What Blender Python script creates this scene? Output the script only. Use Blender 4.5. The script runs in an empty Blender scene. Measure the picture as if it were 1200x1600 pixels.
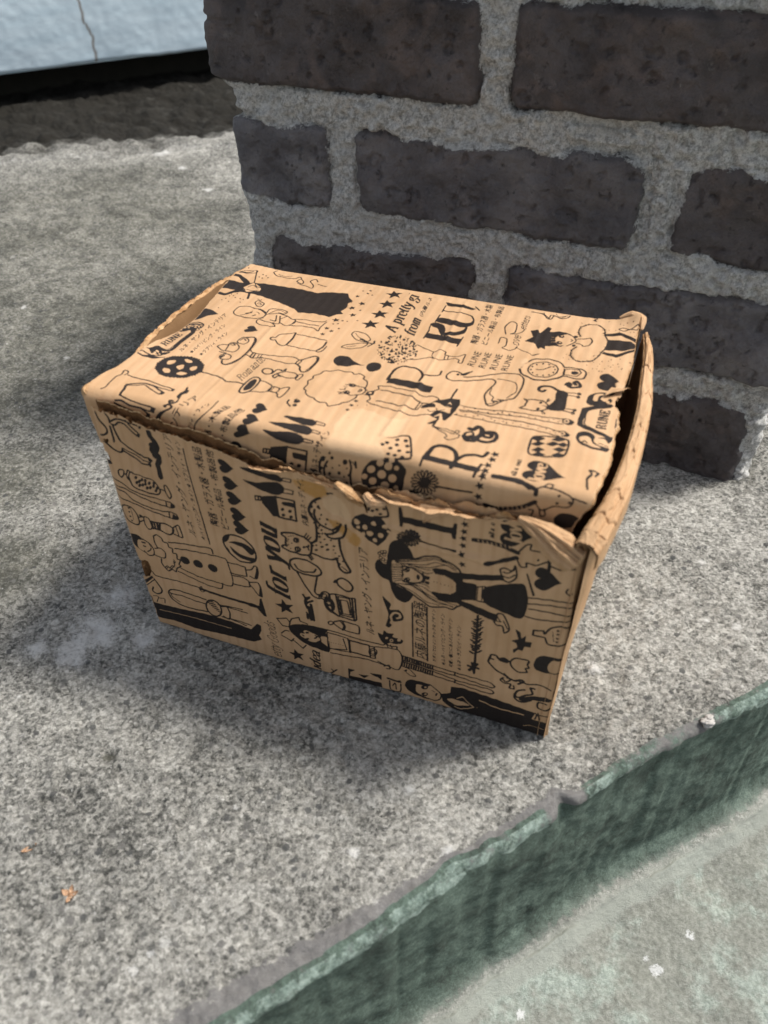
import bpy, math
import numpy as np
from mathutils import Matrix, Vector

SC = bpy.context.scene
R = math.radians
# ---------------------------------------------------------------- camera
cd = bpy.data.cameras.new('camera'); cam = bpy.data.objects.new('camera', cd); SC.collection.objects.link(cam)
A = Vector((0.99971, -0.01596, -0.01792)); Bv = Vector((0.0240, 0.66489, 0.74656)); Cv = Vector((0.0, 0.74677, -0.66508))
M = Matrix.Identity(4)
for i in range(3):
    M[i][0] = A[i]; M[i][1] = Bv[i]; M[i][2] = -Cv[i]
M[2][3] = 0.4
cam.matrix_world = M
cd.sensor_fit = 'HORIZONTAL'; cd.sensor_width = 36; cd.lens = 36 * 1267.5 / 1200
cd.clip_start = 0.01; cd.clip_end = 200
cd.dof.use_dof = True; cd.dof.focus_distance = 0.58; cd.dof.aperture_fstop = 12.5
SC.camera = cam
# ---------------------------------------------------------------- sky and sun
SUN_AZ, SUN_EL = 16.0, 57.0          # degrees: azimuth counter-clockwise from +x, elevation
w = bpy.data.worlds.new("World"); SC.world = w; w.use_nodes = True
nt = w.node_tree; bg = nt.nodes['Background']
sk = nt.nodes.new('ShaderNodeTexSky'); sk.sky_type = 'NISHITA'; sk.sun_disc = False
sk.sun_elevation = R(SUN_EL); sk.sun_rotation = R(90 - SUN_AZ); sk.air_density = 1.0; sk.dust_density = 2.5; sk.ozone_density = 1.0
hs = nt.nodes.new('ShaderNodeHueSaturation'); hs.inputs['Saturation'].default_value = .42      # thin bright cloud: a whiter sky
nt.links.new(sk.outputs[0], hs.inputs['Color']); nt.links.new(hs.outputs[0], bg.inputs[0]); bg.inputs[1].default_value = 0.125
sl = bpy.data.lights.new('sun', 'SUN'); so = bpy.data.objects.new('sun', sl); SC.collection.objects.link(so)
sl.energy = 3.9; sl.angle = R(11); sl.color = (1.0, 0.955, 0.89)
d = Vector((math.cos(R(SUN_EL)) * math.cos(R(SUN_AZ)), math.cos(R(SUN_EL)) * math.sin(R(SUN_AZ)), math.sin(R(SUN_EL))))
so.rotation_euler = d.to_track_quat('Z', 'Y').to_euler()
SC.view_settings.view_transform = 'Standard'; SC.view_settings.look = 'None'; SC.view_settings.gamma = 1
SC.view_settings.exposure = 0.54

# ---------------------------------------------------------------- helpers (millimetres in, metres out)
RNG = np.random.default_rng(7)
TAB = RNG.random((256, 256))
def vn(x, y, seed=0):
    x = np.asarray(x, float) + seed * 17.31; y = np.asarray(y, float) + seed * 9.77
    xi = np.floor(x).astype(int); yi = np.floor(y).astype(int); fx = x - xi; fy = y - yi
    fx = fx * fx * (3 - 2 * fx); fy = fy * fy * (3 - 2 * fy)
    g = lambda a, b: TAB[a & 255, b & 255]
    return (g(xi, yi) * (1 - fx) + g(xi + 1, yi) * fx) * (1 - fy) + (g(xi, yi + 1) * (1 - fx) + g(xi + 1, yi + 1) * fx) * fy - .5
def fbm(x, y, scale, octaves=3, seed=0):
    r = 0; a = 1.; f = 1. / scale
    for k in range(octaves):
        r = r + a * vn(x * f, y * f, seed + k * 3.7); a *= .5; f *= 2.03
    return r
def sstep(a, b, x):
    t = np.clip((np.asarray(x, float) - a) / (b - a), 0, 1); return t * t * (3 - 2 * t)
def lerp(tab, x):
    t = sorted(tab); return np.interp(x, [p[0] for p in t], [p[1] for p in t])

def tag(o, label=None, cat=None, group=None, kind=None):
    for k, v in (('label', label), ('category', cat), ('group', group), ('kind', kind)):
        if v: o[k] = v
    return o
def empty(name, loc, rz=0):
    o = bpy.data.objects.new(name, None); SC.collection.objects.link(o); o.location = loc; o.rotation_euler = (0, 0, rz); o.empty_display_size = .05
    return o

class MB:
    """collects grids of quads and small polygons into ONE mesh"""
    def __init__(s): s.v = []; s.q = []; s.m = []; s.a = []; s.n = 0
    def grid(s, X, Y, Z, keep=None, mat=0, attrs=None, wrap=False):
        X, Y, Z = np.broadcast_arrays(np.asarray(X, float), Y, Z); m, n = X.shape
        idx = np.arange(m * n).reshape(m, n)
        if wrap: idx = np.vstack([idx, idx[:1]])
        q = np.stack([idx[:-1, :-1], idx[1:, :-1], idx[1:, 1:], idx[:-1, 1:]], -1)
        if keep is not None: q = q[keep]
        q = q.reshape(-1, 4)
        used = np.zeros(m * n, bool); used[q.ravel()] = True
        re = np.cumsum(used) - 1
        s.v.append(np.stack([X.ravel()[used], Y.ravel()[used], Z.ravel()[used]], -1) / 1000.)
        s.q.append(re[q] + s.n); s.m.append(np.full(len(q), mat, np.int32)); k = int(used.sum())
        s.a.append({a: np.broadcast_to(np.asarray(v, float), (m, n)).ravel()[used] for a, v in (attrs or {}).items()}); s.n += k
    def build(s, name, mats, parent=None, smooth=True):
        v = np.concatenate(s.v); q = np.concatenate(s.q).astype(np.int32); mi = np.concatenate(s.m)
        me = bpy.data.meshes.new(name)
        me.vertices.add(len(v)); me.vertices.foreach_set('co', v.astype(np.float32).ravel())
        me.loops.add(q.size); me.loops.foreach_set('vertex_index', q.ravel())
        me.polygons.add(len(q)); me.polygons.foreach_set('loop_start', np.arange(0, q.size, 4, dtype=np.int32)); me.polygons.foreach_set('loop_total', np.full(len(q), 4, np.int32))
        for m_ in mats: me.materials.append(m_)
        me.polygons.foreach_set('material_index', mi)
        names = set(k for a in s.a for k in a)
        for k in names:
            at = me.attributes.new(k, 'FLOAT', 'POINT')
            at.data.foreach_set('value', np.concatenate([a.get(k, np.zeros(len(vv))) for a, vv in zip(s.a, s.v)]).astype(np.float32))
        me.update(calc_edges=True); me.validate()
        if smooth: me.polygons.foreach_set('use_smooth', np.ones(len(me.polygons), bool))
        o = bpy.data.objects.new(name, me); SC.collection.objects.link(o)
        if parent: o.parent = parent
        return o
    def box(s, x0, x1, y0, y1, z0, z1, mat=0, n=2):
        a = np.linspace(0, 1, n)
        for (p, q_, r_, ax) in (((x0, x1), (y0, y1), z0, 2), ((x0, x1), (y0, y1), z1, 2), ((x0, x1), (z0, z1), y0, 1), ((x0, x1), (z0, z1), y1, 1), ((y0, y1), (z0, z1), x0, 0), ((y0, y1), (z0, z1), x1, 0)):
            I, J = np.meshgrid(p[0] + a * (p[1] - p[0]), q_[0] + a * (q_[1] - q_[0]), indexing='ij'); K = np.full_like(I, r_)
            g = {2: (I, J, K), 1: (I, K, J), 0: (K, I, J)}[ax]; s.grid(*g, mat=mat)

# ---------------------------------------------------------------- materials
def mat(name, rough=.9, spec=.3):
    m = bpy.data.materials.new(name); m.use_nodes = True; t = m.node_tree; b = t.nodes['Principled BSDF']
    b.inputs['Roughness'].default_value = rough; b.inputs['Specular IOR Level'].default_value = spec
    return m, t, b
class NT:
    def __init__(s, t):
        s.t = t; s.co = t.nodes.new('ShaderNodeTexCoord').outputs['Object']
    def n(s, ty, **kw):
        x = s.t.nodes.new(ty)
        for k, v in kw.items(): setattr(x, k, v)
        return x
    def L(s, a, b): s.t.links.new(a, b)
    def put(s, sock, v):
        if hasattr(v, 'is_linked') or hasattr(v, 'links'): s.L(v, sock)
        else: sock.default_value = v
    def noise(s, scale, detail=4, rough=.55, dist=0, stretch=None):
        x = s.n('ShaderNodeTexNoise'); x.inputs['Scale'].default_value = scale; x.inputs['Detail'].default_value = detail; x.inputs['Roughness'].default_value = rough; x.inputs['Distortion'].default_value = dist
        if stretch:
            mp = s.n('ShaderNodeMapping'); mp.inputs['Scale'].default_value = stretch; s.L(s.co, mp.inputs[0]); s.L(mp.outputs[0], x.inputs['Vector'])
        else: s.L(s.co, x.inputs['Vector'])
        return x.outputs[0]
    def vor(s, scale, feature='F1', out=0, rand=1):
        x = s.n('ShaderNodeTexVoronoi', feature=feature); x.inputs['Scale'].default_value = scale; x.inputs['Randomness'].default_value = rand; s.L(s.co, x.inputs['Vector']); return x.outputs[out]
    def ramp(s, v, a, b, lo=0., hi=1.):
        x = s.n('ShaderNodeMapRange', interpolation_type='SMOOTHSTEP'); s.put(x.inputs['Value'], v)
        x.inputs['From Min'].default_value = a; x.inputs['From Max'].default_value = b; x.inputs['To Min'].default_value = lo; x.inputs['To Max'].default_value = hi
        return x.outputs[0]
    def mix(s, f, a, b, mode='MIX'):
        x = s.n('ShaderNodeMix', data_type='RGBA', blend_type=mode); s.put(x.inputs[0], f)
        s.put(x.inputs[6], a if not isinstance(a, tuple) else a + (1,)); s.put(x.inputs[7], b if not isinstance(b, tuple) else b + (1,)); return x.outputs[2]
    def math(s, op, a, b=0.):
        x = s.n('ShaderNodeMath', operation=op); s.put(x.inputs[0], a); s.put(x.inputs[1], b); return x.outputs[0]
    def attr(s, name): return s.n('ShaderNodeAttribute', attribute_name=name).outputs['Fac']
    def bump(s, h, strength, dist, prev=None):
        x = s.n('ShaderNodeBump'); x.inputs['Strength'].default_value = strength; x.inputs['Distance'].default_value = dist; s.L(h, x.inputs['Height'])
        if prev: s.L(prev, x.inputs['Normal'])
        return x.outputs[0]

def kraft(name, printed):
    m, t, b = mat(name, .78, .3); N = NT(t)
    c = N.mix(N.ramp(N.noise(28, 5, .6), .3, .7), KR_A, KR_B)
    c = N.mix(N.ramp(N.noise(240, 3, .6, 0, (1, .2, .2)), .40, .75, 0, .06), c, KR_C)
    c = N.mix(N.ramp(N.noise(9, 3, .5), .5, .8, 0, .35), c, KR_D)
    sx = N.n('ShaderNodeSeparateXYZ'); N.L(N.co, sx.inputs[0])           # washboarding: dirt rubbed into the flute lines
    fl = N.math('SINE', N.math('ADD', N.math('MULTIPLY', sx.outputs[0], 2 * math.pi / .0064), N.math('MULTIPLY', N.noise(9, 2, .5), 1.4)))
    c = N.mix(N.math('MULTIPLY', N.ramp(fl, .1, 1.0), N.ramp(N.noise(26, 4, .65), .35, .7, .05, .30)), c, (.27, .14, .058))
    if printed:
        pe = N.attr('peel'); st = N.attr('stain'); ink = N.attr('ink')
        c = N.mix(N.math('MULTIPLY', N.ramp(N.math('ADD', pe, N.math('MULTIPLY', N.math('SUBTRACT', N.noise(170, 8, .8), .5), 2.0)), .50, .95), .36), c, (.55, .39, .24))
        c = N.mix(N.math('MULTIPLY', N.ramp(N.math('ADD', st, N.math('MULTIPLY', N.math('SUBTRACT', N.noise(110, 8, .78), .5), 2.2)), .45, 1.0), .8), c, (.33, .16, .03))
        wear = N.math('MULTIPLY', N.math('SUBTRACT', N.noise(420, 4, .7), .5), .35)
        wear2 = N.ramp(N.noise(60, 6, .75), .62, .74, 0, .5)
        k = N.ramp(N.math('ADD', N.math('SUBTRACT', ink, N.math('MULTIPLY', wear2, .25)), wear), .30, .62)
        k = N.math('MULTIPLY', k, N.ramp(N.math('ADD', N.attr('peel'), N.math('MULTIPLY', N.math('SUBTRACT', N.noise(170, 8, .8), .5), 2.0)), .35, .6, 1, .1))
        c = N.mix(N.math('MULTIPLY', k, .97), c, N.mix(N.noise(300, 3), (.005, .005, .006), (.013, .013, .015)))
        N.L(N.math('SUBTRACT', .80, N.math('MULTIPLY', k, .30)), b.inputs['Roughness']); N.L(N.math('SUBTRACT', .3, N.math('MULTIPLY', k, .20)), b.inputs['Specular IOR Level'])
    N.L(c, b.inputs['Base Color'])
    h = N.math('ADD', N.noise(900, 3, .6), N.math('MULTIPLY', N.noise(70, 4, .6), 1.6))
    N.L(N.bump(h, .35, .0005), b.inputs['Normal'])
    return m
KR_A, KR_B, KR_C, KR_D = (.388, .238, .124), (.458, .291, .163), (.315, .182, .090), (.352, .206, .104)
M_PRINT = kraft('printed kraft cardboard', True)
M_KRAFT = kraft('plain kraft cardboard', False)
KR_A, KR_B, KR_C, KR_D = (.24, .135, .062), (.30, .175, .085), (.19, .10, .045), (.21, .115, .05)  # darker kraft tones: the shade inside the box is put into the colour
M_INNER = kraft('shaded inside of the board', False)
def torn():
    m, t, b = mat('torn kraft fibre', .95, .1); N = NT(t)
    c = N.mix(N.ramp(N.noise(140, 5, .65), .3, .7), (.31, .165, .07), (.56, .36, .195))
    c = N.mix(N.ramp(N.noise(600, 3, .7), .5, .7, 0, .5), c, (.20, .10, .045))
    N.L(c, b.inputs['Base Color']); N.L(N.bump(N.noise(500, 6, .7), .9, .0012), b.inputs['Normal']); return m
M_TORN = torn()
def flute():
    m, t, b = mat('shade-dark fluting', .95, .1); N = NT(t)
    c = N.mix(N.ramp(N.noise(160, 5, .7), .3, .7), (.085, .043, .018), (.19, .10, .045))  # dark brown paints the shade of the torn slot into the flutes
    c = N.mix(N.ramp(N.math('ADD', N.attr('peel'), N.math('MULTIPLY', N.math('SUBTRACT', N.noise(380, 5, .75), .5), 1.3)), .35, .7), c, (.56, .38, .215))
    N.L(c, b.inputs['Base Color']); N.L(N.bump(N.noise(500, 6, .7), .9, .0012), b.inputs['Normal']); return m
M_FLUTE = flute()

# ================================================================= SETTING
WHITE = [(-187, 341, 24.8), (-177, 372, 19.4), (-198, 324, 20.2), (-154, 333, 14.3), (-220, 329, 12.2), (125, 302, 7.7), (205, 338, 4.5), (217, 390, 4.8), (-107, 151, 4.5), (-113, 146, 2.7), (-119, 139, 4.1), (-19, 192, 4.2), (51, 193, 9.0), (68, 200, 5.9), (-5, 164, 9.2), (-39, 139, 5.8), (-54, 129, 7.2), (-321, 1271, 21.4), (-277, 1202, 11.1), (-227, 1112, 12.2), (-375, 787, 6.8), (-299, 680, 4.9), (221, 331, 5.6), (10, 225, 4.1), (-6, 276, 3.0), (-163, 298, 3.1), (-82, 218, 3.1), (-220, 291, 3.1), (28, 191, 5.2)]
SPLAT = [(164, 186, 4.8), (190, 205, 3.7), (75, 162, 3.5), (159, 193, 2.4)]
def concrete():
    m, t, b = mat('weathered concrete', .92, .25); N = NT(t)
    big = N.noise(7, 4, .6); mid = N.noise(42, 7, .72); fine = N.noise(430, 7, .82); grit = N.noise(1500, 2, .7)
    wv = N.n('ShaderNodeTexNoise'); wv.inputs['Scale'].default_value = 700; wv.inputs['Detail'].default_value = 3; N.L(N.co, wv.inputs['Vector'])
    vm = N.n('ShaderNodeVectorMath', operation='MULTIPLY_ADD'); N.L(wv.outputs['Color'], vm.inputs[0]); vm.inputs[1].default_value = (.0022, .0022, .0022); N.L(N.co, vm.inputs[2]); N.co2 = N.co; N.co = vm.outputs[0]
    g1 = N.n('ShaderNodeSeparateColor'); N.L(N.vor(520, 'F1', 1), g1.inputs[0]); g2 = N.n('ShaderNodeSeparateColor'); N.L(N.vor(300, 'F1', 1), g2.inputs[0])
    v = N.math('ADD', N.math('MULTIPLY', g1.outputs[0], .30), N.math('MULTIPLY', g2.outputs[0], .13))
    v = N.math('ADD', v, N.math('MULTIPLY', N.math('SUBTRACT', mid, .5), .60))
    v = N.math('ADD', v, N.math('MULTIPLY', N.math('SUBTRACT', fine, .5), 1.45))
    v = N.math('ADD', v, N.math('MULTIPLY', N.math('SUBTRACT', big, .5), .8))
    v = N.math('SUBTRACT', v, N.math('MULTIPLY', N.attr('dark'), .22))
    v = N.math('ADD', v, .235)
    r = N.n('ShaderNodeValToRGB'); N.L(v, r.inputs[0]); e = r.color_ramp.elements
    e[0].position = .06; e[0].color = (.030, .031, .029, 1); e[1].position = .95; e[1].color = (.68, .665, .615, 1)
    for p, c in ((.24, (.10, .099, .090, 1)), (.42, (.235, .230, .208, 1)), (.64, (.41, .40, .365, 1))):
        x = e.new(p); x.color = c
    c = r.outputs[0]
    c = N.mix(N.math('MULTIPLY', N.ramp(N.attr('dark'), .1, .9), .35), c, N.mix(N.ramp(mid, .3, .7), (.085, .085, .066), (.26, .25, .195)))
    # pebbles of the exposed aggregate, dark and light
    cell = N.vor(190, 'F1', 0); idc = N.vor(190, 'F1', 1)
    sep = N.n('ShaderNodeSeparateColor'); N.L(idc, sep.inputs[0])
    peb = N.math('MULTIPLY', N.ramp(cell, .30, .42, 1, 0), N.ramp(sep.outputs[0], .84, .88))
    c = N.mix(N.math('MULTIPLY', peb, .8), c, N.mix(N.ramp(sep.outputs[1], .3, .8), (.060, .062, .062), (.16, .155, .145)))
    # white lime bloom
    wm = N.ramp(N.math('ADD', N.attr('white'), N.math('MULTIPLY', N.math('ADD', N.math('SUBTRACT', N.noise(70, 8, .8), .5), N.math('MULTIPLY', N.math('SUBTRACT', N.noise(500, 5, .8), .5), .8)), 2.0)), .42, 1.05)
    sp = N.ramp(N.noise(60, 9, .82), .57, .74, 0, .6); sp = N.math('MAXIMUM', sp, N.ramp(N.noise(270, 4, .75), .63, .70, 0, .75))
    c = N.mix(N.math('MULTIPLY', N.math('MAXIMUM', wm, sp), .80), c, (.66, .655, .63))
    # smooth grey cement band along the step edge
    N.co = N.co2
    bd = N.ramp(N.math('ADD', N.attr('band'), N.math('MULTIPLY', N.math('SUBTRACT', N.noise(130, 7, .78), .5), 1.7)), .45, .58)
    c = N.mix(N.math('MULTIPLY', bd, .85), c, N.mix(N.noise(200, 5, .7), (.105, .101, .099), (.25, .243, .238)))
    # paint on the riser, worn paint on the tread
    pa = N.attr('paint'); tr = N.attr('tread')
    pn = N.math('ADD', N.math('MULTIPLY', N.noise(38, 7, .72, .4), .52), N.math('MULTIPLY', N.noise(520, 6, .82), .53))
    pr = N.n('ShaderNodeValToRGB'); N.L(pn, pr.inputs[0]); e = pr.color_ramp.elements
    e[0].position = .36; e[0].color = (.030, .034, .029, 1); e[1].position = .76; e[1].color = (.30, .365, .315, 1)
    for p, cc in ((.45, (.058, .078, .064, 1)), (.54, (.100, .142, .115, 1)), (.64, (.168, .225, .186, 1))):
        x = e.new(p); x.color = cc
    lip = N.mix(N.ramp(N.noise(260, 5, .7), .35, .7), (.16, .22, .19), (.36, .44, .39))
    pc = N.mix(N.ramp(N.math('ADD', N.attr('lip'), N.math('MULTIPLY', N.math('SUBTRACT', N.noise(150, 6, .75), .5), 1.2)), .40, .65), pr.outputs[0], lip)
    c = N.mix(N.ramp(N.math('ADD', pa, N.math('MULTIPLY', N.math('SUBTRACT', N.noise(130, 5, .7), .5), .7)), .40, .58), c, pc)
    tn = N.noise(26, 6, .68, 0, (1, 1, 1)); t2 = N.noise(330, 5, .72)
    tc = N.mix(N.ramp(t2, .3, .7), (.185, .192, .165), (.33, .338, .30))
    tc = N.mix(N.ramp(tn, .47, .64, 0, .7), tc, N.mix(N.ramp(t2, .35, .65), (.27, .325, .285), (.46, .53, .475)))
    tc = N.mix(N.ramp(N.math('ADD', N.attr('crease'), N.math('MULTIPLY', N.math('SUBTRACT', N.noise(45, 5, .7), .5), .9)), .45, .75, 0, .85), tc, (.33, .35, .31))
    tc = N.mix(N.ramp(N.math('ADD', N.attr('white'), N.math('MULTIPLY', N.math('SUBTRACT', N.noise(420, 6, .8), .5), 2.4)), .55, .8), tc, (.62, .63, .62))
    c = N.mix(tr, c, tc)
    c = N.mix(N.attr('soil_shade'), c, N.mix(N.noise(60, 5, .7), (.004, .004, .003), (.022, .019, .014)))  # near-black soil: the shade under the blue slab is put into its colour
    N.L(c, b.inputs['Base Color'])
    h1 = N.bump(mid, .35, .004)
    h2 = N.bump(N.math('ADD', N.math('ADD', fine, N.math('MULTIPLY', grit, .5)), N.math('MULTIPLY', N.ramp(cell, .0, .6, 1, 0), .25)), .9, .0022, h1)
    N.L(h2, b.inputs['Normal'])
    return m
M_CONC = concrete()
P0 = np.array([91.8, 212.8]); ang = R(29.6); E1 = np.array([math.cos(ang), math.sin(ang)]); NO = np.array([math.sin(ang), -math.cos(ang)])
far = np.array([1.06, 1.14, 1.3, 1.6, 2.2, 3.5, 6, 12, 25, 60])
es = np.concatenate([-620 * far[::-1], np.arange(-620, 420, 1.9), 420 * far])
STEP = 157.
# profile: (n inward, z, tag) from far back over the top, the lip, the riser and out along the tread
nn = []; k = 0.; st = 1.3
while k < 1900: nn.append(k); k += st; st = min(5.5, st * 1.004)
top = np.array(nn + [2000, 2200, 2700, 3600, 6000, 12000, 30000])[::-1]
th = np.linspace(0, math.pi / 2, 7)[1:]
prof_n = np.concatenate([top + 5, 5 - 5 * np.sin(th), np.full(70, 0.), -np.concatenate([np.linspace(1, 160, 90), [180, 230, 330, 600, 1500, 5000, 30000]])])
prof_z = np.concatenate([np.zeros(len(top)), -5 + 5 * np.cos(th), -np.linspace(6.5, STEP, 70), np.full(97, -STEP)])
i1 = len(top); i2 = i1 + 6; i3 = i2 + 70
Eg, Ng = np.meshgrid(es, prof_n, indexing='ij'); Zg = np.broadcast_to(prof_z, Eg.shape).copy()
edge = np.interp(es, [-620, -300, -179, -113, 0, 94, 144, 420], [2, 5, 4.5, 4, 0, 1.6, 5.7, 8])
edge = edge + fbm(es, es * 0, 34, 3, 5) * 2.6 + fbm(es, es * 0, 6, 3, 8) * 1.3
chip = -8 * np.exp(-((es - 1) / 5.) ** 2) - 4 * np.exp(-((es + 70) / 9.) ** 2)
near = np.exp(-np.clip(Ng, 0, None) / 30.)
riser = (np.arange(len(prof_n)) >= i1 - 6)
off = np.where(Ng >= 0, edge[:, None] * near, edge[:, None] * np.clip(1 + Ng / 60, 0, 1))
off = np.where((np.arange(len(prof_n)) >= i2)[None, :] & (np.arange(len(prof_n)) < i3)[None, :], edge[:, None] * np.linspace(1, .3, len(prof_n[i2:i3]) if 0 else 1)[0] * np.ones_like(Ng), off)
CH = -chip[:, None] * np.where(Ng > 0, near, np.clip(1 + Zg / 26, 0, 1))
X = P0[0] + E1[0] * Eg - NO[0] * (Ng - off + CH); Y = P0[1] + E1[1] * Eg - NO[1] * (Ng - off + CH)
dmp = np.exp(-np.maximum(0, np.abs(Eg) - 620) / 60) * np.where(Ng > 1900, 0, 1)
isTop = np.arange(len(prof_n))[None, :] < i1
isRis = (np.arange(len(prof_n))[None, :] >= i2) & (np.arange(len(prof_n))[None, :] < i3)
isTr = np.arange(len(prof_n))[None, :] >= i3
rough = fbm(X, Y, 7, 4, 1) * 2.0 + fbm(X, Y, 70, 3, 2) * 2.0
rough = rough - 1.6 * sstep(.30, .5, fbm(X, Y, 5, 2, 11)) + 1.0 * sstep(.25, .42, fbm(X, Y, 6, 2, 14))
Zg += np.where(isTop, rough * dmp, 0)
# bulging sloppy cement along the lip, lumps on riser and tread
d2 = fbm(Eg, Zg, 60, 3, 21) * 4.5 + fbm(Eg, Zg, 7, 4, 23) * 1.3
X += np.where(isRis, NO[0] * d2 * np.clip(-Zg / 25, 0, 1), 0) * dmp; Y += np.where(isRis, NO[1] * d2 * np.clip(-Zg / 25, 0, 1), 0) * dmp
fill = 14 * np.exp(-np.clip(-Ng, 0, None) / 22) + fbm(X, Y, 40, 4, 31) * 5 + fbm(X, Y, 8, 3, 33) * 1.2
Zg += np.where(isTr, fill * dmp, 0)
rz = np.clip((-Zg - STEP + 40) / 40, 0, 1)
X += np.where(isRis, NO[0] * 14 * rz ** 2, 0); Y += np.where(isRis, NO[1] * 14 * rz ** 2, 0); X += np.where(isTr, NO[0] * (14 + d2[:, i3 - 1:i3]) * np.exp(Ng / 40), 0) * dmp; Y += np.where(isTr, NO[1] * (14 + d2[:, i3 - 1:i3]) * np.exp(Ng / 40), 0) * dmp
Zg += np.where(isRis, 14 * rz ** 2, 0)
# shallow recess behind the slab, its soil coloured dark for the shade there
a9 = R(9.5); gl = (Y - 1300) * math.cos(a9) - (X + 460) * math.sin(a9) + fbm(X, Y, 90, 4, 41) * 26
recess = sstep(-40, 150, gl + fbm(X, Y, 40, 5, 47) * 80) * (1 - sstep(900, 1100, gl)) * isTop
Zg -= 26 * recess; Zg += recess * fbm(X, Y, 30, 5, 43) * 13
white = np.zeros_like(X)
for x, y, r in WHITE:
    white = np.maximum(white, 1.0 * np.exp(-((X - x) ** 2 + (Y - y) ** 2) / (r * .8) ** 2))
white = np.where(isTr, 0, white)
for x, y, r in SPLAT:
    white = np.maximum(white, np.where(isTr, np.exp(-((X - x) ** 2 + (Y - y) ** 2) / (r * 1.1) ** 2), 0))
ledge = np.exp(-((gl + 34) / 30.) ** 2) * isTop
white = np.maximum(white, ledge * .5)
dark = np.zeros_like(X)
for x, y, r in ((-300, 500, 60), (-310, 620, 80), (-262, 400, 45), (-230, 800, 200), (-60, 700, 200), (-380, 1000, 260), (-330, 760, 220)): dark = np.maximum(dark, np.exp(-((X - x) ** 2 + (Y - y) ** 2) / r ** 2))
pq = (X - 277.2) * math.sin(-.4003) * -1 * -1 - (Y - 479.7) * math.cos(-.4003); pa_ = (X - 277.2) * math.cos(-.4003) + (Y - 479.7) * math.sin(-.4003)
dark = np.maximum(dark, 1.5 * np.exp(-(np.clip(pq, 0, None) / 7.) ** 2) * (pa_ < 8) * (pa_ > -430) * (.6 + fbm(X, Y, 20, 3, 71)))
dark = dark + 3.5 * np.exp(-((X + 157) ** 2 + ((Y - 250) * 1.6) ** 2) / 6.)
Zg -= isTop * 4 * np.exp(-((X + 157) ** 2 + (Y - 250) ** 2) / 14.)
bw = np.interp(es, [-620, -185, -120, -60, -10, 20, 60, 110, 150, 420], [14, 17, 14, 9, 12, 3, 7, 6, 2, 2])
band = np.where(isTop | (np.arange(len(prof_n))[None, :] < i2), 1 - sstep(.5, 1.4, Ng / bw[:, None]), 0)
lipw = np.interp(es, [-620, -150, -60, -12, -6, 8, 16, 100, 160, 420], [6, 7, 8, 7, 0, 0, 6, 4, 11, 8])
lipn = lipw[:, None] * (1 + fbm(Eg, Zg, 12, 2, 51) * .9)
lip = np.where(isRis, (1 - sstep(.7, 1.15, -Zg / np.maximum(lipn, .1))) * (lipw[:, None] > 2), 0)
lip = np.where((np.arange(len(prof_n))[None, :] >= i1) & (np.arange(len(prof_n))[None, :] < i2), np.clip(lipw[:, None] / 6, 0, 1) * .55, lip)
paint = np.where(isRis, .9, 0.) + np.where((np.arange(len(prof_n))[None, :] >= i1 - 2) & (np.arange(len(prof_n))[None, :] < i2), np.clip(lipw[:, None] / 6, 0, 1) * .6, 0)
crease = np.where(isTr, np.exp(-((-Ng - 4) / 13) ** 2), 0) + np.where(isRis, rz * .8, 0)
gb = MB(); gb.grid(X, Y, Zg, attrs=dict(white=white, dark=dark, band=band, paint=np.where(isRis, paint * (1 - .75 * rz ** 2), paint), lip=lip, tread=np.where(isTr, 1., 0.) + np.where(isRis, rz ** 3 * .8, 0), crease=crease, soil_shade=sstep(-.05, 1.0, recess + fbm(X, Y, 16, 5, 49) * .30 * (recess > .01))))
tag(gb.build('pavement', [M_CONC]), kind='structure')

def bluepaint():
    m, t, b = mat('pale blue paint', .62, .4); N = NT(t)
    c = N.mix(N.ramp(N.noise(16, 5, .6, 0, (.35, 1, 2.2)), .3, .7), (.56, .69, .76), (.68, .80, .86))
    c = N.mix(N.ramp(N.noise(40, 5, .7), .60, .72, 0, .5), c, (.46, .55, .60))
    c = N.mix(N.ramp(N.attr('crack'), .3, .8, 0, .8), c, (.20, .15, .11))
    N.L(c, b.inputs['Base Color'])
    h = N.math('ADD', N.noise(26, 6, .6, 0, (.8, 1, 1.2)), N.math('MULTIPLY', N.noise(160, 4, .6), .25)); N.L(N.bump(h, .15, .002), b.inputs['Normal']); return m
M_BLUE = bluepaint()
m_, t_, b_ = mat('shade-dark stone', .95, .2); N_ = NT(t_); N_.L(N_.mix(N_.noise(45, 5, .7), (.008, .008, .006), (.03, .027, .021)), b_.inputs['Base Color']); M_GAP_SHADE = m_  # near-black colour stands in for the shade in the gap under the slab
ba = math.atan2(171, 360)
board = empty('painted_slab', (-.488, 1.6997, 0), ba); tag(board, kind='thing'); tag(board, 'pale blue painted slab raised over the dark gap behind the brick pillar', 'slab')
bm_ = MB(); u = np.arange(-1900, 621, 3.5); z = np.concatenate([[0, .6, 2, 4], np.arange(7, 200, 3.)])
U_, Z_ = np.meshgrid(u, z, indexing='ij')
rel = fbm(U_, Z_, 90, 3, 61) * 2.0 + fbm(U_, Z_, 10, 3, 64) * .5
rel += 5 * (1 - sstep(0, 5, Z_)) ** 2
crk = np.exp(-((U_ + 30 - 6 * np.sin(Z_ / 19.) - fbm(U_ * 0, Z_, 14, 2, 69) * 6) / 3.0) ** 2)
bm_.grid(U_, rel, 30 + Z_ + fbm(U_, Z_ * 0, 60, 3, 63)[:, :] * 4, attrs=dict(crack=crk))
bm_.grid(*np.meshgrid(np.array([-1900., 620.]), np.array([5., 130.]), indexing='ij'), np.full((2, 2), 30.0))
bm_.grid(*np.meshgrid(np.array([-1900., 620.]), np.array([5., 130.]), indexing='ij'), np.full((2, 2), 226.0))
bm_.box(-1898, 618, 120, 132, 30, 226)
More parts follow.
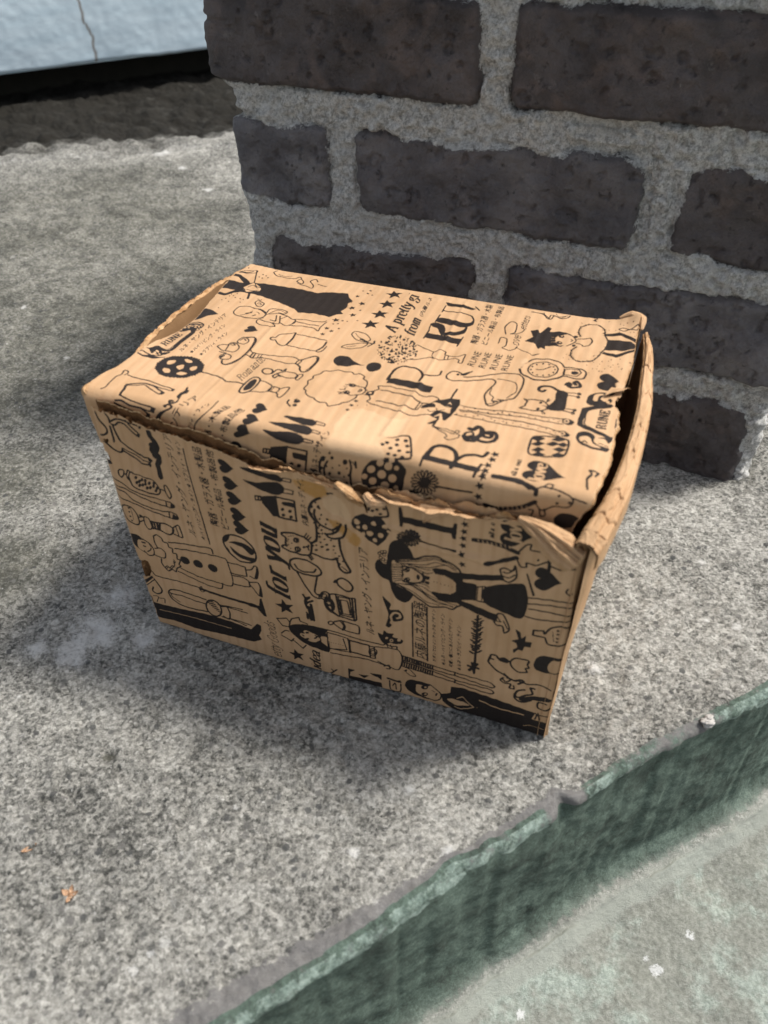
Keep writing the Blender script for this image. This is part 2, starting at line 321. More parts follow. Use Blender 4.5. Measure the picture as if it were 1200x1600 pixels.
bm_.build('slab_face', [M_BLUE], board)
pl = MB(); pl.box(-1880, 600, 105, 119, -60, 29, n=6); pl.build('plinth', [M_GAP_SHADE], board, smooth=False)

# ================================================================= BRICK PILLAR
def brickmat():
    m, t, b = mat('dark brick and rough mortar', .85, .3); N = NT(t)
    tone = N.attr('tone')
    bc = N.mix(N.ramp(N.noise(18, 5, .62), .32, .70), (.055, .047, .047), (.135, .118, .117))
    bc = N.mix(N.ramp(N.noise(30, 4, .6, 1.0), .46, .74, 0, .7), bc, (.17, .13, .115))
    bc = N.mix(N.ramp(tone, .0, 1., 0, .8), bc, N.mix(N.ramp(N.noise(22, 5, .65), .35, .7), (.13, .127, .14), (.30, .285, .285)))
    bc = N.mix(N.ramp(N.noise(300, 4, .7), .58, .75, 0, .3), bc, (.12, .105, .10))
    bc = N.mix(N.ramp(N.noise(75, 8, .78), .60, .70, 0, .5), bc, (.26, .24, .225)); bc = N.mix(N.ramp(N.noise(120, 6, .7), .33, .42, .7, 0), bc, (.022, .019, .019))
    bl = N.ramp(N.math('ADD', N.attr('bloom'), N.math('MULTIPLY', N.math('SUBTRACT', N.noise(60, 6, .75), .5), 1.2)), .55, .85)
    bc = N.mix(N.math('MULTIPLY', bl, .6), bc, (.26, .25, .245))
    sp = N.ramp(N.noise(240, 3, .6), .735, .77); bc = N.mix(N.math('MULTIPLY', sp, .6), bc, (.40, .39, .37))
    mc = N.mix(N.ramp(N.noise(300, 7, .85), .36, .60), (.34, .332, .305), (.93, .925, .89))
    mc = N.mix(N.ramp(N.noise(25, 4, .6), .45, .72, 0, .6), mc, (.74, .74, .71))
    mc = N.mix(N.ramp(N.noise(90, 8, .8), .56, .66, 0, .6), mc, (.36, .345, .31))
    k = N.ramp(N.math('ADD', N.attr('mortar'), N.math('MULTIPLY', N.math('SUBTRACT', N.noise(200, 9, .82), .5), 1.9)), .42, .58)
    N.L(N.mix(k, bc, mc), b.inputs['Base Color'])
    N.L(N.math('ADD', .62, N.math('MULTIPLY', k, .32)), b.inputs['Roughness'])
    h1 = N.bump(N.noise(80, 7, .72), .95, .008)
    h2 = N.bump(N.math('MULTIPLY', N.noise(330, 7, .8), N.math('ADD', .35, N.math('MULTIPLY', k, 1.1))), .95, .0038, h1)
    N.L(h2, b.inputs['Normal']); return m
M_BRICK = brickmat()
AL, AR, RC = -411., 0., 9.
BR = {}
odd = [(-91, 14), (-313, -115), (-437, -339)]; ev = [(-205, -23), (-412, -227), (-640, -436), (-2, 200)]
rows = [(-8, 63, [(-205, -9), (-418, -227)], 0), (83, 139.5, [(-199, 12), (-391, -222)], 1), (165, 222, odd, 2), (246.5, 305, [(-206, 14), (-440, -227)], 3)]
z0 = 328.
for i in range(1): rows.append((z0, z0 + 58, odd if i % 2 == 0 else [(-206, 14), (-440, -227)], 4 + i)); z0 += 81.5
a = np.concatenate([np.arange(AL - 260, AL - 30, 9.), np.arange(AL - 30, 32, 1.25), np.arange(32, 262, 9.)])
zz = np.concatenate([np.arange(-10, 335, 1.2), np.arange(335, 362, 2.5)])
Ag, Zp = np.meshgrid(a, zz, indexing='ij')
wx = fbm(Ag, Zp, 30, 3, 1) * 5.5 + fbm(Ag, Zp, 8, 4, 4) * 3.4; wz = fbm(Ag, Zp, 40, 3, 7) * 5.5 + fbm(Ag, Zp, 8, 4, 9) * 3.4
sd = np.full(Ag.shape, 99.); tone = np.zeros(Ag.shape); proud = np.zeros(Ag.shape)
k = 0
for (lo, hi, sp, ri) in rows:
    for (l, r_) in sp:
        k += 1; cx, cz = (l + r_) / 2, (lo + hi) / 2; rr = 7.
        sm = .36 if ri >= 3 else .7
        qx = np.abs(Ag + wx * sm - cx) - (r_ - l) / 2 + rr; qz = np.abs(Zp + wz * sm - cz) - (hi - lo) / 2 + rr
        dd = np.hypot(np.maximum(qx, 0), np.maximum(qz, 0)) + np.minimum(np.maximum(qx, qz), 0) - rr
        near = dd < sd; tone = np.where(near, {(2, 2): 1.0, (2, 1): .55, (1, 1): .45, (1, 0): .75, (2, 0): .1}.get((ri, sp.index((l, r_))), (k * .37) % 1 * .35 if ri < 3 else .06), tone)
        proud = np.where(near, (2.5 if ri >= 3 else 0) + ((k * .61) % 1) * 1.5, proud); sd = np.minimum(sd, dd)
sd = sd - 1.3
over = fbm(Ag, Zp, 26, 3, 15)                       # mortar slopping over the brick arrises, or raked back
mort = sstep(-1.0, 1.2, sd + np.where(Zp < 243, 2.4, .8) * sstep(-.15, .5, over) * 1.6)
face = sstep(0, 4.0, -sd) ** .6
H = (1 - mort) * (4.0 * face + proud * sstep(0, 5, -sd) + fbm(Ag, Zp, 45, 4, 17) * 7 + fbm(Ag, Zp, 11, 4, 19) * 3.0 - 2.0 * sstep(.28, .45, fbm(Ag, Zp, 7, 3, 20)))
H += mort * (2.2 + fbm(Ag, Zp, 5.5, 4, 22) * 5.0 + fbm(Ag, Zp, 30, 3, 24) * 3.0 - 3.5 * sstep(.05, .5, fbm(Ag, Zp, 45, 2, 27)) * (sd < 6))
H += mort * 5 * np.exp(-np.clip(Zp, 0, None) / 5.) * (.7 + fbm(Ag, Zp, 18, 3, 47))
H -= 3.2 * np.exp(-((sd - .3) / 1.0) ** 2) * sstep(-.2, .4, fbm(Ag, Zp, 20, 2, 29))     # shadow line at the joint
bloom = .55 * np.exp(-((Zp - 197 - 5 * np.sin(Ag / 22.) - fbm(Ag, Zp, 30, 2, 31) * 10) / 2.6) ** 2) * ((Ag > -285) & (Ag < -165)) + .5 * np.exp(-((Zp - 296) / 8.) ** 2) * (Ag > -190) * (Ag < -40) * sstep(0, .4, fbm(Ag, Zp, 25, 3, 35)) + .45 * np.exp(-((Ag + 395 + fbm(Ag, Zp, 30, 2, 38) * 20) / 14.) ** 2) * (Zp < 225) * (Zp > 160)
bloom += .45 * np.exp(-((Zp - 120 - fbm(Ag * .5, Zp, 40, 3, 33) * 30) / 7) ** 2) * (Ag < -20) * (Ag > -200) * (Zp < 142)
# wrap the strip round the two vertical arrises
def wrap(a_, aL, H_):
    th = np.clip((aL + RC - a_) / RC, 0, math.pi / 2); past = np.clip((aL + RC - a_) - RC * math.pi / 2, 0, None)
    x = np.where(a_ < aL + RC, aL + RC - (RC + H_) * np.sin(th), a_); y = np.where(a_ < aL + RC, RC - (RC + H_) * np.cos(th) + past, -H_)
    return x, y
xl, yl = wrap(Ag, AL, H); xr, yr = wrap(-Ag, -AR, H)
Xp = np.where(Ag < -200, xl, -xr); Yp = np.where(Ag < -200, yl, yr)
Xp -= 12 * sstep(-395, -413, Ag) * sstep(240, 248, Zp)
Xp += np.where(Ag > -60, fbm(Zp, Zp * 0, 25, 3, 45) * 4 * sstep(-25, 0, Ag), 0)
pm = MB(); pm.grid(Xp, Yp, Zp, attrs=dict(mortar=sstep(-4.5, 4.0, sd + np.where(Zp < 243, 2.6, .8) * sstep(-.15, .5, over) * 1.8), tone=tone, bloom=bloom))
pm.grid(*np.meshgrid(np.array([AL - 8, AR + 3.]), np.array([-2., 245.]), indexing='ij'), np.full((2, 2), 356.))
pillar = pm.build('brick_pillar', [M_BRICK])
pillar.location = (.2772, .4797, 0); pillar.rotation_euler = (0, 0, -.4003)
tag(pillar, kind='thing'); tag(pillar, 'dark brown brick pillar with rough grey mortar joints standing behind the cardboard box', 'brick pillar')

# ================================================================= CARDBOARD BOX
MARKS = [
('L','peel','1252 211 1278 337 1342 375 1429 354 1514 334 1584 408 1582 276 1572 225 1529 187 1509 141 1558 82 1538 45 1293 45 1250 72 1271 122'),
('L','peel','1962 1073 1985 1129 2000 1171 1996 1109 1991 1024 1980 996'),
('L','peel','2476 1028 2529 991 2509 899 2480 942'),
('L','cut','2539 970 2517 879 2497 892 2495 854 2495 798 2531 784 2564 784'),
('F','stain','1260 1311 1327 1310 1375 1273 1424 1245 1455 1191 1437 1141 1386 1147 1355 1202 1305 1230'),
('F','stain','1101 1509 1275 1517 1295 1454 1233 1406 1176 1420 1119 1445'),
('F','peel','1253 1442 1321 1471 1369 1455 1398 1383 1410 1304 1361 1321 1295 1332 1256 1372'),
('F','peel','1118 1440 1156 1457 1155 1437 1123 1432'),
('F','peel','1213 1434 1238 1438 1237 1428 1215 1425'),
('F','cut','-20 569 39 595 67 589 66 516 45 464 0 442 -53 405'),
('F','cut','-36 1472 33 1481 25 1462 -2 1460 -35 1456'),
('F','cut','-53 1379 -6 1392 8 1356 9 1341 -38 1328 -51 1349'),
('F','cut','1459 1515 1476 1482 1482 1433 1496 1398 1488 1400 1466 1438 1444 1470 1416 1484'),
]
W, D, H = 252., 168., 172.
box = empty('cardboard_box', (-.14692, .34648, 0), -.3721)
tag(box, 'battered brown cardboard box printed with black drawings and lettering, its lid torn', 'box')

# ---- the print: strokes, fills and lettering drawn on each panel in 0.1 mm units, rasterised to a grid
GL = {}
# strokes of a high contrast roman face: x height 1, ascender 1.5, drawn with a flat nib
SER = {
'a': (.92, ["12,78 25,97 45,100 62,88 65,65 65,12 78,0 90,8", "64,58 30,48 12,25 25,2 45,4 64,25"]), 'b': (.95, []), 'd': (1., ["72,150 72,0 90,0", "58,150 72,150", "72,70 55,98 30,92 12,50 28,4 52,4 72,30"]),
'e': (.85, ["14,52 76,56 70,90 45,100 18,80 12,48 25,10 48,0 74,16"]), 'f': (.6, ["30,0 30,110 40,145 58,150 66,138", "10,0 52,0", "8,97 58,97"]), 'g': (.95, ["62,85 40,98 18,80 20,55 42,45 62,60 62,85", "60,90 80,100 90,90", "24,48 18,30 40,22 70,16 84,-4 68,-36 30,-40 12,-22 24,2"]),
'i': (.48, ["10,98 26,98 26,0", "8,0 46,0", "22,135 28,130"]), 'l': (.48, ["8,150 25,150 25,0", "8,0 44,0"]), 'm': (1.55, ["10,98 26,98 26,0", "8,0 44,0", "26,80 48,100 66,85 68,0", "54,0 84,0", "68,80 92,100 110,85 112,0", "96,0 132,0"]),
'n': (1.02, ["10,98 26,98 26,0", "8,0 44,0", "26,80 50,100 70,86 72,0", "56,0 92,0"]), 'o': (.95, ["46,100 16,84 12,48 22,12 46,0 72,12 80,50 72,86 46,100"]), 'p': (1., ["10,98 26,98 26,-45", "8,-45 46,-45", "26,75 50,100 76,82 82,48 72,10 48,2 26,26"]),
'r': (.75, ["10,98 26,98 26,0", "8,0 48,0", "26,72 44,98 62,98 64,84"]), 's': (.75, ["62,78 45,98 22,90 18,70 40,54 62,40 62,14 40,0 16,10 14,28"]), 't': (.6, ["28,132 28,20 38,4 54,12", "8,98 52,98"]), 'u': (1.02, ["8,98 24,98 24,30 36,4 58,6 70,30", "56,98 72,98 72,0 90,0"]),
'v': (.9, ["12,98 45,0 78,98", "4,98 30,98", "66,98 90,98"]), 'y': (.9, ["12,98 46,4", "80,98 46,4 30,-36 12,-40 8,-28", "4,98 30,98", "66,98 90,98"]), 'A': (1.25, ["16,0 60,148 104,0", "34,50 88,50", "4,0 34,0", "86,0 120,0"]),
'R': (1.25, ["26,148 26,0", "8,148 66,148 92,130 92,95 66,76 26,76", "8,0 46,0", "62,76 84,50 92,10 112,0"]), 'U': (1.25, ["8,148 44,148", "26,148 26,40 42,4 76,4 96,36 96,148", "82,148 112,148"]), 'N': (1.3, ["8,148 26,148", "22,0 22,148 98,4 98,148", "8,0 36,0", "84,148 112,148"]),
'E': (1.1, ["26,148 26,0", "8,148 88,148 90,118", "8,0 90,0 94,34", "26,78 66,78 66,96 66,60"]), 'G': (1.25, ["92,118 80,146 50,148 18,110 14,60 28,10 60,0 94,14 94,58", "74,60 110,60"]), 'L': (1., ["26,148 26,0 86,0 90,34"]), 'P': (1.1, ["26,148 26,0", "8,148 66,148 92,130 92,90 66,70 26,70", "8,0 46,0"]),
'c': (.8, ["68,80 44,100 16,80 12,46 28,6 52,2 72,20"]), ' ': (.5, [])}
def catmull(p, closed, n=6):
    p = np.asarray(p, float)
    if len(p) < 3: return p
    q = np.vstack([p[-1:], p, p[:2]]) if closed else np.vstack([2 * p[0] - p[1], p, 2 * p[-1] - p[-2]])
    t = np.linspace(0, 1, n, endpoint=False)[:, None]; o = []
    for i in range(1, len(q) - 2):
        a, b, c, d_ = q[i - 1], q[i], q[i + 1], q[i + 2]
        # chordal tension keeps tight corners from looping
        m1 = (c - a) * .42; m2 = (d_ - b) * .42; L = np.linalg.norm(c - b)
        for m in (m1, m2):
            l = np.linalg.norm(m)
            if l > L: m *= L / l
        o.append((2 * t ** 3 - 3 * t ** 2 + 1) * b + (t ** 3 - 2 * t ** 2 + t) * m1 + (-2 * t ** 3 + 3 * t ** 2) * c + (t ** 3 - t ** 2) * m2)
    if not closed: o.append(p[-1:])
    return np.vstack(o)
class Raster:
    def __init__(s, x0, y0, x1, y1): s.x0, s.y0 = x0, y0; s.a = np.zeros((y1 - y0, x1 - x0), np.float32)
    def win(s, lo, hi):
        a = np.maximum(np.floor(lo).astype(int) - [s.x0, s.y0], 0); b = np.minimum(np.ceil(hi).astype(int) + 1 - [s.x0, s.y0], [s.a.shape[1], s.a.shape[0]])
        if (a >= b).any(): return None
        X, Y = np.meshgrid(np.arange(a[0], b[0]) + s.x0, np.arange(a[1], b[1]) + s.y0); return slice(a[1], b[1]), slice(a[0], b[0]), X, Y
    def poly(s, p, c, arr=None):
        p = np.asarray(p, float); w_ = s.win(p.min(0), p.max(0))
        if w_ is None: return
        sy, sx, X, Y = w_; ins = np.zeros(X.shape, bool); x1, y1 = p[-1]
        for x2, y2 in p:
            if y1 != y2:
                r = (Y[:, 0] >= min(y1, y2)) & (Y[:, 0] < max(y1, y2))
                if r.any(): ins[r] ^= X[r] < (x1 + (Y[r] - y1) * (x2 - x1) / (y2 - y1))
            x1, y1 = x2, y2
        s.a[sy, sx][ins] = c
    def line(s, p, r, c):
        p = np.asarray(p, float)
        for a, b in zip(p[:-1], p[1:]):
            w_ = s.win(np.minimum(a, b) - r, np.maximum(a, b) + r)
            if w_ is None: continue
            sy, sx, X, Y = w_; d_ = b - a; L = d_ @ d_ + 1e-9
            t = np.clip(((X - a[0]) * d_[0] + (Y - a[1]) * d_[1]) / L, 0, 1)
            s.a[sy, sx][(X - a[0] - t * d_[0]) ** 2 + (Y - a[1] - t * d_[1]) ** 2 < r * r] = c
    def nib(s, p, v, c):
        for a, b in zip(p[:-1], p[1:]): s.poly([a - v, a + v, b + v, b - v], c); 
    def text(s, font, txt, P, c):
        o, e, h = np.array(P[:2], float), np.array(P[2:4], float), np.array(P[4:6], float)
        run = e - o; up = h - o
        if font in ('jp', 'sans'):
            key = (txt, font)
            if key not in GL:
                cu = bpy.data.curves.new('lettering', 'FONT'); cu.body = txt; cu.offset = 0 if font == 'jp' else .008; cu.resolution_u = 2
                ob = bpy.data.objects.new('lettering', cu); me = ob.to_mesh(); co = np.zeros(len(me.vertices) * 3); me.vertices.foreach_get('co', co); me.calc_loop_triangles()
                tr = np.zeros(len(me.loop_triangles) * 3, int); me.loop_triangles.foreach_get('vertices', tr)
                GL[key] = co.reshape(-1, 3)[:, :2][tr].reshape(-1, 3, 2); ob.to_mesh_clear(); bpy.data.objects.remove(ob); bpy.data.curves.remove(cu)
            T = GL[key]
            if not len(T): return
            lo, hi = T.reshape(-1, 2).min(0), T.reshape(-1, 2).max(0)
            # sharp full-width fit between the traced ends
            Q = o + ((T[..., :1] - lo[0]) / (hi[0] - lo[0])) * run + ((T[..., 1:] - lo[1]) / (hi[1] - lo[1])) * up
            for t in Q: s.poly(t, c)
            if font == 'jp':
                e1 = run / np.linalg.norm(run); e2 = up / np.linalg.norm(up)
                for sh in (e1 * 1.2, e2 * 1.0, e1 * 1.2 + e2):
                    for t in Q: s.poly(t + sh, c)
        else:
            tot = sum(SER.get(ch, (.6, []))[0] for ch in txt); x = 0.; ru = run / tot; sl = {'serifi': .26, 'serifl': .3, 'script': .35}.get(font, 0)
            cap = 1.5 if any(ch.isupper() or ch in 'ltdfb' for ch in txt) else 1.0
            uv = up / cap; thick = {'serif': .165, 'serifi': .16, 'serifl': .06, 'script': .02}[font]; thin = max(2.2, np.linalg.norm(uv) * {'serif': .03, 'script': .035}.get(font, .03))
            for ch in txt:
                wd, st = SER.get(ch, (.6, []))
                for q in st:
                    pts = np.array([[float(k) / 100 for k in pp.split(',')] for pp in q.split()])
                    if len(pts) > 3: pts = catmull(pts, False, 5)
                    g = o + (x + pts[:, :1] + sl * pts[:, 1:]) * ru + pts[:, 1:] * uv
                    s.line(g, thin, c)
                    if thick > .03: s.nib(g, ru * thick, c)
                x += wd
    def draw(s, src):
        for ln in src.strip().split('\n'):
            hd, op, num = ln.split('|'); k = hd[0]; c = float(hd[1:]); v = [int(z) for z in num.split()]
            if k == 'T': f, tx = op.split(' ', 1); s.text(f, tx, v, c); continue
            if k in 'PK': p = np.cumsum(np.array(v, float).reshape(-1, 2), 0)
            if k == 'P': s.poly(catmull(p, True) if op == '1' else p, c)
            elif k == 'K':
                sm, cl, wd = (int(z) for z in op.split())
                if cl: p = np.vstack([p, p[:1]]) if not sm else p
                if sm: p = catmull(p, bool(cl)); p = np.vstack([p, p[:1]]) if cl else p
                s.line(p, wd * .05 * INKW, c)
            elif k == 'E':
                t = np.linspace(0, 2 * math.pi, 14, endpoint=False)[:, None]; v = np.array(v, float); s.poly(v[:2] + np.cos(t) * v[2:4] + np.sin(t) * v[4:6], c)
            elif k == 'S':
                t = math.pi + R(v[3]) + np.arange(10) * math.pi / 5; r = np.where(np.arange(10) % 2 == 0, v[2], v[2] * .42)
                s.poly(np.stack([v[0] + r * np.cos(t), v[1] + r * np.sin(t)], -1), c)
    def blur(s, r):
        k = np.ones(2 * r + 1) / (2 * r + 1); a = np.pad(s.a, r, mode='edge'); cs = np.cumsum(np.pad(a, ((1, 0), (0, 0))), 0); a = (cs[2 * r + 1:] - cs[:-2 * r - 1]) / (2 * r + 1)
        cs = np.cumsum(np.pad(a, ((0, 0), (1, 0))), 1); s.a = (cs[:, 2 * r + 1:] - cs[:, :-2 * r - 1]) / (2 * r + 1); return s
    def at(s, x, y):
        xi = np.clip(np.round(x * 10).astype(int) - s.x0, 0, s.a.shape[1] - 1); yi = np.clip(np.round(y * 10).astype(int) - s.y0, 0, s.a.shape[0] - 1); return s.a[yi, xi]
INKW = 1.15
def marks(panel, ch, ext, r):
    ra = Raster(*ext)
    for p, k, s in MARKS:
        if p == panel and k == ch: ra.poly(catmull(np.array(s.split(), float).reshape(-1, 2), True, 4) if ch != 'cut' else np.array(s.split(), float).reshape(-1, 2), 1)
    return ra.blur(r) if r else ra
